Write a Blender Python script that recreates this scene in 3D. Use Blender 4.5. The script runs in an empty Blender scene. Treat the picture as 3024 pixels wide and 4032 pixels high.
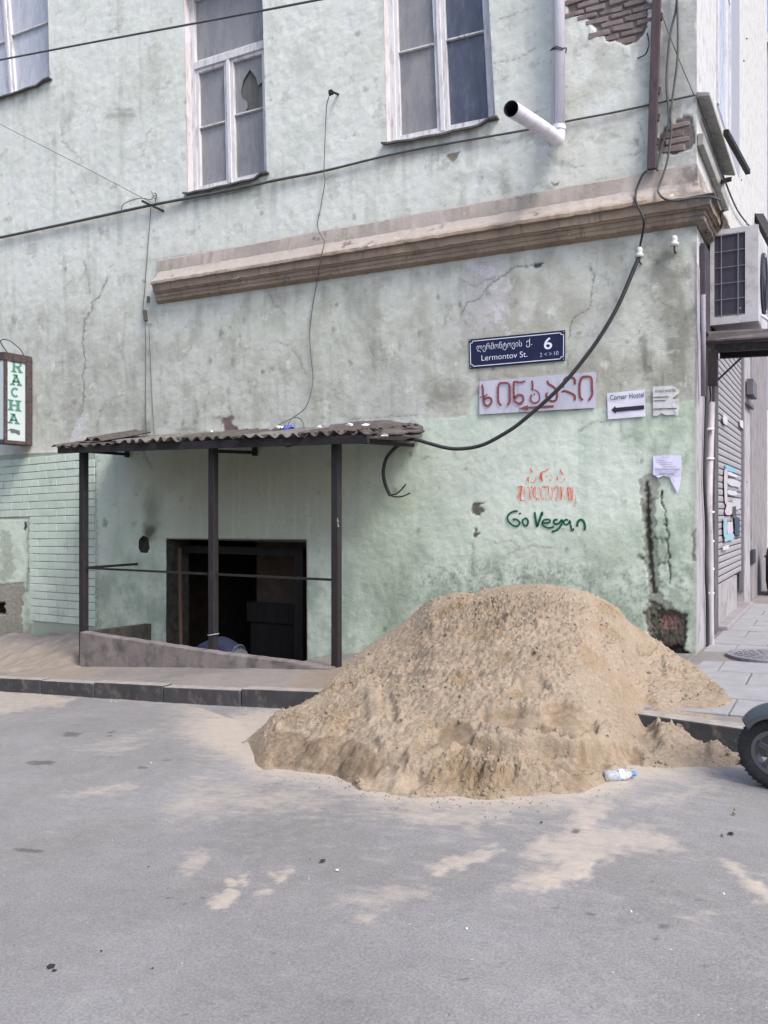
import bpy, bmesh, math, random
import numpy as np
from mathutils import Vector, Matrix

# ---------------------------------------------------------------- camera, sky, sun, exposure
SC = bpy.context.scene
COL = SC.collection
F_PX, CX, CY = 3300.0, 1512.0, 2016.0          # focal length and centre of the 3024 x 4032 photograph
YAW = math.radians(28.76)
CA, SA = math.cos(YAW), math.sin(YAW)
WALL = 9.74                                     # distance of the street facade
cam_d = bpy.data.cameras.new('camera')
cam_d.sensor_fit = 'VERTICAL'
cam_d.sensor_height = 24.0
cam_d.lens = 24.0 * F_PX / 4032.0
cam_d.clip_start, cam_d.clip_end = 0.05, 500
cam = bpy.data.objects.new('camera', cam_d)
cam.rotation_euler = (math.radians(90), 0, YAW)
COL.objects.link(cam)
SC.camera = cam

world = bpy.data.worlds.new('World')
SC.world = world
world.use_nodes = True
SUN_EL, SUN_AZ = math.radians(50), math.radians(114)      # azimuth clockwise from +Y
wn = world.node_tree.nodes
sky = wn.new('ShaderNodeTexSky')
sky.sky_type = 'NISHITA'
sky.sun_disc = False
sky.sun_elevation, sky.sun_rotation = SUN_EL, SUN_AZ
sky.air_density, sky.dust_density, sky.ozone_density = 1.0, 3.6, 1.5
wn['Background'].inputs['Strength'].default_value = 0.15
world.node_tree.links.new(sky.outputs['Color'], wn['Background'].inputs['Color'])
sun_d = bpy.data.lights.new('sun', 'SUN')
sun_d.energy, sun_d.angle, sun_d.color = 1.7, math.radians(18), (1.0, 0.965, 0.93)
sun = bpy.data.objects.new('sun', sun_d)
sdir = Vector((math.cos(SUN_EL) * math.sin(SUN_AZ), math.cos(SUN_EL) * math.cos(SUN_AZ), math.sin(SUN_EL)))
sun.rotation_euler = sdir.to_track_quat('Z', 'Y').to_euler()
sun.location = (6, -4, 14)
COL.objects.link(sun)
SC.view_settings.view_transform = 'Standard'
SC.view_settings.look = 'None'
SC.view_settings.exposure = 0.88
SC.view_settings.gamma = 1.0
SC.view_settings.use_curve_mapping = False

# ---------------------------------------------------------------- helpers: measuring
def ray(px, py):
    u = px - CX
    return (-SA * F_PX + CA * u, CA * F_PX + SA * u, CY - py)
def wp(px, py, d=0.0):                          # point on the street facade (d metres in front of it)
    r = ray(px, py); t = (WALL - d) / r[1]
    return Vector((r[0] * t, WALL - d, r[2] * t))
CORNER = -1.42
def sp(px, py, d=0.0):                          # point on the side facade
    r = ray(px, py); t = (CORNER + d) / r[0]
    return Vector((CORNER + d, r[1] * t, r[2] * t))
def yp(px, py, y):
    r = ray(px, py); t = y / r[1]
    return Vector((r[0] * t, y, r[2] * t))
def to_px(X, Y, Z):
    zz = -SA * X + CA * Y
    return CX + F_PX * (CA * X + SA * Y) / zz, CY - F_PX * Z / zz
def G(X):                                       # footpath level along the sloping street
    X = np.asarray(X, float)
    return np.where(X < CORNER, -1.56 + 0.08 * (X - CORNER), -1.56 + 0.02 * (X - CORNER))
KX = np.array([-60, -10, -6.2, -4.5, -1.24, -0.6, 1.0, 4.0, 40.0])
KY = np.array([9.0, 7.4, 7.07, 7.03, 6.59, 6.42, 6.1, 5.6, 3.0])
def kerb_y(X): return np.interp(X, KX, KY)
KERB_H = 0.165
def ground(X, Y):
    return np.where(np.asarray(Y) > kerb_y(X), G(X), G(X) - KERB_H)
def gp(px, py, dz=0.0):                         # point of the ground seen at a pixel (dz = -KERB_H: road)
    r = ray(px, py); t = 3.0 / r[1]
    for _ in range(60):
        t = (float(G(r[0] * t)) + dz) / r[2]
    return Vector((r[0] * t, r[1] * t, r[2] * t))

# ---------------------------------------------------------------- helpers: noise
def _h(ix, iy, seed):
    n = (ix.astype(np.int64) * 374761393 + iy.astype(np.int64) * 668265263 + seed * 1274126177) & 0x7fffffff
    n = ((n ^ (n >> 13)) * 1274126177) & 0x7fffffff
    n = (n ^ (n >> 16)) & 0x7fffffff
    return n.astype(np.float64) / 0x7fffffff
def vnoise(x, y, seed=0):
    x = np.asarray(x, float); y = np.asarray(y, float)
    ix, iy = np.floor(x), np.floor(y)
    fx, fy = x - ix, y - iy
    def grad(cx, cy):
        a = _h(cx, cy, seed) * 2 * np.pi
        return np.cos(a) * (x - cx) + np.sin(a) * (y - cy)
    ux, uy = fx * fx * fx * (fx * (fx * 6 - 15) + 10), fy * fy * fy * (fy * (fy * 6 - 15) + 10)
    a = grad(ix, iy); b = grad(ix + 1, iy); c = grad(ix, iy + 1); d = grad(ix + 1, iy + 1)
    return ((a * (1 - ux) + b * ux) * (1 - uy) + (c * (1 - ux) + d * ux) * uy) * 1.5
def fbm(x, y, octv=4, seed=0, gain=0.5):
    s, amp, tot = 0, 1.0, 0
    for k in range(octv):
        s = s + amp * vnoise(x * 2 ** k, y * 2 ** k, seed + 17 * k); tot += amp; amp *= gain
    return s / tot * 1.4
def cells(x, y, seed=0):                        # distance to the nearest random cell point
    ix, iy = np.floor(x), np.floor(y)
    best = np.full(np.shape(x), 9.0)
    for dx in (-1, 0, 1):
        for dy in (-1, 0, 1):
            cx, cy = ix + dx, iy + dy
            px = cx + _h(cx, cy, seed); py = cy + _h(cx, cy, seed + 91)
            best = np.minimum(best, np.hypot(x - px, y - py))
    return best
def sstep(a, b, x):
    t = np.clip((np.asarray(x, float) - a) / (b - a), 0, 1)
    return t * t * (3 - 2 * t)
def seg_dist(PX, PY, pts):
    best = np.full(PX.shape, 1e9)
    for (x0, y0), (x1, y1) in zip(pts[:-1], pts[1:]):
        dx, dy = x1 - x0, y1 - y0
        t = np.clip(((PX - x0) * dx + (PY - y0) * dy) / (dx * dx + dy * dy + 1e-9), 0, 1)
        best = np.minimum(best, np.hypot(PX - x0 - t * dx, PY - y0 - t * dy))
    return best
def in_poly(PX, PY, pts):
    ins = np.zeros(PX.shape, bool)
    n = len(pts)
    for i in range(n):
        x0, y0 = pts[i]; x1, y1 = pts[(i + 1) % n]
        c = ((y0 > PY) != (y1 > PY)) & (PX < (x1 - x0) * (PY - y0) / (y1 - y0 + 1e-12) + x0)
        ins ^= c
    return ins
def lin(r, g, b):
    f = lambda c: (c / 255 / 12.92) if c / 255 <= 0.04045 else ((c / 255 + 0.055) / 1.055) ** 2.4
    return np.array((f(r), f(g), f(b)))

# ---------------------------------------------------------------- helpers: objects
def link(o):
    COL.objects.link(o); return o
def tag(o, label=None, cat=None, group=None, kind=None):
    for k, v in (('label', label), ('category', cat), ('group', group), ('kind', kind)):
        if v: o[k] = v
    return o
def thing(name, loc, label, cat, group=None, kind=None):
    o = bpy.data.objects.new(name, None)
    o.location = loc; o.empty_display_size = 0.1
    link(o); tag(o, label, cat, group, kind)
    return o
def root_loc(p):
    v = Vector((0, 0, 0))
    while p is not None:
        v = v + p.location; p = p.parent
    return v
class MB:
    def __init__(s): s.v = []; s.f = []
    def add(s, vs, fs):
        n = len(s.v)
        s.v.extend(Vector(v) for v in vs)
        s.f.extend([i + n for i in f] for f in fs)
        return s
    def hexa(s, c):                             # eight corners: bottom ring then top ring
        return s.add(c, [(3, 2, 1, 0), (4, 5, 6, 7), (0, 1, 5, 4), (1, 2, 6, 5), (2, 3, 7, 6), (3, 0, 4, 7)])
    def box(s, x0, x1, y0, y1, z0, z1):
        return s.hexa([(x0, y0, z0), (x1, y0, z0), (x1, y1, z0), (x0, y1, z0), (x0, y0, z1), (x1, y0, z1), (x1, y1, z1), (x0, y1, z1)])
    def rbox(s, c, size, rot=None, bev=0.0):
        hx, hy, hz = size[0] / 2, size[1] / 2, size[2] / 2
        if bev <= 0:
            cs = [(-hx, -hy, -hz), (hx, -hy, -hz), (hx, hy, -hz), (-hx, hy, -hz), (-hx, -hy, hz), (hx, -hy, hz), (hx, hy, hz), (-hx, hy, hz)]
            R = rot or Matrix.Identity(3)
            return s.hexa([Vector(c) + R @ Vector(q) for q in cs])
        bm = bmesh.new(); bmesh.ops.create_cube(bm, size=1)
        for v in bm.verts: v.co = Vector((v.co.x * size[0], v.co.y * size[1], v.co.z * size[2]))
        bmesh.ops.bevel(bm, geom=bm.edges[:], offset=bev, segments=2, affect='EDGES', profile=0.7)
        R = rot or Matrix.Identity(3)
        bm.verts.index_update()
        s.add([Vector(c) + R @ v.co for v in bm.verts], [[v.index for v in f.verts] for f in bm.faces])
        bm.free(); return s
    def bar(s, a, b, w, h=None, up=(0, 0, 1)):  # square bar from a to b
        a, b = Vector(a), Vector(b); h = h or w
        d = (b - a).normalized(); upv = Vector(up)
        if abs(d.dot(upv)) > 0.95: upv = Vector((0, 1, 0))
        sx = d.cross(upv).normalized(); sy = sx.cross(d).normalized()
        q = [sx * (-w / 2) + sy * (-h / 2), sx * (w / 2) + sy * (-h / 2), sx * (w / 2) + sy * (h / 2), sx * (-w / 2) + sy * (h / 2)]
        return s.hexa([a + k for k in q] + [b + k for k in q])
    def tube(s, pts, r, n=8, cap=True):
        pts = [Vector(p) for p in pts]
        rs = list(r) if hasattr(r, '__len__') else [r] * len(pts)
        base = len(s.v)
        prev = None
        for i, p in enumerate(pts):
            d = (pts[min(i + 1, len(pts) - 1)] - pts[max(i - 1, 0)]).normalized()
            if prev is None:
                ref = Vector((0, 0, 1)) if abs(d.z) < 0.9 else Vector((1, 0, 0))
                nx = d.cross(ref).normalized()
            else:
                nx = (prev - d * prev.dot(d)).normalized()
            ny = d.cross(nx); prev = nx
            for k in range(n):
                a = 2 * math.pi * k / n
                s.v.append(p + (nx * math.cos(a) + ny * math.sin(a)) * rs[i])
        for i in range(len(pts) - 1):
            for k in range(n):
                k2 = (k + 1) % n
                s.f.append([base + i * n + k, base + i * n + k2, base + (i + 1) * n + k2, base + (i + 1) * n + k])
        if cap:
            s.f.append([base + k for k in range(n)][::-1])
            e = base + (len(pts) - 1) * n
            s.f.append([e + k for k in range(n)])
        return s
    def lathe(s, prof, c, axis=(0, 0, 1), n=24):   # prof: (radius, height)
        ax = Vector(axis).normalized()
        ref = Vector((0, 0, 1)) if abs(ax.z) < 0.9 else Vector((1, 0, 0))
        nx = ax.cross(ref).normalized(); ny = ax.cross(nx)
        base = len(s.v); c = Vector(c)
        for r, h in prof:
            for k in range(n):
                a = 2 * math.pi * k / n
                s.v.append(c + ax * h + (nx * math.cos(a) + ny * math.sin(a)) * r)
        for i in range(len(prof) - 1):
            for k in range(n):
                k2 = (k + 1) % n
                s.f.append([base + i * n + k, base + i * n + k2, base + (i + 1) * n + k2, base + (i + 1) * n + k])
        return s
    def plate(s, pts, nrm, th):                 # polygon with thickness along nrm
        nrm = Vector(nrm); n = len(pts)
        return s.add([Vector(p) for p in pts] + [Vector(p) + nrm * th for p in pts],
                     [list(range(n))[::-1], [n + i for i in range(n)]] + [(i, (i + 1) % n, n + (i + 1) % n, n + i) for i in range(n)])
    def build(s, name, mat, parent=None, smooth=False, label=None, kind=None, bevel=0):
        off = root_loc(parent) if parent is not None else None
        o = None
        me = bpy.data.meshes.new(name)
        if parent is None and s.v:
            xs = [v.x for v in s.v]; ys = [v.y for v in s.v]; zs = [v.z for v in s.v]
            off = Vector(((min(xs) + max(xs)) / 2, (min(ys) + max(ys)) / 2, min(zs)))
        me.from_pydata([tuple(v - off) for v in s.v], [], s.f)
        bm = bmesh.new(); bm.from_mesh(me)
        bmesh.ops.recalc_face_normals(bm, faces=bm.faces[:])
        bm.to_mesh(me); bm.free()
        if smooth:
            me.polygons.foreach_set('use_smooth', np.ones(len(me.polygons), bool))
        me.materials.append(mat)
        o = bpy.data.objects.new(name, me)
        if parent is not None: o.parent = parent
        else: o.location = off
        if bevel:
            md = o.modifiers.new('bevel', 'BEVEL'); md.width = bevel; md.segments = 2; md.limit_method = 'ANGLE'
        link(o); tag(o, label, None, None, kind)
        return o
def grid_object(name, P, mat, keep=None, cols=None, attrs=None, parent=None, smooth=True):
    ny, nx = P.shape[:2]
    off = np.array(root_loc(parent)) if parent is not None else np.zeros(3)
    idx = np.arange(ny * nx).reshape(ny, nx)
    q = np.stack([idx[:-1, :-1], idx[:-1, 1:], idx[1:, 1:], idx[1:, :-1]], -1).reshape(-1, 4)
    if keep is not None: q = q[keep.reshape(-1)]
    used = np.unique(q)
    remap = np.full(ny * nx, -1); remap[used] = np.arange(len(used))
    q = remap[q]
    V = (P.reshape(-1, 3) - off)[used]
    me = bpy.data.meshes.new(name)
    me.vertices.add(len(V)); me.vertices.foreach_set('co', V.astype(np.float32).ravel())
    me.loops.add(q.size); me.loops.foreach_set('vertex_index', q.astype(np.int32).ravel())
    me.polygons.add(len(q)); me.polygons.foreach_set('loop_start', np.arange(0, q.size, 4, dtype=np.int32))
    me.update(calc_edges=True)
    if smooth: me.polygons.foreach_set('use_smooth', np.ones(len(q), bool))
    if cols is not None:
        a = me.attributes.new('col', 'FLOAT_COLOR', 'POINT')
        c = np.ones((len(V), 4), np.float32); c[:, :3] = np.clip(cols.reshape(-1, 3)[used], 0.003, 1)
        a.data.foreach_set('color', c.ravel())
    for k, A in (attrs or {}).items():
        a = me.attributes.new(k, 'FLOAT', 'POINT')
        a.data.foreach_set('value', A.reshape(-1)[used].astype(np.float32))
    me.materials.append(mat)
    o = bpy.data.objects.new(name, me)
    if parent is not None: o.parent = parent
    return link(o)
def share(o, name, loc, parent, rot=None, scale=None):  # another object on the same mesh
    c = o.copy(); c.name = name; c.parent = parent
    c.location = Vector(loc) - (root_loc(parent) if parent is not None else Vector((0, 0, 0)))
    if rot: c.rotation_euler = rot
    if scale: c.scale = scale
    return link(c)

# ---------------------------------------------------------------- helpers: materials
class NT:
    def __init__(s, name):
        s.m = bpy.data.materials.new(name); s.m.use_nodes = True
        s.t = s.m.node_tree; s.b = s.t.nodes['Principled BSDF']
    def n(s, typ, **kw):
        nd = s.t.nodes.new('ShaderNode' + typ)
        for k, v in kw.items():
            if k in nd.inputs: nd.inputs[k].default_value = v
            else: setattr(nd, k, v)
        return nd
    def l(s, a, b): s.t.links.new(a, b)
    def coord(s, which='Object'):
        return s.n('TexCoord').outputs[which]
    def noise(s, scale, detail=4, rough=0.55, vec=None, stretch=None):
        v = vec or s.coord()
        if stretch:
            mp = s.n('Mapping'); mp.inputs['Scale'].default_value = stretch; s.l(v, mp.inputs['Vector']); v = mp.outputs['Vector']
        nd = s.n('TexNoise', Scale=scale, Detail=detail, Roughness=rough); s.l(v, nd.inputs['Vector'])
        return nd.outputs['Fac']
    def ramp(s, fac, a, b, ca=(0, 0, 0), cb=(1, 1, 1)):
        r = s.n('ValToRGB'); e = r.color_ramp.elements
        e[0].position, e[1].position = a, b
        e[0].color, e[1].color = (*ca, 1), (*cb, 1)
        s.l(fac, r.inputs['Fac']); return r.outputs['Color']
    def mix(s, fac, a, b, mode='MIX'):
        m = s.n('Mix', data_type='RGBA', blend_type=mode)
        for sock, v in ((0, fac), (6, a), (7, b)):
            if hasattr(v, 'is_output'): s.l(v, m.inputs[sock])
            else: m.inputs[sock].default_value = v if sock == 0 else (*v, 1)
        return m.outputs[2]
    def rng(s, fac, a, b, lo=0.0, hi=1.0):
        m = s.n('MapRange'); s.l(fac, m.inputs[0])
        for i, v in enumerate((a, b, lo, hi)): m.inputs[1 + i].default_value = v
        return m.outputs[0]
    def attr(s, name): return s.n('Attribute', attribute_name=name)
    def bump(s, fac, strength=0.3, dist=0.01, prev=None):
        b = s.n('Bump', Strength=strength, Distance=dist); s.l(fac, b.inputs['Height'])
        if prev is not None: s.l(prev, b.inputs['Normal'])
        return b.outputs['Normal']
    def fin(s, col=None, rough=None, normal=None, metallic=None, spec=None):
        b = s.b
        if col is not None:
            if hasattr(col, 'is_output'): s.l(col, b.inputs['Base Color'])
            else: b.inputs['Base Color'].default_value = (*col, 1)
        if rough is not None:
            if hasattr(rough, 'is_output'): s.l(rough, b.inputs['Roughness'])
            else: b.inputs['Roughness'].default_value = rough
        if normal is not None: s.l(normal, b.inputs['Normal'])
        if metallic is not None: b.inputs['Metallic'].default_value = metallic
        if spec is not None: b.inputs['Specular IOR Level'].default_value = spec
        return s.m
def simple(name, c, rough=0.7, var=0.25, scale=6, dirt=None, dirt_amt=0.5, bump=0.15, bscale=60, metallic=0, spec=0.3, stretch=None):
    t = NT(name)
    c = np.array(c)
    f = t.noise(scale, 5, 0.6, stretch=stretch)
    col = t.mix(t.ramp(f, 0.3, 0.7), tuple(np.clip(c * (1 - var), 0, 1)), tuple(np.clip(c * (1 + var), 0, 1)))
    if dirt is not None:
        g = t.noise(scale * 2.3, 6, 0.65, stretch=stretch)
        col = t.mix(t.ramp(g, 0.62 - dirt_amt * 0.25, 0.72), col, tuple(dirt))
    nb = t.bump(t.noise(bscale, 4), bump, 0.01)
    return t.fin(col, rough, nb, metallic, spec)
M = {}
# ---------------------------------------------------------------- ground
def axis(knots):                                # [(value, step), ...] graded coordinates
    out = [knots[0][0]]
    for (a, sa), (b, sb) in zip(knots[:-1], knots[1:]):
        n = max(1, int(round((b - a) / ((sa + sb) / 2))))
        w = np.linspace(sa, sb, n); w = w / w.sum() * (b - a)
        out.extend(a + np.cumsum(w))
    return np.array(out)
SAND = (0.40, 0.35, 0.295)
def ground_mat(name, base, base2, sandc, grit=1.0):
    t = NT(name)
    n1 = t.noise(0.9, 5, 0.6); n2 = t.noise(95, 3, 0.6); n3 = t.noise(7, 5, 0.65)
    c = t.mix(t.ramp(n1, 0.35, 0.65), base, base2)
    c = t.mix(0.4, c, t.mix(t.ramp(n3, 0.3, 0.7), (0.42, 0.42, 0.42), (0.58, 0.58, 0.58)), 'OVERLAY')
    c = t.mix(0.62 * grit, c, t.mix(t.ramp(n2, 0.36, 0.64), (0.36, 0.36, 0.36), (0.64, 0.64, 0.64)), 'OVERLAY')
    spk = t.noise(38, 2, 0.5)
    c = t.mix(t.ramp(spk, 0.75, 0.78), c, (0.40, 0.40, 0.41))
    spd = t.noise(27, 2, 0.5, t.n('Mapping').outputs[0] if False else None)
    c = t.mix(t.ramp(spd, 0.25, 0.275, (1, 1, 1), (0, 0, 0)), c, (0.14, 0.14, 0.145))
    s = t.attr('sand'); d = t.attr('dark')
    ma = t.n('Math', operation='MULTIPLY_ADD'); t.l(t.noise(6, 10, 0.78, None, (1.0, 2.2, 1.0)), ma.inputs[0]); ma.inputs[1].default_value = 1.9
    t.l(s.outputs['Fac'], ma.inputs[2])
    sf = t.rng(ma.outputs[0], 1.16, 1.86, 0.0, 0.88)
    sc = t.mix(t.ramp(t.noise(45, 4, 0.6), 0.3, 0.7), tuple(np.array(sandc) * 0.93), tuple(np.array(sandc) * 1.06))
    dl_ = t.rng(ma.outputs[0], 0.98, 1.65, 0.0, 0.6)
    c = t.mix(dl_, c, (0.33, 0.305, 0.285))
    c = t.mix(sf, c, sc)
    md = t.n('Math', operation='MULTIPLY_ADD'); t.l(t.noise(16, 5, 0.7), md.inputs[0]); md.inputs[1].default_value = 0.7
    t.l(d.outputs['Fac'], md.inputs[2])
    c = t.mix(t.rng(md.outputs[0], 0.62, 1.25), c, (0.11, 0.107, 0.107))
    nb = t.bump(n2, 0.35 * grit, 0.008); nb = t.bump(n3, 0.25, 0.02, nb); nb = t.bump(sf, 0.25, 0.01, nb)
    return t.fin(c, 0.92, nb, spec=0.25)
M['road'] = ground_mat('road_asphalt', (0.226, 0.223, 0.228), (0.190, 0.185, 0.184), SAND)
M['path'] = ground_mat('footpath_concrete', (0.215, 0.196, 0.186), (0.17, 0.155, 0.146), (0.215, 0.168, 0.125), 0.6)

BRK = 0.0
def poly_soft(PX, PY, pts, soft, seed, amp):
    jx, jy = PX + fbm(PX / 45, PY / 30, 3, seed) * amp, PY + fbm(PX / 45, PY / 30, 3, seed + 5) * amp * 0.6
    d = seg_dist(jx, jy, list(pts) + [pts[0]])
    ins = in_poly(jx, jy, pts)
    return sstep(-soft, soft, np.where(ins, d, -d))
def blob(PX, PY, cx, cy, rx, ry, soft=0.5, seed=1, amp=0.25):
    n = fbm(PX / max(rx, 6) * 1.3, PY / max(ry, 4) * 1.3, 3, seed) * amp
    return 1 - sstep(1 - soft, 1.0, np.hypot((PX - cx) / rx, (PY - cy) / ry) + n)
def maxmask(base, PX, PY, fn, box):             # apply fn only near a box (pixels)
    x0, y0, x1, y1 = box
    k = (PX > x0) & (PX < x1) & (PY > y0) & (PY < y1)
    if k.any(): base[k] = np.maximum(base[k], fn(PX[k], PY[k]))
    return base
FOOT_PX = [(700, 2890), (790, 2905), (930, 2960), (1000, 3020), (1140, 3040), (1330, 3062), (1411, 3104), (1563, 3138), (1696, 3142), (1928, 3148),
           (2189, 3135), (2295, 3126), (2460, 3070), (2587, 3035), (2760, 3025), (2912, 3000)]
def road_masks(X, Y):
    PX, PY = to_px(X, Y, G(X) - KERB_H)
    bad = (-SA * X + CA * Y) < 0.8
    PX = np.where(bad, -9999, PX); PY = np.where(bad, 9999, PY)
    s = np.zeros(X.shape); d = np.zeros(X.shape)
    fd = seg_dist(PX, PY, FOOT_PX)
    side = PY - np.interp(PX, [p[0] for p in FOOT_PX], [p[1] for p in FOOT_PX])
    inx = sstep(560, 900, PX) * (1 - sstep(2700, 2990, PX))
    s = np.maximum(s, 0.85 * np.exp(-np.maximum(side, 0) / 52.0) * inx * (side > -120))
    s = np.maximum(s, 0.42 * np.exp(-np.maximum(side, 0) / 190.0) * inx * (side > -120) * (0.6 + 0.8 * fbm(PX / 130, PY / 60, 3, 3)))
    s = np.maximum(s, 0.70 * poly_soft(PX, PY, [(790, 2900), (850, 2850), (960, 2800), (1200, 2760), (1300, 3000), (1150, 3050), (1000, 3030), (900, 2985), (840, 2930)], 26, 61, 40))
    polys = [
        ([(1690, 3420), (1720, 3390), (1850, 3350), (1960, 3325), (1980, 3345), (1880, 3392), (1720, 3442)], 12, 0.72),
        ([(1950, 3500), (2060, 3440), (2180, 3400), (2050, 3380), (2040, 3340), (2130, 3290), (2260, 3265), (2230, 3200), (2300, 3140), (2420, 3120), (2420, 3180), (2340, 3255),
          (2480, 3250), (2620, 3290), (2700, 3330), (2670, 3352), (2500, 3345), (2440, 3372), (2340, 3400), (2300, 3420), (2320, 3450), (2150, 3500)], 22, 0.66),
        ([(2080, 3470), (2200, 3400), (2290, 3330), (2330, 3400), (2300, 3455), (2150, 3498)], 14, 0.84),
        ([(2160, 3400), (2180, 3330), (2300, 3290), (2320, 3350)], 16, 0.78),
        ([(2838, 3395), (2870, 3388), (2960, 3450), (3060, 3525), (3060, 3565), (2980, 3540), (2900, 3455)], 10, 0.82),
        ([(818, 3572), (850, 3520), (892, 3490), (900, 3450), (985, 3443), (940, 3482), (915, 3562), (850, 3584)], 9, 0.82),
        ([(995, 3535), (1015, 3500), (1060, 3480), (1064, 3505), (1025, 3540)], 8, 0.74),
        ([(1062, 3450), (1085, 3425), (1142, 3415), (1140, 3455), (1090, 3465)], 8, 0.72),
        ([(715, 3430), (730, 3360), (830, 3340), (830, 3390), (740, 3445)], 18, 0.55),
        ([(255, 3132), (400, 3095), (540, 3080), (560, 3095), (420, 3125), (270, 3142)], 10, 0.52),
        ([(1285, 3530), (1400, 3500), (1690, 3490), (1700, 3530), (1500, 3560), (1300, 3560)], 22, 0.45),
        ([(1390, 3615), (1420, 3585), (1540, 3555), (1550, 3590), (1450, 3620)], 14, 0.50),
        ([(1440, 3200), (1700, 3170), (2000, 3165), (2020, 3230), (1850, 3250), (1600, 3235)], 24, 0.62),
        ([(640, 3170), (760, 3060), (1080, 3060), (1340, 3130), (1300, 3210), (1000, 3200), (700, 3220)], 50, 0.46),
        ([(2690, 3610), (2800, 3580), (2810, 3625), (2740, 3640)], 14, 0.45),
        ([(2480, 3160), (2700, 3100), (2860, 3050), (2900, 3065), (2700, 3150), (2560, 3180)], 24, 0.5),
    ]
    for i, (p, so, a) in enumerate(polys):
        xs = [q[0] for q in p]; ys = [q[1] for q in p]
        maxmask(s, PX, PY, lambda x, y, p=p, so=so, a=a, i=i: a * poly_soft(x, y, p, so * 1.9, 20 + i, 44), (min(xs) - 90, min(ys) - 70, max(xs) + 90, max(ys) + 70))
    # brown dusty strip along the kerb on the left
    maxmask(s, PX, PY, lambda x, y: 0.62 * poly_soft(x, y, [(-900, 2640), (0, 2700), (300, 2745), (260, 2775), (0, 2808), (-900, 2840)], 14, 8, 20), (-2000, 2500, 420, 2900))
    s = np.maximum(s, 0.30 * sstep(0.1, 0.6, fbm(X * 0.8, Y * 1.1, 4, 77)) * sstep(3.4, 5.5, Y))
    for cx, cy, rx, ry in [(202, 3813, 22, 11), (214, 3826, 10, 6), (1270, 3392, 15, 6), (662, 3490, 8, 6), (668, 3530, 16, 8), (725, 3553, 14, 9), (800, 3527, 20, 9), (2878, 3286, 20, 9), (2842, 3294, 8, 5),
                           (2585, 3697, 18, 11), (2132, 3242, 11, 6), (2265, 3274, 26, 16), (280, 2890, 62, 14), (440, 2882, 22, 7), (432, 2895, 14, 6), (560, 3022, 32, 7), (655, 2993, 22, 5), (440, 2982, 18, 4),
                           (1820, 3858, 20, 9), (1690, 3835, 14, 6), (1616, 3920, 10, 5), (2325, 3600, 26, 8), (2190, 3575, 20, 7), (2620, 3650, 36, 12), (1810, 4024, 22, 6), (735, 3995, 14, 11), (160, 3000, 60, 14), (110, 3345, 80, 12), (2840, 3853, 12, 6)]:
        maxmask(d, PX, PY, lambda x, y, c=(cx, cy, rx, ry): 0.9 * blob(x, y, *c, 0.5, cx, 0.5), (cx - 3 * rx, cy - 3 * ry, cx + 3 * rx, cy + 3 * ry))
    rng = random.Random(4)
    for _ in range(70):
        cx, cy = rng.uniform(0, 3024), rng.uniform(2900, 4030); rx = rng.uniform(3, 8)
        maxmask(d, PX, PY, lambda x, y, c=(cx, cy, rx, rx * 0.6): 0.8 * blob(x, y, *c, 0.6, int(cx), 0.4), (cx - 30, cy - 24, cx + 30, cy + 24))
    d = np.maximum(d, 0.33 * sstep(0.05, 0.6, fbm(X * 0.45 + 3, Y * 0.9, 4, 41)))
    d = np.maximum(d, 0.30 * blob(PX, PY, 2350, 3600, 520, 110, 0.7, 12, 0.4))
    d = np.maximum(d, 0.24 * poly_soft(PX, PY, [(2060, 3560), (2320, 3470), (2560, 3440), (3100, 3560), (3100, 3930), (2760, 3840), (2480, 3780), (2180, 3640)], 10, 66, 60))
    kd = kerb_y(X) - Y
    s = np.maximum(s, 0.42 * np.exp(-np.maximum(kd, 0) / .10) * (0.7 + .8 * fbm(X * 3, Y * 3, 3, 30)))
    d = np.where(PY < 2790 + 0.05 * PX, np.maximum(d, 0.30 * (PX < 1250)), d)
    return s, d
ax = axis([(-60, 6), (-14, 0.25), (-10, 0.045), (-5, 0.02), (0.2, 0.02), (1.5, 0.2), (60, 8)])
av = axis([(-50, 6), (0.4, 0.3), (1.6, 0.018), (4.4, 0.022), (7.1, 0.024)])
av = (av - av[0]) / (av[-1] - av[0])
X, V_ = np.meshgrid(ax, av)
Y = -50 + (kerb_y(X) + 0.02 + 50) * V_
s_, d_ = road_masks(X, Y)
Z = G(X) - KERB_H + 0.012 * fbm(X * 0.7, Y * 0.7, 3, 5) * sstep(40, 10, np.abs(X)) - 0.004 + 0.006 * s_ * sstep(0.3, 0.8, s_)
road = grid_object('road', np.stack([X, Y, Z], -1), M['road'], attrs={'sand': s_, 'dark': d_})
tag(road, 'grey asphalt street with pale streaks of trampled sand', None, None, 'structure')

# footpath between kerb and house, with the stair pit left open
PIT = (-9.55, -6.15, 8.62, WALL + 0.6)
BANK = lambda X, Y: 0.32 * sstep(8.1, 9.7, Y) * (1 - sstep(-10.05, -9.62, X)) + (0.05 * fbm(X * 2.3, Y * 2.3, 4, 9) + .022 * fbm(X * 7, Y * 9, 4, 10)) * sstep(7.6, 8.3, Y) * (1 - sstep(-9.9, -8.9, X))
ax = axis([(-60, 6), (-15, 0.2), (-13, 0.04), (PIT[0], 0.04), (PIT[1], 0.04), (-4.5, 0.05), (-1.3, 0.05), (0.6, 0.1), (8, 1.0)])
av = np.linspace(0, 1, 70)
X, V_ = np.meshgrid(ax, av)
k0 = kerb_y(X) + 0.14
Y = k0 + (np.where(X > CORNER - 0.02, 30.0, WALL + 0.25) - k0) * V_
Y2 = np.where(X < CORNER - 0.02, Y, k0 + (30 - k0) * V_ ** 2.2)
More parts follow.
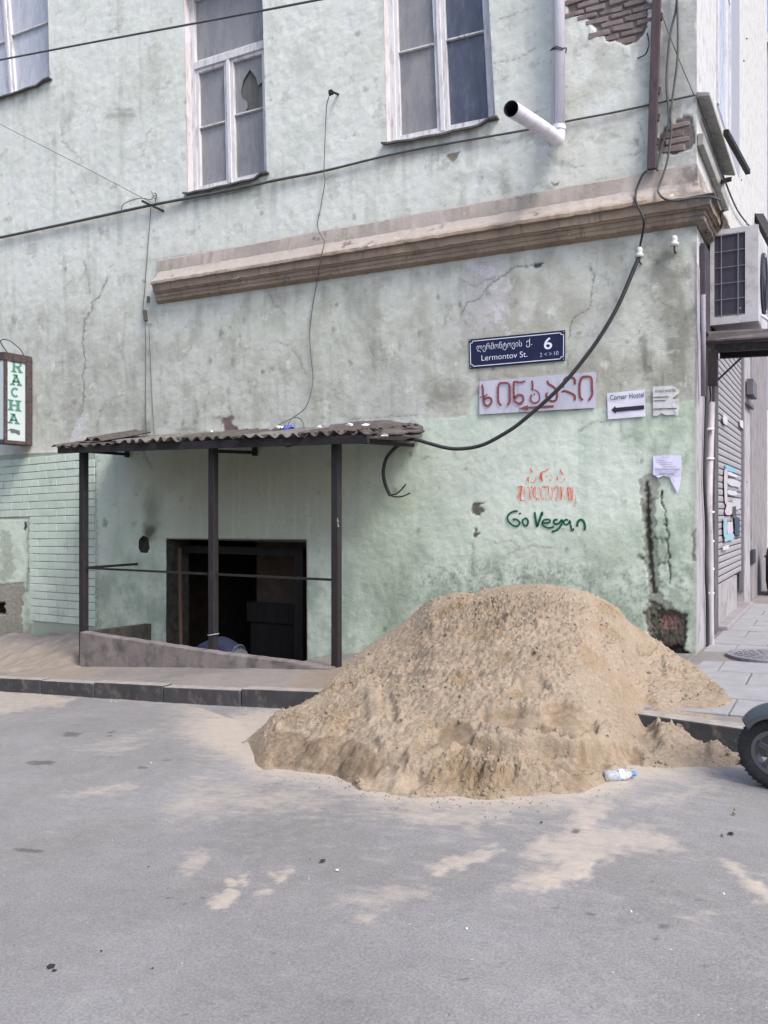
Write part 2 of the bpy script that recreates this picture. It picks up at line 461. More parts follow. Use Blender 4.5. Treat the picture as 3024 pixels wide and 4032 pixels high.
Z = G(X) + BANK(X, Y2) + 0.010 * fbm(X * 1.6, Y2 * 1.6, 3, 3) + .007 * np.maximum(0, fbm(X * 6, Y2 * 7, 4, 12)) * (X < -1.5)
PX, PY = to_px(X, Y2, Z)
s_ = 0.62 * poly_soft(PX, PY, [(-2500, 2300), (0, 2520), (330, 2560), (420, 2640), (280, 2690), (0, 2655), (-2500, 2500)], 22, 4, 40)
s_ = np.maximum(s_, 0.80 * poly_soft(PX, PY, [(1120, 2700), (1180, 2640), (1290, 2610), (1400, 2600), (1400, 2760), (1150, 2745)], 16, 14, 22))
s_ = np.maximum(s_, 0.10 + 0.30 * fbm(X * 2, Y2 * 2, 4, 6)) * (X < -1.5)
s_ = np.maximum(s_, 0.62 * poly_soft(PX, PY, [(2560, 2640), (2720, 2600), (2800, 2640), (2900, 2740), (2870, 2810), (2700, 2850), (2560, 2800)], 20, 15, 30))
d_ = 0.30 * sstep(0.0, 0.6, fbm(X * 1.3, Y2 * 1.6, 4, 52))
xc = 0.25 * (X[:-1, :-1] + X[1:, :-1] + X[:-1, 1:] + X[1:, 1:]); yc = 0.25 * (Y2[:-1, :-1] + Y2[1:, :-1] + Y2[:-1, 1:] + Y2[1:, 1:])
keep = ~((xc > PIT[0]) & (xc < PIT[1]) & (yc > PIT[2]))
path = grid_object('footpath', np.stack([X, Y2, Z], -1), M['path'], keep=keep, attrs={'sand': s_, 'dark': d_})
tag(path, 'dusty concrete footpath between the kerb and the green house', None, None, 'structure')

# kerb, stone by stone
M['kerb'] = simple('kerb_basalt', (0.062, 0.062, 0.066), 0.85, 0.25, 3, (0.17, 0.15, 0.13), 0.35, 0.4, 40)
M['kerb_top'] = simple('kerb_top_dust', (0.30, 0.275, 0.25), 0.95, 0.2, 5, (0.2, 0.19, 0.18), 0.5, 0.3, 50)
kerb = thing('kerb', (-5.0, 7.0, float(G(-5.0)) - KERB_H), 'dark stone kerb along the dusty footpath', None, None, 'structure')
rng = random.Random(2)
x = -16.0
while x < 5:
    L = rng.uniform(1.05, 1.5) if x < -1 else rng.uniform(0.9, 1.2)
    x1 = x + L
    dz = rng.uniform(-0.008, 0.008); g = 0.006
    a = (x + g, float(kerb_y(x)) + rng.uniform(-0.012, 0.012)); b = (x1 - g, float(kerb_y(x1)) + rng.uniform(-0.012, 0.012))
    mb = MB()
    za, zb = float(G(x)), float(G(x1)); lo = -0.32; up = 0.014 + dz
    n = 5
    for side in (0,):
        c = [(a[0], a[1], za + lo), (b[0], b[1], zb + lo), (b[0], b[1] + 0.16, zb + lo), (a[0], a[1] + 0.16, za + lo),
             (a[0], a[1], za + up), (b[0], b[1], zb + up), (b[0], b[1] + 0.16, zb + up), (a[0], a[1] + 0.16, za + up)]
        mb.hexa(c)
    o = mb.build('kerb_stone', M['kerb'], kerb, bevel=0.012)
    o.data.materials.append(M['kerb_top'])
    for p in o.data.polygons:
        if p.normal.z > 0.7: p.material_index = 1
    x = x1
# pale paving slabs round the corner
M['slab'] = simple('paving_slab', (0.265, 0.262, 0.274), 0.9, 0.12, 4, (0.24, 0.235, 0.24), 0.45, 0.3, 70)
rng = random.Random(9)
k = 0
for j in range(14):
    y0 = 6.82 + j * 0.62
    if y0 > 15.4: break
    xx = CORNER + .03 - (0.62 if y0 < 8.9 else 0)
    first = True
    while xx < 2.2:
        w = 0.31 if first and j % 2 else 0.62
        first = False
        if y0 > kerb_y(xx) + 0.15 and y0 > kerb_y(xx + w) + 0.15 and not (math.hypot(xx + w / 2 + 0.72, y0 + 0.31 - 9.77) < 0.45):
            jz = rng.uniform(-0.004, 0.005)
            mb = MB(); gpp = 0.008
            c = []
            for zz in (-0.05, 0.012):
                for (qx, qy) in ((xx + gpp, y0 + gpp), (xx + w - gpp, y0 + gpp), (xx + w - gpp, y0 + 0.62 - gpp), (xx + gpp, y0 + 0.62 - gpp)):
                    c.append((qx, qy, float(G(qx)) + zz + jz + rng.uniform(-0.002, 0.002)))
            mb.hexa(c)
            mb.build('paving_slab', M['slab'], path, bevel=0.006)
        xx += w
# ---------------------------------------------------------------- the corner house: facade as one relief mesh with painted and broken plaster
house = thing('corner_house', (CORNER, WALL, -1.56), 'old two-storey corner house with peeling pale green plaster', 'building')
def line_x(p0, p1):                             # X on the facade as a function of height, from two pixels of a leaning edge
    a, b = wp(*p0), wp(*p1)
    return lambda z: a.x + (b.x - a.x) * (z - a.z) / (b.z - a.z)
TOPZ = 9.6
WIN = [dict(l=line_x((-170, 0), (-120, 420)), r=line_x((188, 0), (196, 322)), b=[wp(-120, 425).z, wp(196, 322).z]),
       dict(l=line_x((723, 0), (739, 762)), r=line_x((1034, 0), (1051, 690)), b=[wp(739, 762).z, wp(1051, 692).z]),
       dict(l=line_x((1508, 0), (1522, 562)), r=line_x((1925, 0), (1952, 473)), b=[wp(1522, 566).z, wp(1952, 478).z])]
for w in WIN:
    zb = w['b']; w['zb'] = sum(zb) / 2; w['top'] = w['zb'] + 3.1
    w['poly'] = [(w['l'](zb[0]), zb[0]), (w['r'](zb[1]), zb[1]), (w['r'](w['top']), w['top']), (w['l'](w['top']), w['top'])]
dl, dr = wp(655, 2300).x, wp(1206, 2300).x
DTOP = (wp(655, 2122).z, wp(1206, 2126).z)
DOOR = [(dl, -3.2), (dr + 0.03, -3.2), (dr, DTOP[1]), (dl, DTOP[0])]
HOLE = [tuple(wp(x, y))[::2] for x, y in ((548, 2125), (565, 2108), (585, 2118), (590, 2160), (580, 2178), (556, 2176), (545, 2160))]
OPEN = [w['poly'] for w in WIN] + [DOOR, HOLE]
ax = axis([(-30, 1.0), (-14, 0.08), (-13.0, 0.021), (-6, 0.016), (CORNER, 0.012)])
az = axis([(-3.3, 0.1), (-2.5, 0.018), (6.6, 0.017), (9.0, 0.03), (12.5, 0.3)])
X, Z = np.meshgrid(ax, az)
PX, PY = to_px(X, np.full(X.shape, WALL), Z)
BRICK_X1 = wp(374, 2100).x
# --- colour of the paint
pale = lin(212, 215, 209); pale2 = lin(201, 205, 196); mint = lin(194, 206, 193); mint2 = lin(178, 192, 175); greyst = lin(174, 177, 169)
beige = lin(166, 166, 157); grime = lin(96, 95, 88); dark = lin(58, 56, 53); white = lin(215, 216, 220); brickc = lin(120, 96, 92); cement = lin(140, 136, 130)
def mixc(c, m, col): m = np.clip(m, 0, 1)[..., None]; return c * (1 - m) + np.asarray(col) * m
C = np.broadcast_to(pale, X.shape + (3,)).copy()
f1 = fbm(X * 0.7, Z * 0.7, 5, 1); f2 = fbm(X * 2.6, Z * 2.2, 5, 2); f3 = fbm(X * 9, Z * 8, 4, 3); fs = fbm(X * 3.2, Z * 0.35, 4, 4); fs2 = fbm(X * 11, Z * 0.8, 4, 5)
C = mixc(C, sstep(-0.1, 0.6, f1) * 0.75, pale2)
C = mixc(C, sstep(0.1, 0.8, f2) * 0.35, greyst)
C = mixc(C, sstep(0.2, 0.7, fs) * 0.5 * sstep(0.0, 0.3, f1 + 0.3), lin(172, 176, 166))
C = mixc(C, sstep(0.25, 0.6, -f2) * 0.35, white)
H = 0.005 * f2 + 0.0035 * f3 + 0.004 * f1      # relief, outward positive
dep = np.zeros(X.shape)
# grey-beige band between cornice and the fresh paint below
band = sstep(1.0, 1.35, Z + 0.05 * f2) * (1 - sstep(3.1, 4.3, Z + 0.5 * f1 + 0.3 * f2))
C = mixc(C, band * (0.42 + 0.28 * sstep(-0.3, 0.5, f2)), lin(176, 179, 168))
C = mixc(C, band * sstep(-0.05, 0.75, f2 + 0.4 * fs) * 0.45, beige)
C = mixc(C, 0.75 * blob(PX, PY, 380, 1500, 340, 330, 0.7, 31, 0.35) * (0.55 + 0.4 * sstep(-0.4, 0.4, f2)), lin(163, 164, 157))
C = mixc(C, 0.8 * blob(PX, PY, 2080, 1330, 300, 340, 0.6, 33, 0.5) * sstep(-0.35, 0.35, f2 + 0.2), lin(168, 166, 156))
C = mixc(C, 0.7 * poly_soft(PX, PY, [(1840, 1010), (1990, 1000), (2000, 1300), (1830, 1340), (1820, 1200)], 25, 35, 60), lin(188, 186, 190))
C = mixc(C, 0.8 * poly_soft(PX, PY, [(2540, 880), (2760, 840), (2760, 1610), (2560, 1600), (2500, 1450), (2590, 1250), (2520, 1080)], 40, 36, 90) * sstep(-0.5, 0.4, f2), lin(134, 134, 124))
C = mixc(C, 0.7 * blob(PX, PY, 2670, 1330, 70, 260, 0.7, 37, 0.4), lin(118, 118, 108))
C = mixc(C, 0.65 * poly_soft(PX, PY, [(2590, 0), (2770, 0), (2770, 760), (2590, 700)], 30, 38, 40), lin(150, 150, 150))
C = mixc(C, 0.6 * poly_soft(PX, PY, [(2200, 230), (2560, 130), (2560, 400), (2330, 520), (2210, 440)], 60, 39, 90) * sstep(-0.4, 0.4, f2), lin(176, 178, 168))
C = mixc(C, 0.32 * blob(PX, PY, 2380, 420, 560, 620, 0.8, 48, 0.3) * (0.5 + 0.5 * sstep(-.4, .4, f2)), lin(186, 189, 176))
C = mixc(C, 0.5 * blob(PX, PY, 1200, 1330, 620, 360, 0.7, 49, 0.4) * (0.45 + 0.55 * sstep(-.4, .5, f2)), lin(172, 176, 163))
f6 = fbm(X * 5.5, Z * 5, 5, 61)
C = C * (1 + 0.075 * f6 + .03 * f2)[..., None]
C = mixc(C, 0.62 * sstep(1.15, 1.22, Z) * (1 - sstep(1.9, 3.0, Z + .25 * f1)) * (PX > 1650) * (.25 + .75 * sstep(-.25, .55, f2 + .4 * f1 + .25 * (Z < 1.7))), lin(160, 159, 148))
C = mixc(C, 0.40 * sstep(1.0, 1.06, Z) * (1 - sstep(1.7, 2.9, Z + .3 * f1)) * (PX < 1650) * (.5 + .5 * sstep(-.4, .4, f2)), lin(160, 162, 154))
# flaked paint: crisp shallow patches
fl = fbm(X * 1.9 + 7, Z * 2.3, 7, 63, .62); fl2 = fbm(X * 3.1 + 3, Z * 3.0 + 9, 7, 64, .6)
zone = np.clip(.10 * (PX > 1900) + .10 * ((Z > 1.2) & (Z < 4.6)) + .05 * (Z < 0), 0, .2)
fm = sstep(.50, .525, fl + zone); C = mixc(C, fm * .55, lin(178, 180, 172)); H -= .0022 * fm
fe = sstep(.46, .50, fl + zone) * (1 - sstep(.50, .53, fl + zone)); C = mixc(C, fe * .30, lin(130, 132, 122))
fm2 = sstep(.53, .55, fl2 + zone * .6); C = mixc(C, fm2 * .5, lin(210, 213, 208)); H -= .0015 * fm2
# dirt under sills, along the long cable, above the cornice
for x0, y0, x1, y1, w, a in [(740, 770, 1060, 700, 46, 0.5), (1530, 575, 1960, 480, 70, 0.65), (0, 390, 200, 340, 60, 0.5), (0, 950, 2700, 395, 36, 0.30), (600, 1020, 2700, 690, 60, 0.35), (620, 1225, 2740, 905, 44, 0.30)]:
    dd = seg_dist(PX, PY, [(x0, y0), (x1, y1)]); below = PY > np.interp(PX, [x0, x1], [y0, y1])
    C = mixc(C, a * np.exp(-dd / w) * (0.25 + 0.75 * below) * sstep(-0.5, 0.5, f2 + 0.7 * fs2), lin(120, 120, 110))
# fresh mint paint below, with a hand-painted upper edge
edge_z = 1.215 + 0.012 * np.sin(X * 3) + 0.02 * fbm(X * 4, X * 0 + 2.2, 3, 8)
edge_z = np.where(PX < 1640, 1.02 + 0.02 * fbm(X * 4, X * 0, 3, 9), edge_z)
mm = sstep(-0.006, 0.006, edge_z - Z)
mm = np.maximum(mm, poly_soft(PX, PY, [(1830, 1650), (1850, 1590), (1880, 1555), (1900, 1560), (1900, 1650)], 4, 41, 8))
mc = mixc(np.broadcast_to(mint, C.shape).copy(), sstep(-0.3, 0.6, f1 + 0.3 * f2), mint2)
mc = mixc(mc, sstep(0.1, 0.6, f2) * 0.28, lin(166, 182, 166))
mc = mixc(mc, 0.85 * blob(PX, PY, 2180, 1820, 620, 400, 0.7, 44, 0.15), lin(207, 217, 207))
mc = mixc(mc, sstep(0.2, 0.6, fs) * 0.30, lin(152, 172, 156))
mc = mixc(mc, 0.8 * blob(PX, PY, 1010, 1960, 600, 330, 0.6, 43, 0.2), lin(160, 162, 147))  # olive older paint under the canopy, darkened to deepen its shade
mc = mixc(mc, sstep(0.15, 0.4, fs2) * 0.25 * sstep(600, 760, PX) * (1 - sstep(1300, 1500, PX)), lin(186, 196, 172))
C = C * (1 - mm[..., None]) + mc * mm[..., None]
H += 0.003 * mm
# mould and splashed dirt near the ground
low = sstep(2080, 2330, PY) * mm
C = mixc(C, low * 0.5 * sstep(-0.5, 0.5, f2 + 0.5 * f3), lin(130, 144, 133))
f5 = fbm(X * 26, Z * 26, 4, 55)
C = mixc(C, 0.40 * sstep(0.0, 0.5, f5 + 0.5 * f3 + 0.2 * f2) * sstep(2130, 2300, PY) * mm * sstep(1400, 1700, PX), lin(98, 107, 99))
C = mixc(C, 0.32 * blob(PX, PY, 2000, 2280, 460, 130, 0.8, 45, 0.3) * sstep(-0.6, 0.4, f5 + f3 * 0.6 + .3 * f2), lin(112, 124, 114))
C = mixc(C, 0.5 * blob(PX, PY, 1500, 2330, 200, 260, 0.7, 46, 0.4), lin(140, 152, 136))
C = mixc(C, 0.55 * poly_soft(PX, PY, [(2420, 1640), (2740, 1600), (2740, 2500), (2640, 2500), (2560, 2100), (2560, 1900)], 50, 47, 90) * sstep(-0.3, 0.4, f2 + 0.3 * f3), lin(132, 148, 132))
# random small dirt marks, scuffs and pits over the whole facade
rng = random.Random(12)
for _ in range(420):
    cx, cy = rng.uniform(-50, 2740), rng.uniform(0, 2500); r = rng.choice([2.5, 3, 4, 5, 7, 10, 14]); el = rng.uniform(0.6, 2.2)
    k = (np.abs(PX - cx) < 4 * r) & (np.abs(PY - cy) < 4 * r * el)
    if not k.any(): continue
    m = blob(PX[k], PY[k], cx, cy, r, r * el, 0.7, int(cx), 0.5)
    C[k] = mixc(C[k], m * rng.uniform(0.15, 0.55), lin(*([116, 116, 108] if rng.random() < .7 else [84, 82, 76])))
    H[k] -= m * (0.004 if r < 6 else 0.0)
for cx, cy, rx, ry, a in [(870, 1310, 12, 22, .7), (945, 1325, 6, 16, .6), (905, 1290, 8, 9, .5), (960, 1260, 10, 22, .45), (827, 1422, 10, 18, .6), (915, 1425, 11, 18, .6), (1070, 1455, 10, 16, .5), (1035, 1463, 7, 8, .7), (895, 1540, 10, 20, .5), (985, 1545, 8, 20, .4),
                          (1326, 1200, 9, 9, .9), (1035, 1465, 10, 10, .6), (2530, 1340, 18, 24, .8), (2541, 1400, 18, 70, .75), (2550, 1460, 20, 40, .8), (2470, 1346, 10, 6, .7), (2700, 1250, 10, 24, .6), (2610, 1490, 10, 30, .6), (2690, 1500, 8, 40, .5), (2590, 1035, 14, 14, .7),
                          (1790, 630, 30, 22, .5), (1990, 735, 40, 40, .35), (2200, 640, 30, 16, .4), (2160, 740, 30, 16, .5), (1820, 800, 30, 60, .3), (1830, 700, 60, 30, .35), (1930, 690, 70, 40, .3),
                          (470, 455, 60, 20, .5), (500, 460, 40, 30, .35), (265, 470, 30, 40, .35), (360, 700, 50, 60, .25), (215, 560, 16, 20, .4), (1180, 240, 60, 60, .25), (1440, 350, 14, 14, .5), (480, 430, 50, 8, .5),
                          (720, 1660, 10, 18, .7), (655, 1665, 12, 10, .6), (730, 1690, 40, 8, .5), (870, 1650, 40, 14, .5), (575, 1670, 22, 60, .55), (100, 1850, 60, 60, .4), (60, 1850, 20, 26, .6), (80, 1810, 40, 50, .4), (45, 1860, 12, 40, .5), (1730, 1560, 60, 50, .45), (1800, 1540, 60, 50, .5), (1460, 1270, 60, 140, .35), (1480, 1380, 40, 60, .4), (1400, 1200, 40, 60, .3)]:
    k = (np.abs(PX - cx) < 3 * rx) & (np.abs(PY - cy) < 3 * ry)
    m = blob(PX[k], PY[k], cx, cy, rx * 1.25, ry * 1.25, 0.8, cx, 0.5)
    C[k] = mixc(C[k], m * a * .72, lin(92, 94, 86))
# peeled paint, white filler and bare cement
for pts, col, dp, a in [
    ([(295, 1760), (330, 1690), (345, 1640), (335, 1620), (318, 1618), (306, 1640), (300, 1680), (280, 1730), (262, 1765), (215, 1900), (255, 1900), (345, 1780)], (206, 208, 210), 0.0, .85),
    ([(1846, 1060), (1872, 1040), (1936, 1050), (1985, 1075), (1940, 1090), (1880, 1085)], (206, 206, 212), -.002, .8),
    ([(1960, 1190), (1982, 1200), (1972, 1260), (1950, 1270), (1945, 1230)], (212, 212, 216), -.002, .9),
    ([(882, 1645), (908, 1640), (916, 1655), (930, 1680), (942, 1700), (876, 1702)], (124, 108, 106), .012, 1),
    ([(2100, 1038), (2146, 1030), (2138, 1048), (2108, 1058), (2094, 1050)], (84, 80, 76), .014, 1),
    ([(1758, 612), (1775, 600), (1812, 598), (1806, 620), (1780, 640), (1762, 628)], (150, 138, 128), .010, 1),
    ([(2170, 715), (2185, 722), (2202, 715), (2196, 730), (2178, 730)], (110, 108, 104), .004, 1),
    ([(1860, 1978), (1908, 1978), (1884, 1998), (1908, 2004), (1892, 2030), (1862, 2020)], (112, 108, 100), .010, 1),
    ([(1862, 2075), (1874, 2078), (1870, 2098), (1896, 2096), (1870, 2118), (1862, 2112)], (106, 102, 96), .010, 1),
    ([(2515, 1880), (2560, 1860), (2600, 1890), (2590, 1960), (2560, 1990), (2520, 1950)], (150, 150, 142), .006, .8),
    ([(2518, 1960), (2585, 1960), (2580, 2040), (2590, 2200), (2600, 2330), (2650, 2390), (2620, 2560), (2560, 2560), (2550, 2300), (2530, 2050)], (120, 122, 112), .008, .75),
    ([(2562, 2420), (2600, 2396), (2660, 2404), (2704, 2420), (2700, 2540), (2640, 2580), (2575, 2560), (2560, 2500)], (92, 86, 78), .03, 1),
    ([(2600, 2420), (2650, 2415), (2690, 2440), (2660, 2470), (2610, 2470)], (132, 104, 98), .022, 1),
    ([(2540, 2420), (2560, 2360), (2600, 2390), (2600, 2600), (2560, 2600)], (100, 98, 88), .018, 1),
    ([(2600, 2540), (2660, 2540), (2720, 2570), (2720, 2600), (2600, 2600)], (44, 43, 40), .03, 1),
    ([(-60, 2290), (92, 2296), (95, 2350), (80, 2430), (100, 2520), (-60, 2530)], (146, 142, 132), .010, .9),
    ([(-60, 2365), (10, 2375), (26, 2395), (26, 2415), (-60, 2420)], (24, 24, 22), .09, 1),
    ([(95, 2060), (106, 2058), (106, 2080), (103, 2092), (96, 2085)], (50, 50, 46), .012, 1),
    ([(0, 2080), (40, 2090), (60, 2280), (0, 2285)], (160, 170, 156), .004, .6),
    ([(2726, 2090), (2738, 2080), (2738, 2210), (2722, 2210)], (104, 100, 92), .01, .8),
    ([(2725, 1000), (2760, 1000), (2760, 1620), (2730, 1600), (2738, 1300)], (178, 176, 176), .004, .8),
    ([(1200, 1990), (1214, 1960), (1222, 2050), (1216, 2110), (1206, 2120)], (186, 196, 176), -.004, .8)]:
    xs = [p[0] for p in pts]; ys = [p[1] for p in pts]
    k = (PX > min(xs) - 40) & (PX < max(xs) + 40) & (PY > min(ys) - 40) & (PY < max(ys) + 40)
    if not k.any(): continue
    m = poly_soft(PX[k], PY[k], pts, 2.6, int(abs(xs[0])), 9 if max(xs) - min(xs) < 60 else 16)
    tex = (0.86 + 0.28 * fbm(PX[k] / 7, PY[k] / 7, 3, 3))[..., None]
    C[k] = C[k] * (1 - (a * m)[..., None]) + lin(*col) * tex * (a * m)[..., None]
    H[k] -= dp * m * (0.8 + 0.5 * fbm(PX[k] / 9, PY[k] / 9, 3, 8))
# bare brick patches: plaster gone, mortar bed recessed
PATCH = [[(2236, -60), (2236, 52), (2262, 62), (2300, 60), (2330, 85), (2350, 130), (2400, 160), (2440, 165), (2470, 178), (2520, 150), (2556, 110), (2552, 60), (2530, -60)],
         [(2590, 560), (2610, 510), (2660, 480), (2690, 455), (2715, 455), (2732, 490), (2736, 560), (2725, 585), (2660, 605), (2600, 600), (2585, 590)]]
for i, pts in enumerate(PATCH):
    k = (PX > 2180) & (PX < 2800) & (PY < 700)
    m = poly_soft(PX[k], PY[k], pts, 2.4, 70 + i, 14)
    C[k] = mixc(C[k], m, lin(118, 111, 108) * (0.85 + 0.3 * fbm(PX[k] / 8, PY[k] / 8, 3, 3))[..., None]); H[k] -= 0.014 * m
    rim = poly_soft(PX[k], PY[k], pts, 8, 70 + i, 14); rim = rim * (1 - m)
    C[k] = mixc(C[k], 0.8 * rim, lin(190, 192, 186))
for pts in ([(2315, 85), (2355, 130), (2358, 150), (2340, 168), (2318, 120)], [(2455, 180), (2480, 184), (2478, 220), (2455, 215)]):
    k = (PX > 2280) & (PX < 2500) & (PY < 260)
    m = poly_soft(PX[k], PY[k], pts, 2.5, 3, 5); C[k] = mixc(C[k], m, lin(212, 214, 208)); H[k] += 0.006 * m
# dark gouges right of the graffiti
for pts, w, a in [([(2548, 1900), (2552, 2010), (2556, 2120), (2566, 2250), (2574, 2330)], 9, .97), ([(2536, 1990), (2550, 2080), (2552, 2160)], 10, .5), ([(2606, 1938), (2606, 1990), (2618, 2010), (2628, 2100), (2634, 2180), (2638, 2300)], 4.2, .92),
                  ([(2576, 2118), (2622, 2120)], 3, .85), ([(2585, 2222), (2622, 2214)], 4, .7), ([(2530, 2196), (2556, 2190)], 5, .6), ([(2606, 1942), (2607, 1946)], 8, 1), ([(2600, 2120), (2612, 2135)], 7, .5), ([(2516, 2190), (2530, 2200)], 10, .6)]:
    xs = [p[0] for p in pts]; ys = [p[1] for p in pts]
    k = (PX > min(xs) - 60) & (PX < max(xs) + 60) & (PY > min(ys) - 60) & (PY < max(ys) + 60)
    jx = PX[k] + 11 * fbm(PX[k] / 20, PY[k] / 20, 4, 5); jy = PY[k] + 7 * fbm(PX[k] / 18, PY[k] / 18, 4, 6)
    m = 1 - sstep(w * 0.4, w * 1.35, seg_dist(jx, jy, pts))
    C[k] = mixc(C[k], m * a, lin(50, 49, 46)); H[k] -= 0.012 * m * a
# cracks
CR = [[(423, 1090), (405, 1140), (388, 1172), (365, 1190), (362, 1215), (352, 1240), (334, 1262), (328, 1300), (326, 1360), (334, 1410), (332, 1450), (324, 1480), (332, 1530), (328, 1570), (322, 1630)],
      [(415, 1585), (400, 1610), (385, 1660), (378, 1710)], [(333, 1030), (350, 1110), (353, 1160)], [(250, 1900), (225, 1920), (190, 1935), (140, 1945), (130, 1990), (115, 2040), (108, 2130), (112, 2250), (105, 2330)],
      [(378, 1800), (376, 1900), (380, 2100), (382, 2300), (384, 2460)], [(1808, 1100), (1870, 1130), (1900, 1110), (1950, 1090)], [(1808, 1195), (1820, 1230), (1840, 1190), (1890, 1180), (1900, 1150), (1930, 1120), (1960, 1100), (1990, 1080), (2030, 1050), (2095, 1045)],
      [(1780, 1200), (1760, 1240), (1745, 1290)], [(1812, 1195), (1818, 1225), (1830, 1270), (1850, 1285)], [(2320, 1050), (2340, 1085), (2330, 1130), (2328, 1200), (2310, 1225), (2280, 1235), (2250, 1265), (2240, 1330)],
      [(2240, 1400), (2230, 1430), (2245, 1455), (2270, 1470)], [(1884, 1460), (1885, 1500), (1890, 1560)], [(1100, 1350), (1140, 1362), (1165, 1390), (1190, 1440), (1206, 1475)], [(1010, 1080), (1060, 1150), (1075, 1200), (1105, 1215), (1120, 1240)],
      [(1866, 2120), (1862, 2200), (1864, 2280)], [(1940, 2140), (2010, 2130), (2060, 2160)], [(2180, 2080), (2260, 2090), (2300, 2150), (2310, 2200)], [(2000, 2180), (2100, 2150), (2200, 2160)], [(2440, 1510), (2442, 1640), (2445, 1700)],
      [(1900, 520), (1960, 560), (2000, 560)], [(2450, 610), (2500, 610), (2560, 580)], [(2515, 480), (2535, 540), (2540, 570)], [(2280, 1700), (2340, 1660), (2380, 1660)], [(1380, 1650), (1550, 1640), (1640, 1635)], [(300, 650), (330, 640), (300, 610), (250, 560), (238, 500)],
      [(2000, 440), (2080, 450), (2150, 430)], [(1960, 80), (2020, 60), (2100, 30)], [(1940, 250), (2040, 230), (2110, 190)], [(870, 1645), (800, 1648)], [(912, 1640), (905, 1610), (903, 1600)], [(765, 1690), (775, 1640), (782, 1620)],
      [(150, 1260), (170, 1300)], [(320, 1100), (335, 1070), (332, 1030)], [(2160, 610), (2260, 660), (2300, 650)], [(2240, 560), (2260, 540), (2330, 545)], [(1640, 1820), (1690, 1800)], [(590, 1830), (560, 1770), (540, 1790)], [(560, 1770), (600, 1850)]]
for i, pts in enumerate(CR):
    xs = [p[0] for p in pts]; ys = [p[1] for p in pts]
    k = (PX > min(xs) - 30) & (PX < max(xs) + 30) & (PY > min(ys) - 30) & (PY < max(ys) + 30)
    if not k.any(): continue
    jx = PX[k] + 7 * fbm(PX[k] / 16, PY[k] / 16, 3, 5 + i); jy = PY[k] + 7 * fbm(PX[k] / 16, PY[k] / 16, 3, 6 + i)
    dd = seg_dist(jx, jy, pts); wdt = 1.9 if i in (0, 6, 9, 3, 4) else 1.3
    m = (1 - sstep(wdt * 0.5, wdt * 1.8, dd)) * (0.62 if i in (0, 6, 9, 3) else 0.40)
    C[k] = mixc(C[k], m, lin(76, 76, 70)); H[k] -= 0.006 * m
    C[k] = mixc(C[k], 0.14 * (1 - sstep(2, 14, dd)), lin(130, 130, 120))
# soot round the vent, rust and dark rims at the wall base, worn corner
C = mixc(C, 0.85 * blob(PX, PY, 592, 2095, 48, 55, 0.9, 5, 0.3), lin(52, 50, 46))
C = mixc(C, 0.6 * blob(PX, PY, 600, 2010, 60, 130, 0.9, 6, 0.3), lin(118, 120, 106))
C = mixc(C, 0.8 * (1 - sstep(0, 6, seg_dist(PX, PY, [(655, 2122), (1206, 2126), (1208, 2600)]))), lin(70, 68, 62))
C = mixc(C, 0.5 * poly_soft(PX, PY, [(100, 2455), (400, 2440), (400, 2500), (100, 2520)], 10, 7, 14), lin(128, 124, 112))
C = mixc(C, 0.55 * (1 - sstep(0.0, 0.10, CORNER - X + 0.05 * f2)) * (PY > 950), lin(150, 148, 146))
C = mixc(C, 0.22 * sstep(0.15, 0.7, fs2 + 0.3 * f2) * (1 - sstep(3.0, 3.9, Z)) * (Z > 1.2), lin(138, 140, 130))
# joint bed behind the painted bricks at the left
bk = (X < BRICK_X1) & (Z < 1.0) & ~((PX < 130) & (PY > 2046))
C = np.where(bk[..., None], mixc(C, np.full(X.shape, 0.9), lin(150, 161, 150)), C)
H = np.where(bk, -0.006, H)
H = np.where(X > CORNER - 0.09, np.maximum(H, -0.009), H)
H = np.where(X > CORNER - 0.001, 0, H)
C = C * (1 + 0.06 * fbm(X * 24, Z * 24, 3, 88))[..., None]
Yw = WALL - H
# open the windows, the basement opening and the vent
ins_all = np.zeros(X.shape, bool)
Xs, Zs = X.copy(), Z.copy()
for p in OPEN:
    xs = [q[0] for q in p]; zs = [q[1] for q in p]
    k = (X > min(xs) - 0.1) & (X < max(xs) + 0.1) & (Z > min(zs) - 0.1) & (Z < max(zs) + 0.1)
    ins = np.zeros(X.shape, bool); ins[k] = in_poly(X[k], Z[k], p)
    ins_all |= ins
    out = ~ins
    nb = np.zeros(X.shape, bool)
    for dx in (-1, 0, 1):
        for dz in (-1, 0, 1):
            nb |= np.roll(np.roll(out, dx, 1), dz, 0)
    for (j, i) in np.argwhere(ins & nb):
        best = None
        for (x0, z0), (x1, z1) in zip(p, p[1:] + p[:1]):
            dx, dz = x1 - x0, z1 - z0
            t = min(1, max(0, ((X[j, i] - x0) * dx + (Z[j, i] - z0) * dz) / (dx * dx + dz * dz)))
            q = (x0 + t * dx, z0 + t * dz); e = math.hypot(q[0] - X[j, i], q[1] - Z[j, i])
            if best is None or e < best[0]: best = (e, q)
        Xs[j, i], Zs[j, i] = best[1]
keep = ~(ins_all[:-1, :-1] & ins_all[1:, :-1] & ins_all[:-1, 1:] & ins_all[1:, 1:])
t = NT('painted_plaster')
ca = t.attr('col')
n1 = t.noise(120, 4, 0.7); n2 = t.noise(30, 6, 0.72); n3 = t.noise(5, 5, 0.6)
c = t.mix(0.5, ca.outputs['Color'], t.mix(t.ramp(n2, 0.3, 0.7), (0.45, 0.45, 0.45), (0.55, 0.55, 0.55)), 'OVERLAY')
c = t.mix(0.35, c, t.mix(t.ramp(n1, 0.35, 0.65), (0.42, 0.42, 0.42), (0.58, 0.58, 0.58)), 'OVERLAY')
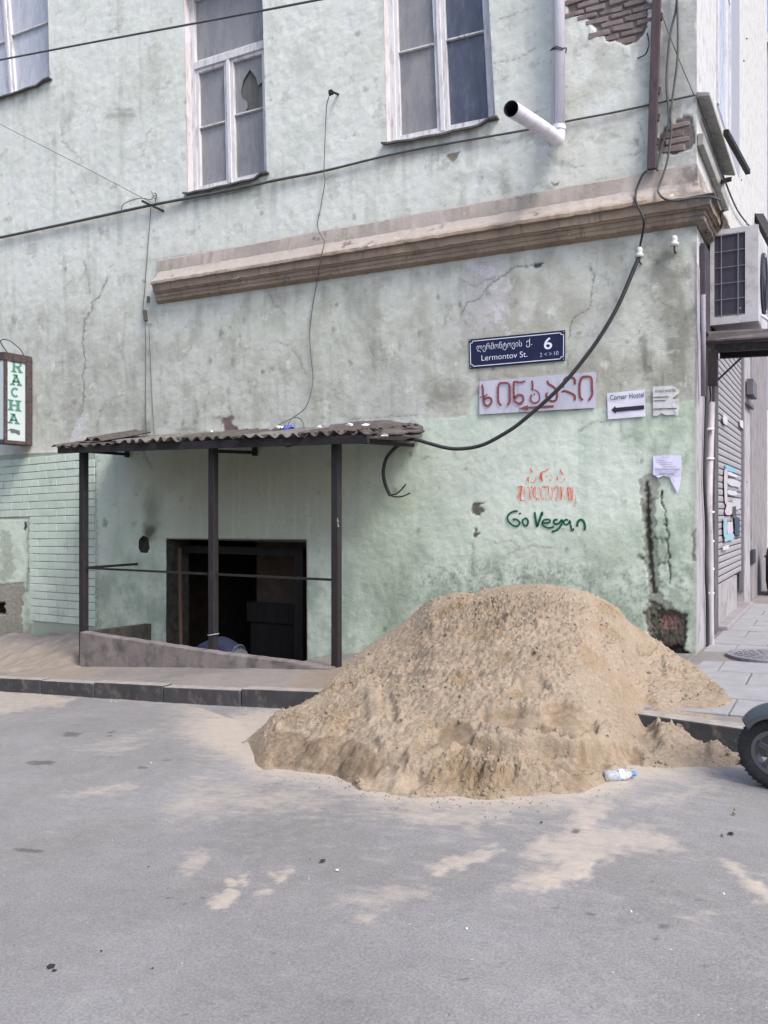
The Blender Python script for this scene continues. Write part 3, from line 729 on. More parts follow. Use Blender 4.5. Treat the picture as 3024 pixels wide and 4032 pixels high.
nb = t.bump(n1, 0.30, 0.006); nb = t.bump(n2, 0.34, 0.015, nb); nb = t.bump(n3, 0.15, 0.03, nb)
M['plaster'] = t.fin(c, 0.93, nb, spec=0.2)
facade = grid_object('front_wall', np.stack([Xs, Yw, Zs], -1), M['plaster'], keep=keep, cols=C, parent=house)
# ---------------------------------------------------------------- the rest of the house
M['frame'] = simple('old_white_window_paint', lin(206, 205, 208), 0.7, 0.10, 8, lin(150, 146, 150), 0.45, 0.3, 40, stretch=(1, 1, 0.15))
M['reveal'] = simple('pinkish_reveal_plaster', lin(198, 193, 195), 0.9, 0.10, 6, lin(160, 155, 158), 0.5, 0.3, 50, stretch=(1, 1, 0.3))
def glass_mat(name, ca, cb, rough, spec, dusty):
    t = NT(name)
    n = t.noise(1.6, 4, 0.6, stretch=(1, 1, 0.45)); n2 = t.noise(9, 5, 0.7, stretch=(1, 1, 0.3))
    c = t.mix(t.ramp(n, 0.3, 0.7), ca, cb)
    c = t.mix(t.ramp(n2, 0.45, 0.8), c, dusty)
    r = t.n('MapRange'); t.l(n2, r.inputs[0]); r.inputs[3].default_value = rough; r.inputs[4].default_value = rough + 0.35
    nb = t.bump(t.noise(2.2, 2), 0.06, 0.05)
    return t.fin(c, r.outputs[0], nb, spec=spec)
M['glass'] = glass_mat('dusty_window_glass', tuple(lin(140, 139, 141)), tuple(lin(122, 122, 125)), 0.10, 0.4, tuple(lin(150, 149, 149)))
M['glass_pale'] = glass_mat('pale_curtained_glass', tuple(lin(186, 189, 198)), tuple(lin(164, 167, 177)), 0.1, 0.45, tuple(lin(200, 201, 206)))
M['glass_blue'] = glass_mat('dark_blue_window_glass', tuple(lin(88, 92, 106)), tuple(lin(66, 70, 84)), 0.06, 0.5, tuple(lin(104, 108, 124)))
M['sill'] = simple('rusty_sill_tin', lin(92, 90, 88), 0.7, 0.3, 7, lin(64, 58, 54), 0.5, 0.3, 30)
M['black_gap'] = simple('dark_cavity', (0.012, 0.012, 0.012), 0.9, 0.1)
def window(i):
    w = WIN[i]; REC = 0.17
    L, R = w['l'], w['r']; zb0, zb1 = w['b']; top = w['top']
    cx = (L(w['zb']) + R(w['zb'])) / 2
    root = MB()
    P = lambda u, z, d: Vector((L(z) + (R(z) - L(z)) * u, WALL + d, z))
    ZB = lambda u: zb0 + (zb1 - zb0) * u
    # reveal faces
    rv = root
    T = 0.008
    rv.hexa([P(0, zb0, 0.0) + Vector((-T, 0.004, 0)), P(0, zb0, 0.004) + Vector((T, 0, 0)), P(0, zb0, REC + .1) + Vector((T, 0, 0)), P(0, zb0, REC + .1) + Vector((-T, 0, 0)),
             P(0, top, 0.0) + Vector((-T, 0.004, 0)), P(0, top, 0.004) + Vector((T, 0, 0)), P(0, top, REC + .1) + Vector((T, 0, 0)), P(0, top, REC + .1) + Vector((-T, 0, 0))])
    rv.hexa([P(1, zb1, 0.004) + Vector((-T, 0, 0)), P(1, zb1, 0.004) + Vector((T, 0, 0)), P(1, zb1, REC + .1) + Vector((T, 0, 0)), P(1, zb1, REC + .1) + Vector((-T, 0, 0)),
             P(1, top, 0.004) + Vector((-T, 0, 0)), P(1, top, 0.004) + Vector((T, 0, 0)), P(1, top, REC + .1) + Vector((T, 0, 0)), P(1, top, REC + .1) + Vector((-T, 0, 0))])
    rv.hexa([P(0, zb0 - .02, .004), P(1, zb1 - .02, .004), P(1, zb1 - .02, REC + .1), P(0, zb0 - .02, REC + .1), P(0, zb0 + .012, .004), P(1, zb1 + .012, .004), P(1, zb1 + .012, REC + .1), P(0, zb0 + .012, REC + .1)])
    rv.hexa([P(0, top - .01, .004), P(1, top - .01, .004), P(1, top - .01, REC + .1), P(0, top - .01, REC + .1), P(0, top + .02, .004), P(1, top + .02, .004), P(1, top + .02, REC + .1), P(0, top + .02, REC + .1)])
    win = root.build('window', M['reveal'], house, label=['window with pale curtained panes', 'window with a broken pane and a transom', 'window with one dark blue casement'][i])
    def bar(mb, u0, z0, u1, z1, wd, d0, d1, vertical):
        # bar between (u0,z0) and (u1,z1), wd = half width in metres
        c = []
        for zz, uu in ((z0, u0), (z1, u1)):
            pass
        if vertical:
            for (u, z) in ((u0, z0), (u1, z1)):
                p = P(u, z, 0)
                c.append([Vector((p.x - wd, WALL + d0, z)), Vector((p.x + wd, WALL + d0, z)), Vector((p.x + wd, WALL + d1, z)), Vector((p.x - wd, WALL + d1, z))])
        else:
            for s in (-1, 1):
                a, b = P(u0, z0, 0), P(u1, z1, 0)
                c.append([Vector((a.x, WALL + d0, z0 + s * wd)), Vector((b.x, WALL + d0, z1 + s * wd)), Vector((b.x, WALL + d1, z1 + s * wd)), Vector((a.x, WALL + d1, z0 + s * wd))])
        mb.hexa(c[0] + c[1])
    Wd = R(w['zb']) - L(w['zb'])
    uu = lambda m: m / Wd
    d0, d1 = REC - 0.05, REC + 0.05
    trans = 1.98 if i == 1 else 2.25            # height of the transom over the sill
    zt0, zt1 = zb0 + trans, zb1 + trans
    fr = MB()
    e = 0.045
    bar(fr, uu(e), ZB(0), uu(e), top, e, d0, d1, True); bar(fr, 1 - uu(e), ZB(1), 1 - uu(e), top, e, d0, d1, True)
    bar(fr, uu(2 * e), top - e, 1 - uu(2 * e), top - e, e, d0, d1, False)
    bar(fr, uu(2 * e), zb0 + e, 1 - uu(2 * e), zb1 + e, e * .9, d0, d1, False)
    fr.build('frame', M['frame'], win, bevel=0.006)
    tb = MB(); bar(tb, uu(2 * e), zt0, 1 - uu(2 * e), zt1, 0.055, d0 - .015, d1 + .002, False); bar(tb, uu(2 * e), zt0 + .07, 1 - uu(2 * e), zt1 + .07, 0.012, d0 + .01, d1 - .01, False)
    tb.build('transom', M['frame'], win, bevel=0.006)
    mid = [0.47, 0.49, 0.50][i]
    mu = MB(); bar(mu, mid, ZB(mid) + .07, mid, ZB(mid) + trans - .052, 0.032, d0 - .012, d1 - .004, True)
    mu.build('mullion', M['frame'], win, bevel=0.008)
    lites = []
    for s in (0, 1):                            # two casements
        a = uu(2 * e) if s == 0 else mid + uu(0.034); b = mid - uu(0.034) if s == 0 else 1 - uu(2 * e)
        sw = 0.026
        sa = MB(); lo, hi = 0.082, trans - 0.056
        zA = lambda u: ZB(u) + lo; zB = lambda u: ZB(u) + hi
        bar(sa, a + uu(sw), zA(a), a + uu(sw), zB(a), sw, d0 + .012, d1 - .02, True); bar(sa, b - uu(sw), zA(b), b - uu(sw), zB(b), sw, d0 + .012, d1 - .02, True)
        bar(sa, a + uu(2 * sw), zA(a) + sw, b - uu(2 * sw), zA(b) + sw, sw, d0 + .012, d1 - .02, False); bar(sa, a + uu(2 * sw), zB(a) - sw, b - uu(2 * sw), zB(b) - sw, sw, d0 + .012, d1 - .02, False)
        gl = [1.10, 1.03, 1.25][i] + (0.05 if s and i != 2 else 0)
        bar(sa, a + uu(2 * sw), ZB(a) + gl, b - uu(2 * sw), ZB(b) + gl, 0.011, d0 + .018, d1 - .026, False)
        sa.build('casement', M['frame'], win, bevel=0.004)
        lites.append((a + uu(1.5 * sw), b - uu(1.5 * sw), lo + sw, gl, s, 0)); lites.append((a + uu(1.5 * sw), b - uu(1.5 * sw), gl, hi - sw, s, 1))
    lites.append((uu(e * 1.5), 1 - uu(e * 1.5), trans + .05, top - w['zb'] - e, 2, 0))
    dg = REC + 0.008
    for (a, b, lo, hi, s, k) in lites:
        mb = MB()
        mat = M['glass'] if i == 1 else (M['glass_pale'] if i == 0 else (M['glass_blue'] if s == 1 else M['glass']))
        q = [P(a, ZB(a) + lo, dg), P(b, ZB(b) + lo, dg), P(b, ZB(b) + hi, dg), P(a, ZB(a) + hi, dg)]
        if i == 1 and s == 1 and k == 1:        # the broken pane: jagged outline with a gap towards the right edge
            S = lambda u, v: q[0].lerp(q[1], u).lerp(q[3].lerp(q[2], u), v)
            pts = [S(0, 0), S(.26, 0), S(.31, .04), S(.42, .10), S(.40, .22), S(.24, .30), S(.20, .42), S(.30, .62), S(.52, .78), S(.72, .60), S(.78, .44), S(1, .52), S(1, 1), S(0, 1)]
            mb.plate(pts, (0, 1, 0), 0.004)
            bk = MB(); bk.plate([q_ + Vector((0, .035, 0)) for q_ in q], (0, 1, 0), .02)
            bk.build('curtain', simple('grey_green_curtain', lin(104, 106, 104), 0.95, 0.3, 5, stretch=(1, 1, .1)), win)
        else:
            mb.plate(q, (0, 1, 0), 0.004)
        mb.build('pane', mat, win)
    # sagging tin sill
    sl = MB(); n = 14; rng = random.Random(i)
    for j in range(n):
        for side in (0,):
            u0, u1 = -0.03 + 1.06 * j / n, -0.03 + 1.06 * (j + 1) / n
            def q(u, out, dz):
                sag = 0.025 * math.sin(math.pi * min(1, max(0, u))) * (1 if i == 2 else .5) + 0.006 * math.sin(u * 23 + i)
                lift = (0.05 if u > 0.94 else 0) + (0.02 if u < 0.02 else 0)
                return Vector((L(w['zb']) + Wd * u, WALL - out, ZB(u) - sag * (out > 0) + dz + lift * (out > 0.02)))
            sl.hexa([q(u0, .075, -.035), q(u1, .075, -.035), q(u1, -.12, .000), q(u0, -.12, .000), q(u0, .075, -.010), q(u1, .075, -.010), q(u1, -.12, .02), q(u0, -.12, .02)])
    sl.build('sill', M['sill'], win)
for i in range(3): window(i)
# rooms behind: a dark box each so nothing shines through
bx = MB()
bx.box(-30, CORNER - .35, WALL + 5.5, WALL + 5.6, -1.4, 12)
bx.box(-30, CORNER - .35, WALL + .3, WALL + 5.5, 12.4, 12.5)
bx.build('inner_wall', M['black_gap'], house)

# basement opening: jambs, frame, door leaf, dark room
M['wood_dark'] = simple('dark_brown_timber', lin(36, 33, 33), 0.8, 0.3, 10, lin(34, 32, 32), 0.5, 0.3, 30, stretch=(1, 1, .12))
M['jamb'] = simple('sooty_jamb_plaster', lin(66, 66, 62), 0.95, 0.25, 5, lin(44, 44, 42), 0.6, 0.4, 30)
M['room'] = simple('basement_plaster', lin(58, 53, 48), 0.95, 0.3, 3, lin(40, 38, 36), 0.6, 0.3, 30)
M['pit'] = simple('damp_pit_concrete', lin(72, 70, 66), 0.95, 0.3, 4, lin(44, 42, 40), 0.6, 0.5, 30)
FZ = -3.25
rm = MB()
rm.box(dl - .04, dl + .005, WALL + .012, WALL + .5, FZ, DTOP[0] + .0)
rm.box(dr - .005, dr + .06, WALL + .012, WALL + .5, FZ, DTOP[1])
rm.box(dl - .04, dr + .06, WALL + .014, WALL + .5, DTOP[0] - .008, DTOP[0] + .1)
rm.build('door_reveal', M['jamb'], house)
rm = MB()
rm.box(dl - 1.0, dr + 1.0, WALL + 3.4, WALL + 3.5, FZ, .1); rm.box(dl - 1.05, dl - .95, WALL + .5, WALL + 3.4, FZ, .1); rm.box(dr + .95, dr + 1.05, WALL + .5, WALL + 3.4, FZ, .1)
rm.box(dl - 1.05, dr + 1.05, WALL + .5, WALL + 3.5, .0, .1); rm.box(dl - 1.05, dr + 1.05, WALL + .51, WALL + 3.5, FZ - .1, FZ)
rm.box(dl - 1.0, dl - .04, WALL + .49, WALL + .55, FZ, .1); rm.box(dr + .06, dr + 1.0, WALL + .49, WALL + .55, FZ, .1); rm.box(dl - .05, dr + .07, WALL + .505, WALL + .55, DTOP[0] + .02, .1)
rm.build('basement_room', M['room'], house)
fr = MB()
a0, a1 = yp(672, 2140, WALL + .36), yp(1190, 2140, WALL + .36)
fr.box(a0.x - .05, a0.x + .12, WALL + .30, WALL + .42, FZ, a0.z - .02); fr.box(a1.x - .10, a1.x + .05, WALL + .30, WALL + .42, FZ, a0.z - .02)
fr.box(a0.x - .05, a1.x + .05, WALL + .302, WALL + .418, a0.z - .14, a0.z - .021)
dfr = fr.build('door_frame', M['wood_dark'], house, bevel=.006)
lf = MB()
e0, e1 = yp(990, 2370, WALL + .85), yp(1172, 2380, WALL + .85)
lf.box(e0.x, e1.x + .15, WALL + .82, WALL + .87, FZ, e0.z - .30)
lf.box(e0.x - .04, e1.x + .15, WALL + .78, WALL + .9, e0.z - .30, e0.z)
lf.build('cupboard_front', M['wood_dark'], house, bevel=.008)
pt = MB(); pt.box(e0.x - .05, e1.x + .30, WALL + 1.05, WALL + 1.13, FZ, .0)
pt.build('partition', simple('brown_partition', lin(76, 66, 58), .95, .25, 4, lin(70, 60, 52), .5, .3, 30), house)
hs = MB(); hs.add([(e1.x - .02, WALL + .80, e0.z - .62), (e1.x + .01, WALL + .80, e0.z - .62), (e1.x + .015, WALL + .79, e0.z - .5), (e1.x - .015, WALL + .79, e0.z - .5)], [(0, 1, 2, 3)])
hs.build('latch_plate', simple('worn_pale_metal', lin(150, 146, 140), .5, .2), house)
pb = MB()                                       # stair pit in front of the opening
pb.box(PIT[0] - .12, PIT[0], PIT[2], WALL + .012, FZ, -1.88)
pb.box(PIT[1], PIT[1] + .12, PIT[2], WALL + .012, FZ, float(G(PIT[1])) - .03)
pb.box(PIT[0] - .12, PIT[1] + .12, PIT[2] - .06, WALL + .6, FZ - .1, FZ)
for j in range(3): pb.box(PIT[1] - .45 * (j + 1), PIT[1] - .45 * j, PIT[2] + .02, WALL - .02, FZ, float(G(PIT[1])) - .25 - .3 * j)
pb.box(PIT[0] + .001, dl - .0, WALL + .013, WALL + .03, FZ, -1.0); pb.box(dr, PIT[1], WALL + .013, WALL + .03, FZ, -1.0)
pb.build('stair_pit', M['pit'], house)
# vent behind the sooty hole
vt = MB(); h0, h1 = wp(540, 2185), wp(596, 2100)
vt.box(h0.x, h1.x, WALL + .12, WALL + .14, h0.z, h1.z); vt.box(h0.x - .02, h0.x, WALL + .01, WALL + .14, h0.z, h1.z); vt.box(h1.x, h1.x + .02, WALL + .01, WALL + .14, h0.z, h1.z)
vt.box(h0.x, h1.x, WALL + .01, WALL + .12, h0.z - .02, h0.z); vt.box(h0.x, h1.x, WALL + .01, WALL + .12, h1.z, h1.z + .02)
vt.build('vent_hole', simple('sooty_vent', lin(72, 72, 66), .95, .3, 20), house)

# painted bricks on the left, one by one
M['pbrick'] = None
t = NT('mint_painted_brick')
oi = t.n('ObjectInfo'); rr = t.ramp(oi.outputs['Random'], 0, 1, tuple(lin(188, 202, 192)), tuple(lin(196, 208, 199)))
gc = t.n('NewGeometry')
c = t.mix(t.ramp(t.noise(2.2, 5, .65, gc.outputs['Position']), .35, .7), rr, tuple(lin(174, 188, 177)))
c = t.mix(t.ramp(t.noise(5, 6, .7, gc.outputs['Position'], (1, 1, .25)), .58, .78), c, tuple(lin(126, 138, 124)))
M['pbrick'] = t.fin(c, .92, t.bump(t.noise(40, 4, .6, gc.outputs['Position']), .35, .01), spec=.2)
def brick_mesh(name, L, h, d, seed, mat, bev=.006, jit=.004):
    bm = bmesh.new(); bmesh.ops.create_cube(bm, size=1)
    rng = random.Random(seed)
    for v in bm.verts:
        v.co = Vector((v.co.x * L + rng.uniform(-jit, jit), v.co.y * d + rng.uniform(-jit, jit) * .5, v.co.z * h + rng.uniform(-jit, jit)))
    bmesh.ops.bevel(bm, geom=bm.edges[:], offset=bev, segments=1, affect='EDGES')
    me = bpy.data.meshes.new(name); bm.to_mesh(me); bm.free(); me.materials.append(mat)
    return me
ROWH = 0.1305; BL = 0.452
protos = [brick_mesh('brick', BL - .014, ROWH - .014, .03, k, M['pbrick'], .005, .003) for k in range(4)]
protos_h = [brick_mesh('brick', BL / 2 - .014, ROWH - .014, .03, 40 + k, M['pbrick'], .005, .003) for k in range(3)]
rng = random.Random(3)
for r in range(22):
    z = 0.93 - ROWH * r
    if z < -1.83: break
    tilt = 0.034 * max(0, (z + 1.8) / 2.8)
    x = BRICK_X1 - (0 if r % 2 else BL / 2)
    edge = [(x + BL / 2, BL / 2)] if r % 2 == 0 else []
    items = [(BRICK_X1 - BL / 4, True)] if r % 2 == 0 else []
    while x > -14.2:
        items.append((x - BL / 2, False)); x -= BL
    for cxx, half in items:
        zz = z + tilt * (cxx - BRICK_X1)
        px, py = to_px(cxx, WALL, zz)
        if px < 125 and py > 2040:
            pr, _ = to_px(cxx + BL / 2, WALL, zz)
            if half or pr < 132: continue
            cxx += BL / 4; half = True
        if zz > 0.985 - .06: continue
        me = rng.choice(protos_h if half else protos)
        o = bpy.data.objects.new('brick', me); o.parent = house
        o.location = Vector((cxx + rng.uniform(-.003, .003), WALL + .0065 + rng.uniform(-.002, .002), zz)) - house.location
        o.rotation_euler = (0, rng.uniform(-.004, .004) - math.atan(tilt), 0)
        link(o)
# bare clay bricks where the plaster has fallen
t = NT('bare_clay_brick')
oi = t.n('ObjectInfo'); rr = t.ramp(oi.outputs['Random'], 0, 1, tuple(lin(112, 98, 97)), tuple(lin(138, 124, 122)))
gc = t.n('NewGeometry')
c = t.mix(t.ramp(t.noise(9, 5, .65, gc.outputs['Position']), .4, .75), rr, tuple(lin(140, 133, 131)))
c = t.mix(t.ramp(t.noise(14, 5, .65, gc.outputs['Position']), .62, .75), c, tuple(lin(88, 74, 74)))
M['cbrick'] = t.fin(c, .95, t.bump(t.noise(60, 4, .6, gc.outputs['Position']), .6, .012), spec=.15)
cb = [brick_mesh('brick', .262, .058, .05, 60 + k, M['cbrick'], .007, .010) for k in range(8)]
rng = random.Random(8)
for pi, pts in enumerate(PATCH):
    for r in range(30):
        z = 6.9 - .079 * r if pi == 0 else 4.55 - .084 * r
        off = rng.uniform(-.05, .05) + (.135 if r % 2 else 0)
        for k in range(16):
            x = -3.2 + off + .272 * k if pi == 0 else -1.95 + off * .6 + .27 * k
            px, py = to_px(x, WALL, z); pa, _ = to_px(x - .10, WALL, z); pb_, _ = to_px(x + .10, WALL, z)
            ok = [in_poly(np.array([q]), np.array([py]), pts)[0] for q in (px, pa, pb_)]
            if sum(ok) < 2 or x + .14 > CORNER - .01: continue
            o = bpy.data.objects.new('brick', rng.choice(cb)); o.parent = house
            o.location = Vector((x, WALL + .022 + rng.uniform(-.006, .008), z + rng.uniform(-.006, .006))) - house.location
            o.rotation_euler = (0, rng.uniform(-.03, .03), rng.uniform(-.03, .03)); o.scale = (rng.uniform(.82, 1.02), 1, rng.uniform(.85, 1.1))
            link(o)

# moulded cornice band with its worn end and the return round the corner
t = NT('pink_cornice_plaster')
gc = t.n('NewGeometry'); pos = gc.outputs['Position']
c = t.mix(t.ramp(t.noise(1.8, 5, .6, pos), .3, .7), tuple(lin(172, 163, 157)), tuple(lin(158, 150, 143)))
sep = t.n('SeparateXYZ'); t.l(pos, sep.inputs[0])
c = t.mix(t.ramp(sep.outputs['Z'], 0, 1), c, c)
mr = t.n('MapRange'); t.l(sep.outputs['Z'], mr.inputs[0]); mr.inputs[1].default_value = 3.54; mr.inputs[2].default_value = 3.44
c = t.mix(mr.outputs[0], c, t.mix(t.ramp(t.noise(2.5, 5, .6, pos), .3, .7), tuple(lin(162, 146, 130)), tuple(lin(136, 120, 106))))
c = t.mix(t.mix(1.0, t.ramp(t.noise(16, 5, .7, pos, (1, 1, .12)), .52, .72), t.mix(mr.outputs[0], (.25, .25, .25), (1, 1, 1)), 'MULTIPLY'), c, tuple(lin(116, 102, 94)))
c = t.mix(t.ramp(t.noise(3.5, 6, .7, pos), .60, .70), c, tuple(lin(104, 96, 92)))
c = t.mix(t.ramp(t.noise(2.7, 5, .7, t.n('Mapping', ).outputs[0] if False else pos, (1.3, 1.3, 2)), .66, .70), c, tuple(lin(206, 200, 198)))
mx = t.n('MapRange'); t.l(sep.outputs['X'], mx.inputs[0]); mx.inputs[1].default_value = -2.0; mx.inputs[2].default_value = -1.45
mm_ = t.mix(1.0, mx.outputs[0], t.ramp(t.noise(6, 5, .7, pos), .40, .58), 'MULTIPLY')
c = t.mix(mm_, c, tuple(lin(112, 106, 104)))
nb = t.bump(t.noise(60, 4, .6, pos), .4, .01); nb = t.bump(t.noise(9, 5, .65, pos), .35, .03, nb)
M['cornice'] = t.fin(c, .94, nb, spec=.2)
PROF = [(0, 3.90), (.012, 3.88), (.018, 3.71), (.06, 3.645), (.185, 3.535), (.205, 3.515), (.207, 3.475), (.165, 3.468), (.16, 3.375), (.136, 3.370), (.130, 3.352), (.105, 3.347), (.100, 3.30), (.086, 3.292), (.080, 3.25), (.03, 3.225), (0, 3.215)]
XL = wp(622, 1196).x
xs = axis([(XL, .04), (CORNER, .03)])
ncor = len(xs)
ys = axis([(WALL, .04), (WALL + 3.3, .08)])
rows = []
for (d, z) in PROF:
    row = []
    for x in xs:
        zz = z - .0097 * (x - XL) + 0.013
        miter = d if x == xs[-1] else 0
        n = fbm(np.array([x * 1.7]), np.array([z * 6 + d * 3]), 4, 3)[0]; n2 = fbm(np.array([x * 9]), np.array([z * 9]), 3, 13)[0]
        chip = 0.03 * max(0, fbm(np.array([x * 2.4]), np.array([z * 2.5]), 4, 71)[0] - .42) / .5 if d > .05 else 0
        dd = max(0.0, d + .010 * n + .006 * n2 - chip - (0.09 * max(0, 1 - (CORNER - x) / .55) ** 1.2 * (d / .22) * (z > 3.5)))
        row.append((x + (dd if x == xs[-1] else 0) + (d * .35 if x == xs[0] else 0), WALL - dd - .001, zz + .006 * n2))
    for k, y in enumerate(ys[1:]):
        n = fbm(np.array([y * 1.7 + 40]), np.array([z * 6 + d * 3]), 4, 3)[0]
        brk = 1 - .75 * sstep(.75, .15, y - WALL) * (z > 3.5)
        dd = max(0.0, d * brk + .02 * n * (d > 0))
        row.append((CORNER + dd + .001, y, z - .0097 * (CORNER - XL) + .013 + .01 * n))
    rows.append(row)
P = np.array(rows)
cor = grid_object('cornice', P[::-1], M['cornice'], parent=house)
cor.data.set_sharp_from_angle(angle=math.radians(24))
bm = bmesh.new(); bm.from_mesh(cor.data)
bm.verts.ensure_lookup_table()
bmesh.ops.holes_fill(bm, edges=[e for e in bm.edges if e.is_boundary and all(abs(v.co.x + house.location.x - XL) < .3 for v in e.verts)], sides=0)
bm.to_mesh(cor.data); bm.free()

# side facade along the bright side street: white render above, worn grey-violet piers and a shop shutter below
M['side'] = simple('white_side_render', lin(190, 190, 190), .93, .06, 3, lin(150, 150, 152), .5, .3, 30)
M['pier'] = simple('grey_violet_render', lin(158, 155, 160), .93, .12, 3, lin(116, 113, 116), .55, .4, 30, stretch=(1, 1, .4))
M['pier_dirty'] = simple('scuffed_grey_render', lin(134, 130, 134), .93, .18, 4, lin(92, 88, 90), .5, .4, 30, stretch=(1, 1, .35))
SX = CORNER
mb = MB()
SY = [WALL + .001, 10.72, 11.55, 15.0, 16.2, 19.3]
zs = axis([(-3.2, .3), (3.2, .3)])
mb.box(SX - .07, SX - .002, WALL + .012, 10.95, -3.2, 2.75)        # corner pier
mb.build('corner_pier', M['pier'], house)
mb = MB(); mb.box(SX - .35, SX - .06, 10.95, 11.35, -3.2, 2.75); mb.build('recess', M['pier_dirty'], house)
mb = MB(); mb.box(SX - .35, SX - .02, 11.35, 11.72, -3.2, 2.75); mb.build('shutter_jamb', simple('shadow_gap_jamb', lin(92, 88, 92), .8, .2, 4, lin(66, 62, 64), .5), house)  # jamb colour paints in the shadowed gap beside the shutter
mb = MB(); mb.box(SX - .35, SX - .02, 15.0, 16.0, -3.2, 3.2); mb.build('shutter_jamb', M['pier'], house)
mb = MB(); mb.box(SX - .35, SX - .005, 16.0, 19.4, -3.2, 3.2); mb.build('shop_pier', M['pier_dirty'], house)
mb = MB(); mb.box(SX - .07, SX - .003, WALL + .012, 19.4, 3.26, 12.5); mb.box(SX - .07, SX - .01, WALL + .012, 15, 2.75, 3.26)
sw = mb.build('side_wall', M['side'], house)
mb = MB(); mb.box(SX - .33, SX - .16, 11.72, 15.0, -3.2, 3.2); mb.build('shop_recess', M['black_gap'], house)
M['shutter'] = simple('grey_shutter_steel', lin(176, 172, 180), .5, .08, 4, lin(150, 146, 152), .4, .1, 40, metallic=.1)
t = NT('flyposted_shutter')
gc = t.n('NewGeometry'); pos = gc.outputs['Position']
sepp = t.n('SeparateXYZ'); t.l(pos, sepp.inputs[0])
c0 = t.mix(t.ramp(t.noise(4, 5, .6, pos), .3, .7), tuple(lin(144, 141, 147)), tuple(lin(158, 154, 160)))
M['shutter'] = t.fin(c0, .55, t.bump(t.noise(40, 3, .6, pos), .1, .01), .05, .3)
sh = thing('roller_shutter', (SX - .1, 13.3, -1.0), 'x', None); del sh['label']; sh.parent = house; sh.location = Vector((SX - .1, 13.3, -1.0)) - house.location
z = -0.97; zi = 0
proto_sl = None
while z < 2.62:
    if proto_sl is None:
        mb = MB(); n = 6
        prof = [(0.0, .002), (.005, .010), (.008, .042), (.005, .072), (.0, .081)]
        vs = []; fs = []
        for (dx, dz) in prof:
            vs += [(SX - .075 + dx, 11.74, z + dz), (SX - .075 + dx, 14.98, z + dz)]
        for q in range(len(prof) - 1): fs.append((2 * q, 2 * q + 1, 2 * q + 3, 2 * q + 2))
        mb.add(vs, fs); proto_sl = mb.build('slat', M['shutter'], sh); z0 = z
    else:
        c_ = proto_sl.copy(); c_.name = 'slat'; c_.location = (0, 0, z - z0); link(c_)
    z += .0925; zi += 1
mb = MB(); mb.box(SX - .12, SX - .08, 11.73, 14.99, -1.0, 2.7); mb.build('shutter_back', simple('dark_slot', lin(34, 32, 35), .9, .1), sh)
mb = MB(); mb.box(SX - .10, SX - .03, 11.722, 11.76, -1.3, 2.7); mb.box(SX - .10, SX - .03, 14.96, 15.0, -1.3, 2.7); mb.build('guide_rail', simple('dark_rail', lin(120, 116, 124), .5, .1), sh)
mb = MB(); mb.box(SX - .14, SX - .045, 11.73, 14.1, -1.75, -.985); mb.build('shutter_plinth', simple('pale_plinth', lin(150, 146, 148), .9, .12, 3, lin(112, 108, 110), .5), house)
mb = MB(); mb.box(SX - .2, SX + .10, 11.73, 15.2, -1.75, -1.49); mb.build('shop_step', simple('step_concrete', lin(132, 128, 130), .9, .15, 3), house, bevel=.02)
# torn posters on the shutter
for i, (x0, y0, x1, y1, c) in enumerate([(2852, 1828, 2902, 1852, (150, 200, 226)), (2850, 1830, 2866, 1990, (214, 206, 212)), (2862, 1856, 2905, 1872, (226, 226, 236)), (2856, 1880, 2918, 1912, (214, 216, 226)), (2862, 1926, 2905, 1950, (222, 222, 234)), (2852, 1975, 2900, 2030, (216, 208, 218)),
                                          (2846, 2032, 2862, 2120, (164, 200, 218)), (2858, 2050, 2886, 2110, (218, 210, 220)), (2880, 1960, 2915, 2010, (206, 208, 216)), (2846, 2100, 2890, 2136, (170, 206, 224)), (2888, 2030, 2912, 2118, (70, 86, 106)), (2880, 1990, 2896, 2040, (84, 90, 96)),
                                          (2842, 1618, 2862, 1662, (226, 228, 236)), (2908, 1640, 2926, 1676, (226, 228, 236)), (2840, 2152, 2868, 2170, (226, 226, 232))]):
    a, b = sp(x0, y1, -.05), sp(x1, y0, -.05)
    rng = random.Random(i); n = 14; pts = []
    ca_, cb_ = (a.y + b.y) / 2, (sp((x0 + x1) / 2, y1).z + sp((x0 + x1) / 2, y0).z) / 2
    hy, hz = abs(b.y - a.y) / 2, abs(sp((x0 + x1) / 2, y0).z - sp((x0 + x1) / 2, y1).z) / 2
    for k in range(n):
        an = 2 * math.pi * k / n; q = max(abs(math.cos(an)), abs(math.sin(an)))
        rr_ = (1 / q) * rng.uniform(.72, 1.0)
        pts.append((SX - .050 + .0012 * i, ca_ + hy * rr_ * math.cos(an), cb_ + hz * rr_ * math.sin(an)))
    mb = MB(); mb.plate(pts, (-1, 0, 0), .001)
    mb.build('poster_scrap', simple('poster_paper', lin(*[q * .82 for q in c]), .85, .16, 30, lin(*[q * .6 for q in c]), .5), sh)
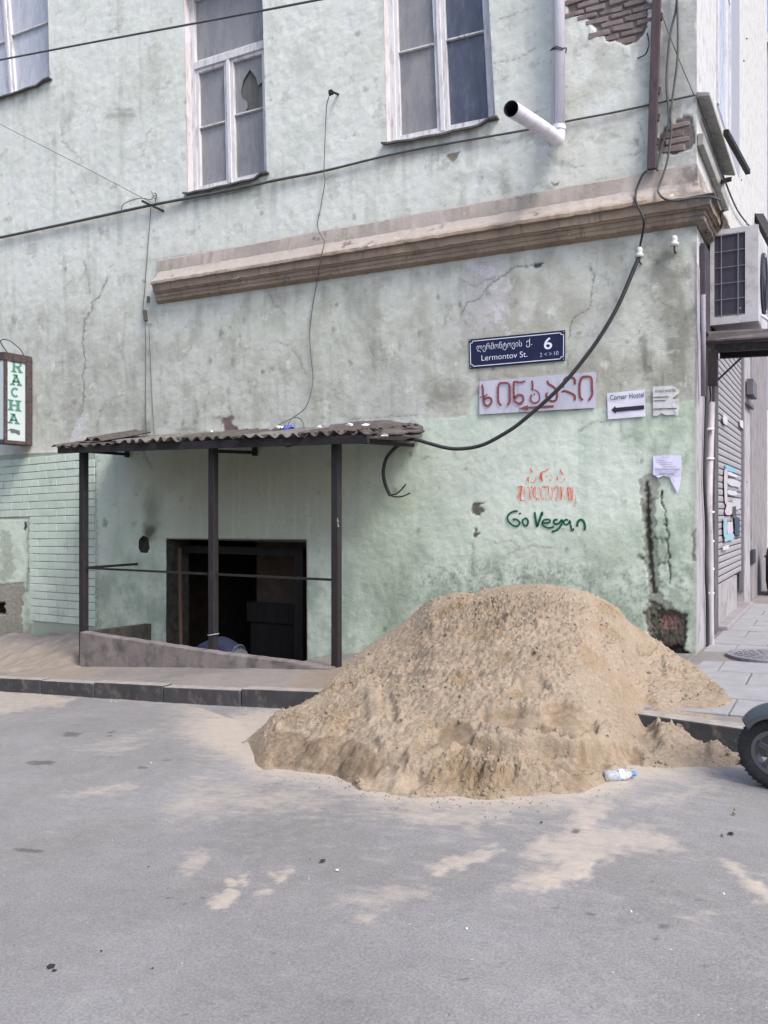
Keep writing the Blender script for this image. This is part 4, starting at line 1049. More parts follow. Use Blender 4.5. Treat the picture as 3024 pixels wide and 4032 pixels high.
# first-floor window of the side street, its sill ledge and cracks
mb = MB(); ya, yb = sp(2822, 200).y, sp(2912, 200).y
zb_ = sp(2822, 480).z
mb.box(SX - .02, SX + .0, ya, yb, zb_ + .2, 12); mb.build('side_window_recess', simple('lavender_shade_render', lin(150, 152, 166), .9, .05), house)
mb = MB()
mb.box(SX + .001, SX + .02, ya + .02, ya + .10, zb_ + .25, 12); mb.box(SX + .001, SX + .02, ya + .85, ya + .95, zb_ + .25, 12); mb.box(SX + .001, SX + .02, ya + 1.3, ya + 1.38, zb_ + .25, 12); mb.box(SX + .001, SX + .016, ya + .1, ya + 1.3, 7.15, 7.25)
mb.build('side_window_frame', M['frame'], house)
mb = MB(); mb.box(SX + .0005, SX + .006, ya + .10, ya + .85, zb_ + .25, 12); mb.box(SX + .0005, SX + .006, ya + .95, ya + 1.3, zb_ + .25, 12); mb.build('side_pane', M['glass_pale'], house)
mb = MB()
l0, l1 = sp(2732, 318), sp(2852, 505)
mb.hexa([(SX + .001, WALL - .03, l0.z - .10), (SX + .14, WALL - .05, l0.z - .13), (SX + .14, l1.y, l0.z - .13), (SX + .001, l1.y, l0.z - .10), (SX + .001, WALL - .03, l0.z - .04), (SX + .14, WALL - .05, l0.z - .08), (SX + .14, l1.y, l0.z - .08), (SX + .001, l1.y, l0.z - .04)])
mb.box(SX + .001, SX + .07, WALL + .02, l1.y - .1, l0.z - .62, l0.z - .48)
mb.build('side_sill', simple('grey_sill_board', lin(150, 152, 148), .85, .15, 5, lin(96, 96, 94), .4), house, bevel=.01)

# writing sprayed and stencilled on the plaster
def ribbon(mb, pts, w, d=.012, taper=True):
    P3 = [wp(x, y, d) for x, y in pts]
    # resample smooth
    out = []
    for i in range(len(P3) - 1):
        p0 = P3[max(i - 1, 0)]; p1 = P3[i]; p2 = P3[i + 1]; p3 = P3[min(i + 2, len(P3) - 1)]
        for k in range(4):
            t_ = k / 4; t2 = t_ * t_; t3 = t2 * t_
            out.append(.5 * ((2 * p1) + (-p0 + p2) * t_ + (2 * p0 - 5 * p1 + 4 * p2 - p3) * t2 + (-p0 + 3 * p1 - 3 * p2 + p3) * t3))
    out.append(P3[-1])
    n = len(out); vs = []; fs = []
    for i, p in enumerate(out):
        dd = out[min(i + 1, n - 1)] - out[max(i - 1, 0)]
        nn = Vector((-dd.z, 0, dd.x)); nn = nn.normalized() if nn.length > 1e-9 else Vector((0, 0, 1))
        ww = w[0] + (w[1] - w[0]) * i / (n - 1) if hasattr(w, '__len__') else w
        ww *= (.75 if taper and (i == 0 or i == n - 1) else 1) * (1 + .12 * math.sin(i * 2.7 + p.x * 40))
        vs += [p + nn * ww / 2, p - nn * ww / 2]
    for i in range(n - 1): fs.append((2 * i, 2 * i + 1, 2 * i + 3, 2 * i + 2))
    mb.add(vs, fs)
def crop(pts, x0, y0, k): return [(x0 + x * k, y0 + y * k) for x, y in pts]
K1 = 380 / 1659
def spray(name, c, c2, thr):
    t = NT(name)
    c_ = t.mix(t.ramp(t.noise(60, 5, .7), thr, thr + .2), tuple(c), tuple(c2))
    return t.fin(c_, .85, t.bump(t.noise(110, 4), .3, .006), spec=.2)
M['green_spray'] = spray('green_spray_paint', lin(30, 92, 70), lin(72, 130, 104), .55)
M['orange_spray'] = spray('orange_stencil_paint', lin(228, 92, 62), lin(222, 128, 100), .56)
mb = MB()
for pts, w in [([(345, 935), (290, 930), (210, 965), (168, 1020), (175, 1090), (225, 1150), (290, 1185), (345, 1180), (375, 1135), (350, 1090), (300, 1065), (255, 1080)], .016), ([(375, 955), (385, 985)], .018),
               ([(445, 1060), (425, 1100), (440, 1155), (475, 1180), (510, 1160), (520, 1100), (490, 1055), (450, 1060)], .016), ([(632, 945), (645, 1030), (660, 1130), (678, 1190), (700, 1130), (735, 1030), (765, 940)], .019), ([(770, 950), (765, 1010)], .012),
               ([(760, 1120), (820, 1135), (890, 1120), (895, 1085), (850, 1070), (790, 1085), (765, 1130), (790, 1185), (860, 1215), (920, 1210), (965, 1195)], .015), ([(1030, 1075), (980, 1080), (960, 1110), (985, 1150), (1050, 1135), (1100, 1080), (1105, 1130), (1060, 1210), (1000, 1260), (925, 1280)], .017),
               ([(1215, 1085), (1170, 1075), (1135, 1105), (1150, 1155), (1205, 1150), (1240, 1095), (1250, 1160), (1265, 1230), (1285, 1255), (1310, 1225)], .015), ([(1370, 1195), (1370, 1130), (1410, 1080), (1455, 1085), (1490, 1140), (1500, 1210), (1485, 1260)], .019)]:
    ribbon(mb, crop(pts, 1960, 1800, K1), w * 1.5)
mb.build('graffiti', M['green_spray'], house, label='green sprayed words Go Vegan')
mb = MB()
UP = [([(555, 195), (585, 245), (600, 265)], .008), ([(528, 340), (515, 375), (528, 410)], .011), ([(555, 430), (600, 435), (645, 405), (660, 350)], .005), ([(525, 400), (532, 450)], .004), ([(865, 190), (840, 230), (790, 245)], .008), ([(790, 245), (745, 270), (728, 320), (745, 370), (775, 415)], (.008, .010)), ([(765, 285), (750, 330), (760, 380)], .010),
               ([(830, 310), (845, 345)], .005), ([(870, 300), (920, 320), (935, 360)], .003), ([(905, 385), (910, 405)], .011), ([(1070, 215), (1100, 265), (1130, 305)], .008), ([(1030, 340), (1022, 375), (1035, 400)], .009), ([(1045, 415), (1100, 425)], .003), ([(1160, 350), (1150, 385), (1130, 410)], .006)]
for lo_, hi_ in ((0, 700), (700, 1000), (1000, 1700)):
    mb = MB()
    for pts, w in UP:
        if lo_ <= pts[0][0] < hi_: ribbon(mb, crop(pts, 1960, 1800, K1), tuple(1.5 * q for q in w) if hasattr(w, '__len__') else w * 1.5, taper=False)
    mb.build('stencilled_letter', M['orange_spray'], house)
mb = MB()
for pts, w in [([(340, 520), (375, 505), (420, 505)], .008), ([(405, 505), (400, 600), (385, 690), (400, 750)], (.012, .011)), ([(345, 640), (335, 680), (345, 730)], .004), ([(365, 620), (385, 640)], .008), ([(462, 505), (458, 590), (468, 640)], .004), ([(510, 510), (540, 530), (545, 600), (540, 680)], .004), ([(575, 505), (590, 540)], .010),
               ([(640, 510), (610, 560), (605, 620), (625, 700)], .008), ([(655, 510), (640, 580), (650, 690), (670, 745)], .005), ([(705, 520), (725, 560)], .006), ([(745, 560), (740, 660), (765, 740)], .005), ([(760, 520), (800, 505), (820, 530)], .009), ([(820, 530), (850, 505), (870, 520), (868, 650)], .007), ([(930, 520), (935, 640), (925, 745)], .005),
               ([(985, 515), (960, 560)], .007), ([(1000, 505), (1030, 530), (1035, 640), (1010, 720)], .006), ([(1075, 505), (1090, 600), (1090, 740)], .008), ([(1140, 510), (1110, 570), (1100, 680)], .004), ([(1190, 520), (1205, 560), (1215, 680)], .010), ([(1215, 520), (1250, 560), (1262, 700), (1255, 750)], .008), ([(1280, 520), (1285, 640), (1280, 745)], .006),
               ([(1325, 650), (1340, 760), (1325, 830)], .003), ([(1310, 835), (1318, 850)], .009), ([(395, 755), (440, 745), (470, 740)], .006), ([(530, 690), (560, 680), (575, 720)], .004), ([(660, 740), (690, 700), (720, 745)], .005), ([(780, 690), (785, 740)], .005), ([(820, 690), (835, 745)], .004), ([(885, 660), (890, 740)], .004), ([(975, 690), (1000, 740), (1030, 750)], .005), ([(1215, 690), (1225, 750)], .006), ([(1140, 650), (1150, 740)], .003), ([(430, 500), (470, 700)], .002), ([(550, 600), (555, 740)], .004), ([(940, 590), (985, 590)], .003)]:
    ribbon(mb, crop(pts, 1960, 1800, K1), tuple(1.5 * q for q in w) if hasattr(w, '__len__') else w * 1.5, d=.013, taper=False)
mb.build('graffiti', M['orange_spray'], house, label='lower tall line of orange stencilled lettering')
# ---------------------------------------------------------------- things on and before the facade
def spline(pts, k=6):
    out = []; n = len(pts); pts = [Vector(p) for p in pts]
    for i in range(n - 1):
        p0 = pts[max(i - 1, 0)]; p1 = pts[i]; p2 = pts[i + 1]; p3 = pts[min(i + 2, n - 1)]
        for j in range(k):
            t_ = j / k; t2 = t_ * t_; t3 = t2 * t_
            out.append(.5 * ((2 * p1) + (-p0 + p2) * t_ + (2 * p0 - 5 * p1 + 4 * p2 - p3) * t2 + (-p0 + 3 * p1 - 3 * p2 + p3) * t3))
    out.append(pts[-1]); return out
M['steel'] = simple('dark_painted_steel', lin(42, 40, 43), .6, .18, 7, lin(62, 53, 49), .3, .2, 60, stretch=(1, 1, .3))
M['steel_black'] = simple('black_iron', lin(36, 35, 37), .65, .2, 9, lin(70, 60, 54), .3, .2, 60)
M['asbestos'] = simple('mossy_corrugated_sheet', lin(84, 79, 76), .95, .25, 5, lin(54, 51, 46), .6, .6, 40)
M['asbestos2'] = simple('grey_corrugated_sheet', lin(108, 104, 101), .95, .2, 5, lin(80, 76, 70), .6, .6, 40)
M['concrete'] = simple('old_grey_concrete', lin(120, 113, 112), .95, .18, 2.6, lin(84, 80, 79), .6, .4, 45)
PY0 = 8.62
can = thing('canopy', (-7.5, PY0, -1.95), 'rusty canopy of corrugated sheets on three thin dark posts over the basement stair', 'canopy')
for px, pyb in ((330, 2540), (840, 2590), (1325, 2640)):
    b = yp(px, pyb, PY0); b.z = min(b.z, float(G(b.x)))
    tz = yp(px, 1745, PY0).z + .02
    mb = MB(); mb.bar((b.x, PY0, b.z - .05), (b.x, PY0, tz), .098, .098)
    po = mb.build('post', M['steel'], can, bevel=.008)
    if px == 1325:
        mk = MB()
        for k, (x0, y0, x1, y1) in enumerate([(1328, 2040, 1331, 2052), (1326, 2050, 1334, 2056), (1329, 2060, 1334, 2070), (1328, 2070, 1336, 2074)]):
            a_, b_ = yp(x0, y0, PY0 - .0505), yp(x1, y1, PY0 - .0505)
            mk.bar(a_, b_, .006, .001, (0, 1, 0))
        mk.build('chalk_mark', simple('chalk', lin(196, 196, 200), .9, .1), po, kind='stuff')
    if px == 840:
        rg = MB(); q = yp(840, 2498, PY0); rg.tube([(q.x + .062 * math.cos(a) * 1.15, PY0 + .062 * math.sin(a) * 1.15, q.z + .012 * math.cos(a)) for a in np.linspace(0, 2 * math.pi, 17)], .007, 6)
        rg.build('wire_ring', simple('pale_wire', lin(150, 150, 156), .6, .1), po)
# front beam, back battens and arms
fz = yp(700, 1742, 8.45).z
mb = MB(); a, b = yp(232, 1772, 8.45), yp(1450, 1728, 8.45)
mb.bar(a, b, .05, .10); mb.build('front_beam', M['steel_black'], can)
mb = MB(); mb.bar((a.x + .1, 9.68, wp(260, 1752).z - .02), (-4.95, 9.68, 1.06), .05, .08); mb.build('wall_batten', M['steel_black'], can)
for px, ex, ey in ((330, 505, 1783), (840, 1008, 1776)):
    p = yp(px, 1776, PY0); e = wp(ex, ey + 6, .02)
    mb = MB(); mb.bar((p.x, PY0 + .03, p.z), e, .045, .045); mb.build('arm', M['steel_black'], can)
    mb = MB(); mb.bar((e.x, e.y - .03, e.z - .05), (e.x, e.y - .03, e.z + .30), .06, .05); mb.build('wall_bracket', M['steel_black'], can)
for px in (700, 1130):
    p = yp(px, 1745, 8.47)
    mb = MB(); mb.bar((p.x, 8.47, p.z - .02), (p.x - .1, 9.7, p.z + .22), .05, .06); mb.build('rafter', M['steel_black'], can)
mb = MB(); a, b = yp(1420, 1738, 8.5), wp(1626, 1752, .06); mb.bar(a, b, .05, .05); mb.build('arm', M['steel_black'], can)
mb = MB(); a, b = yp(1330, 1728, 8.6), wp(1626, 1742, .25); mb.bar(a, b, .09, .03)
tr = mb.build('loose_board', simple('taped_board', lin(84, 80, 80), .8, .3, 30, lin(120, 118, 118), .3), can)
# rails
mb = MB(); mb.bar(yp(345, 2237, PY0), yp(1310, 2283, PY0), .016, .03); mb.build('rail', M['steel_black'], can)
mb = MB(); mb.bar(yp(345, 2235, PY0), wp(540, 2221, .01), .03, .035); mb.build('rail', M['steel_black'], can)
# corrugated sheets, each a wavy slab with broken edges
def sheet(x0, x1, zf0, zf1, zb0, zb1, yf, yb, seed, mat, pitch=.178, ph=0):
    rng = random.Random(seed); nx = int((x1 - x0) / pitch * 12); nyy = 10
    vs = []; fs = []
    for lay in (0, 1):
        for j in range(nyy + 1):
            v = j / nyy
            for i in range(nx + 1):
                x = x0 + (x1 - x0) * i / nx; u = i / nx
                y = yf + (yb - yf) * v + ((.05 * vnoise(np.array([x * 4.0]), np.array([seed * 3.1]))[0] + .03 * vnoise(np.array([x * 17.0]), np.array([seed * 1.7]))[0]) if j == 0 else 0)
                z = (zf0 + (zf1 - zf0) * u) * (1 - v) + (zb0 + (zb1 - zb0) * u) * v
                z += (.024 + .007 * math.sin(x * 1.7 + seed)) * math.sin(2 * math.pi * (x / pitch) + ph + .5 * math.sin(x * 2.3 + seed)) + .012 * vnoise(np.array([x * 2.2]), np.array([y * 2 + seed]))[0] + lay * .012
                vs.append((x, y, z))
    N = (nx + 1) * (nyy + 1)
    for j in range(nyy):
        for i in range(nx):
            q = j * (nx + 1) + i
            fs.append((q, q + nx + 1, q + nx + 2, q + 1)); fs.append((N + q, N + q + 1, N + q + nx + 2, N + q + nx + 1))
    for i in range(nx):
        fs.append((i, i + 1, N + i + 1, N + i)); q = nyy * (nx + 1) + i; fs.append((q, N + q, N + q + 1, q + 1))
    for j in range(nyy):
        q = j * (nx + 1); fs.append((q, N + q, N + q + nx + 1, q + nx + 1)); q += nx; fs.append((q, q + nx + 1, N + q + nx + 1, N + q))
    mb = MB(); mb.add(vs, fs); return mb.build('roof_sheet', mat, can, smooth=True)
zF = lambda px, py: yp(px, py, 8.40).z
xF = lambda px, py: yp(px, py, 8.40).x
zW = lambda px, py: wp(px, py).z
sheet(xF(204, 1765), xF(460, 1750), zF(210, 1762), zF(460, 1748), zW(300, 1735), zW(520, 1728), 8.40, 9.72, 1, M['asbestos'])
sheet(xF(440, 1745), xF(720, 1735), zF(440, 1742), zF(720, 1732), zW(500, 1726), zW(760, 1714), 8.38, 9.72, 2, M['asbestos2'], ph=.7)
sheet(xF(690, 1738), xF(960, 1728), zF(690, 1730), zF(960, 1722), zW(740, 1712), zW(980, 1706), 8.42, 9.72, 3, M['asbestos'])
sheet(xF(940, 1722), xF(1200, 1710), zF(940, 1721), zF(1200, 1714), zW(960, 1704), zW(1220, 1696), 8.39, 9.72, 4, M['asbestos2'], ph=1.4)
sheet(xF(1170, 1712), xF(1440, 1702), zF(1170, 1712), zF(1440, 1704), zW(1200, 1694), zW(1480, 1684), 8.41, 9.72, 5, M['asbestos'], ph=.4)
sheet(xF(300, 1730), xF(372, 1726), zF(300, 1729), zF(372, 1727), zW(420, 1716), zW(500, 1712), 8.55, 9.5, 6, M['asbestos'])
# torn flat tar sheets at the right end
rng = random.Random(5)
for (q, name) in (([yp(1290, 1706, 8.6), yp(1560, 1706, 8.7), wp(1668, 1692, .05), wp(1652, 1672, .01), wp(1520, 1652, .01), wp(1300, 1668, .01)], 'tar_sheet'), ([yp(1430, 1722, 8.5), yp(1560, 1716, 8.8), wp(1660, 1712, .1), wp(1672, 1690, .02), wp(1560, 1690, .02)], 'tar_sheet')):
    cen = sum(q, Vector()) / len(q); mb = MB(); pts = []
    for i in range(len(q)):
        for k in range(4):
            p = q[i].lerp(q[(i + 1) % len(q)], k / 4)
            pts.append(p + Vector((rng.uniform(-.03, .03), rng.uniform(-.03, .0), rng.uniform(-.012, .012))))
    n = len(pts)
    mb.add([cen + Vector((0, 0, .02))] + pts + [cen - Vector((0, 0, .0))] + [p - Vector((0, 0, .018)) for p in pts],
           [(0, 1 + i, 1 + (i + 1) % n) for i in range(n)] + [(n + 1, n + 2 + (i + 1) % n, n + 2 + i) for i in range(n)] + [(1 + i, n + 2 + i, n + 2 + (i + 1) % n, 1 + (i + 1) % n) for i in range(n)])
    mb.build(name, simple('torn_tar_sheet', lin(92, 86, 88), .9, .3, 6, lin(60, 58, 56), .5, .6, 30), can)
# rubbish on the canopy
M['paper'] = simple('white_paper', lin(232, 232, 234), .8, .06, 9)
def roof_z(x, y): return np.interp(x, [-9.9, -4.7], [.93, .955]) + (y - 8.4) / 1.32 * np.interp(x, [-9.9, -4.7], [.20, .17]) + .05
lt = thing('paper_scraps', (-6.2, 9.4, 1.1), 'white paper scraps lying on the corrugated canopy roof', 'litter', kind='stuff')
mb = MB(); rng = random.Random(6)
for px, py, s in ((1262, 1684, 15), (1312, 1688, 12), (1372, 1676, 12), (1436, 1677, 13), (1245, 1689, 8), (1374, 1694, 6), (1090, 1685, 12), (1105, 1684, 9), (1515, 1714, 8), (522, 1719, 10), (830, 1700, 6), (975, 1718, 8)):
    p = wp(px, py, .35) if px != 1515 else yp(px, py, 8.6)
    h = s * .0042 / 1.4
    mb.add([p + Vector((-h * 1.6 + rng.uniform(-.01, .01), rng.uniform(-.03, .03), rng.uniform(-h, h) * .4)), p + Vector((h * 1.5, rng.uniform(-.03, .03), -h * .4)), p + Vector((h * 1.7, rng.uniform(-.03, .03), h * .6)), p + Vector((0, rng.uniform(-.02, .02), h * rng.uniform(.6, 1.2))), p + Vector((-h * 1.4, 0, h * .4))],
           [(0, 1, 2, 3, 4)])
mb.build('paper_scrap', M['paper'], lt, kind='stuff')
mb = MB(); p = wp(1128, 1686, .3)
for k in range(9):
    a = k * .7; mb.rbox(p + Vector((.055 * (k - 4) * .45, rng.uniform(-.03, .03), rng.uniform(-.012, .014))), (.06, .05, .035), Matrix.Rotation(a, 3, 'X') @ Matrix.Rotation(a * 1.7, 3, 'Z'))
o = mb.build('plastic_wrapper', simple('blue_white_plastic', lin(70, 86, 178), .35, .25, 30, lin(200, 206, 230), .5, .4, 60)); tag(o, 'crumpled blue plastic wrapper on the canopy roof below the thin wire', 'wrapper')

# dirt, moss and broken bits caught on the sheets
mb = MB(); rng = random.Random(44)
bmi = bmesh.new(); bmesh.ops.create_icosphere(bmi, subdivisions=1, radius=1); bmi.verts.index_update()
ivs = [v.co.copy() for v in bmi.verts]; ifs = [[v.index for v in f.verts] for f in bmi.faces]; bmi.free()
for k in range(420):
    x = rng.uniform(-9.85, -4.75); v = rng.random() ** 1.4
    y = 8.44 + 1.25 * v; zz = np.interp(x, [-9.9, -4.7], [.93, .945]) + v * np.interp(x, [-9.9, -4.7], [.21, .175])
    r_ = rng.choice([.012, .018, .026, .038]); c_ = Vector((x, y, zz + .012))
    mb.add([c_ + Vector((q.x * r_ * rng.uniform(.8, 1.7), q.y * r_ * rng.uniform(.8, 1.4), q.z * r_ * rng.uniform(.3, .7))) for q in ivs], ifs)
mb.build('roof_dirt', simple('roof_dirt', lin(84, 78, 72), .97, .35, 9, lin(52, 50, 44), .5, .4, 60), can, kind='stuff')
# low concrete wall round the stair pit
par = thing('low_wall', (-7.9, 8.5, -2.1), 'low cracked concrete wall in front of the basement stair', 'low wall')
n = 40; mb = MB(); rng = random.Random(1)
xa, xb = yp(314, 2490, 8.44).x, yp(1300, 2620, 8.44).x
rows = []
for i in range(n + 1):
    u = i / n; x = xa + (xb - xa) * u
    z = np.interp(x, [xa, yp(840, 2567, 8.46).x, yp(1190, 2610, 8.46).x, xb], [yp(320, 2487, 8.46).z, yp(840, 2567, 8.46).z, yp(1190, 2611, 8.46).z, float(G(xb)) + .01]) + .010 * vnoise(np.array([x * 4]), np.array([.3]))[0]
    g = float(G(x)) - .25
    rows.append([(x, 8.425 + .012 * vnoise(np.array([x * 3]), np.array([5.]))[0], g), (x, 8.44 + .015 * vnoise(np.array([x * 3]), np.array([7.]))[0], (z + float(G(x))) / 2), (x, 8.445, z - .012), (x, 8.46, z), (x, 8.555, z + .006), (x, 8.56, g)])
for i in range(n):
    for k in range(5):
        base = len(mb.v); mb.add([rows[i][k], rows[i + 1][k], rows[i + 1][k + 1], rows[i][k + 1]], [(0, 1, 2, 3)])
mb.add(rows[0], [(0, 1, 2, 3, 4, 5)]); mb.add(rows[n], [(5, 4, 3, 2, 1, 0)])
mb.build('front_panel', M['concrete'], par)
mb = MB(); zt = yp(320, 2487, 8.46).z
mb.hexa([(xa, 8.57, -2.6), (xa + .12, 8.57, -2.6), (xa + .12, WALL - .01, -2.6), (xa, WALL - .01, -2.6), (xa, 8.57, zt - .004), (xa + .12, 8.57, zt - .004), (xa + .12, WALL - .01, wp(563, 2453).z), (xa, WALL - .01, wp(563, 2453).z)])
mb.build('side_panel', M['pit'], par)

# downpipe with its long spout
M['pvc'] = simple('white_pvc', lin(214, 212, 226), .45, .06, 3, lin(176, 174, 182), .5, .05, 40, stretch=(1, 1, .2))
dp = thing('downpipe', tuple(wp(2198, 560, .13)), 'white plastic downpipe ending in a long spout over the street', 'downpipe')
p0 = wp(2198, 545, .13)
r0 = .078
mb = MB(); mb.tube([(p0.x - .01, p0.y, 10.5), (p0.x - .004, p0.y, 7.5), (p0.x, p0.y, p0.z + .10)], r0, 20); mb.build('pipe', M['pvc'], dp, smooth=True)
mb = MB(); mb.tube([(p0.x - .028, p0.y - r0 * .93, 10.5), (p0.x - .022, p0.y - r0 * .93, p0.z + .12)], .006, 6); mb.build('pipe_seam', simple('pipe_seam_tone', lin(166, 164, 180), .6, .1), dp, smooth=True)  # thin greyer strip down the pipe face
mb = MB(); mb.tube([(p0.x, p0.y, p0.z + .09), (p0.x, p0.y, p0.z + .14)], r0 * 1.13, 20); mb.build('collar', M['pvc'], dp, smooth=False)
end = yp(2012, 428, 8.1)
mb = MB(); dirv = (end - p0).normalized()
path_ = [(p0.x, p0.y, p0.z + .11), (p0.x, p0.y, p0.z + .03), p0 + dirv * .04 + Vector((0, 0, -.02)), p0 + dirv * .12 + Vector((0, 0, -.015)), p0 + dirv * .5, end]
mb.tube(spline(path_, 5), r0 * 1.03, 20, cap=False)
mb2 = MB(); mb.build('spout', M['pvc'], dp, smooth=True)
mb2.tube([p0 + dirv * .25, end - dirv * .002], r0 * .93, 20, cap=False); mb2.lathe([(r0 * .93, 0), (r0 * 1.03, 0)], end, dirv, 20); mb2.build('spout_bore', simple('dark_pipe_inside', lin(60, 58, 62), .9, .1), dp, smooth=False)
wv = MB(); wz = wp(2198, 190).z
wv.tube(spline([wp(2168, 200, .02), wp(2170, 196, .16), wp(2190, 184, .23), wp(2215, 190, .2), wp(2230, 190, .06), wp(2226, 210, .02)], 4), .007, 6); wv.tube(spline([wp(2170, 196, .18), wp(2195, 192, .225), wp(2216, 196, .19)], 4), .006, 6)
wv.build('wire_tie', M['steel_black'], dp)

# rusty steel conduit at the corner
mb = MB()
M['rust'] = simple('rusty_dark_steel', lin(78, 68, 72), .8, .25, 9, lin(58, 52, 54), .4, .4, 40, stretch=(1, 1, .3))
a, b = wp(2592, -200, .07), wp(2566, 668, .07)
ob = thing('steel_conduit', tuple(b), 'rusty square steel conduit fixed upright beside the house corner', 'conduit')
mb.bar(a, b, .095, .06, (0, 1, 0)); mb.build('conduit_pipe', M['rust'], ob, bevel=.008)
mb = MB()
for py in (70, 360, 465, 560):
    q = wp(2566 + 26 * (668 - py) / 868, py, .07); mb.rbox(q + Vector((.05, .01, 0)), (.03, .05, .07), Matrix.Rotation(.2, 3, 'Y'))
mb.build('clip', M['rust'], ob, kind='stuff')
mb = MB(); mb.tube(spline([wp(2548, 130, .05), wp(2556, 170, .09), wp(2552, 190, .1), wp(2540, 215, .06), wp(2510, 230, .012)], 5), .008, 6); mb.build('bent_wire', M['steel_black'], ob, smooth=True)

# cables
M['cable'] = simple('black_cable_rubber', lin(52, 53, 56), .6, .15, 8)
M['cable_grey'] = simple('grey_cable', lin(82, 84, 86), .7, .2, 8)
M['thin_wire'] = simple('thin_grey_wire', lin(92, 92, 92), .7, .15, 8)
def cable(name, pts, r, mat, label, cat='cable', group=None, n=7, k=6):
    mb = MB(); s = spline(pts, k)
    rr = np.interp(np.linspace(0, 1, len(s)), np.linspace(0, 1, len(r)), r) if hasattr(r, '__len__') else r
    mb.tube(s, rr, n); o = mb.build(name, mat, None, smooth=True); tag(o, label, cat, group); return o
cable('overhead_cable', [yp(-300, 292, 9.2), yp(0, 236, 9.2), yp(400, 160, 9.18), yp(800, 86, 9.15), yp(1245, 1, 9.1), yp(1500, -50, 9.1)], .015, M['cable_grey'], 'taut grey cable crossing the top of the wall in front of the tall windows')
cable('wall_cable', [wp(-300, 995, .05), wp(0, 935, .05), wp(300, 872, .05), wp(595, 808, .06), wp(860, 758, .05), wp(1100, 707, .045), wp(1276, 673, .035), wp(1600, 596, .035), wp(2070, 512, .035), wp(2240, 476, .03), wp(2400, 446, .03), wp(2560, 412, .03), wp(2738, 374, .04)], [.024, .023, .022, .020, .015, .013, .012, .011], M['cable_grey'], 'thick grey cable running along the wall under the upper windows')
cable('stay_wire', [yp(-60, 455, 8.9), yp(0, 489, 9.0), yp(300, 642, 9.35), yp(595, 797, 9.62)], .005, M['thin_wire'], 'thin wire slanting down to the small cross bar on the left wall', 'wire')
bk_ = thing('cable_bracket', tuple(wp(600, 808, .05)), 'small dark cross bar holding the cable where the thin wire meets it', 'bracket')
mb = MB(); mb.bar(wp(559, 791, .16), wp(645, 832, .01), .03, .03); mb.build('bracket_bar', M['steel_black'], bk_)
mb = MB(); mb.tube(spline([wp(478, 826, .05), wp(486, 805, .09), wp(520, 788, .12), wp(560, 780, .1), wp(592, 786, .08), wp(606, 772, .05), wp(616, 770, .05), wp(614, 785, .07), wp(600, 765, .05), wp(598, 752, .04)], 5), .006, 6)
mb.tube(spline([wp(606, 760, .04), wp(616, 765, .06), wp(612, 790, .05), wp(618, 800, .03)], 5), .008, 6); mb.build('wire_loop', M['thin_wire'], bk_, smooth=True)
cable('drop_wire', [wp(594, 815, .04), wp(588, 900, .03), wp(580, 1000, .025), wp(571, 1130, .025), wp(563, 1225, .03), wp(571, 1260, .04), wp(574, 1400, .025), wp(573, 1600, .02), wp(576, 1712, .03)], .006, M['thin_wire'], 'thin vertical wire falling from the cross bar to the canopy', 'wire')
cable('drop_wire', [wp(586, 1282, .03), wp(592, 1420, .02), wp(598, 1560, .02), wp(607, 1708, .03)], .005, M['thin_wire'], 'second thin wire beside the first, starting lower at the small clip', 'wire')
mb = MB(); mb.rbox(wp(572, 1242, .03), (.045, .05, .17), Matrix.Rotation(-.12, 3, 'Y'), .005); mb.rbox(wp(584, 1178, .02), (.035, .04, .09), None, .005)
o = mb.build('wall_clip', simple('grey_clip', lin(100, 98, 92), .8, .2)); o['kind'] = 'stuff'; tag(o, 'small grey clips on the wall under the left end of the cornice', 'clip')
hk = thing('wall_hook', tuple(wp(1320, 372, .03)), 'small dark hook on the wall between the two large windows', 'hook')
mb = MB(); mb.tube(spline([wp(1332, 372, 0), wp(1318, 366, .12), wp(1305, 362, .16), wp(1298, 378, .16)], 4), .016, 8); mb.rbox(wp(1303, 364, .15), (.055, .05, .06), None, .01); mb.build('hook_iron', M['steel_black'], hk, smooth=False)
cable('drop_wire', [wp(1296, 380, .16), wp(1286, 420, .12), wp(1281, 520, .07), wp(1276, 672, .06), wp(1279, 720, .05), wp(1262, 820, .04), wp(1250, 890, .05), wp(1268, 935, .22), wp(1277, 952, .27), wp(1268, 1000, .27), wp(1256, 1062, .2), wp(1250, 1100, .08), wp(1232, 1200, .03), wp(1220, 1310, .03), wp(1224, 1400, .03), wp(1232, 1470, .04), wp(1228, 1530, .05), wp(1206, 1600, .10), wp(1160, 1640, .18), wp(1100, 1672, .3), wp(1076, 1690, .4)], .0065, M['thin_wire'], 'thin wire hanging from the hook over the cornice down to the canopy', 'wire')
cable('wire_loop', [wp(1130, 1690, .3), wp(1142, 1655, .25), wp(1165, 1643, .2), wp(1188, 1655, .2), wp(1198, 1685, .25)], .007, M['thin_wire'], 'short wire loop curling on the canopy beside the blue wrapper', 'wire')
hc = thing('hanging_cable', tuple(wp(1600, 1735, .2)), 'thick black cable sagging across the signs from the insulator to the canopy', 'cable')
mb = MB(); mb.tube(spline([wp(2516, 1012, .10), wp(2500, 1050, .12), wp(2440, 1190, .17), wp(2385, 1290, .2), wp(2310, 1400, .22), wp(2200, 1530, .24), wp(2060, 1655, .25), wp(1990, 1705, .25), wp(1900, 1752, .25), wp(1820, 1767, .25), wp(1760, 1764, .25), wp(1690, 1746, .25), wp(1640, 1732, .25), wp(1600, 1738, .25), wp(1560, 1760, .22), wp(1524, 1800, .18), wp(1510, 1850, .15), wp(1513, 1890, .12), wp(1524, 1925, .1), wp(1537, 1951, .08)], 6), .0235, 9)
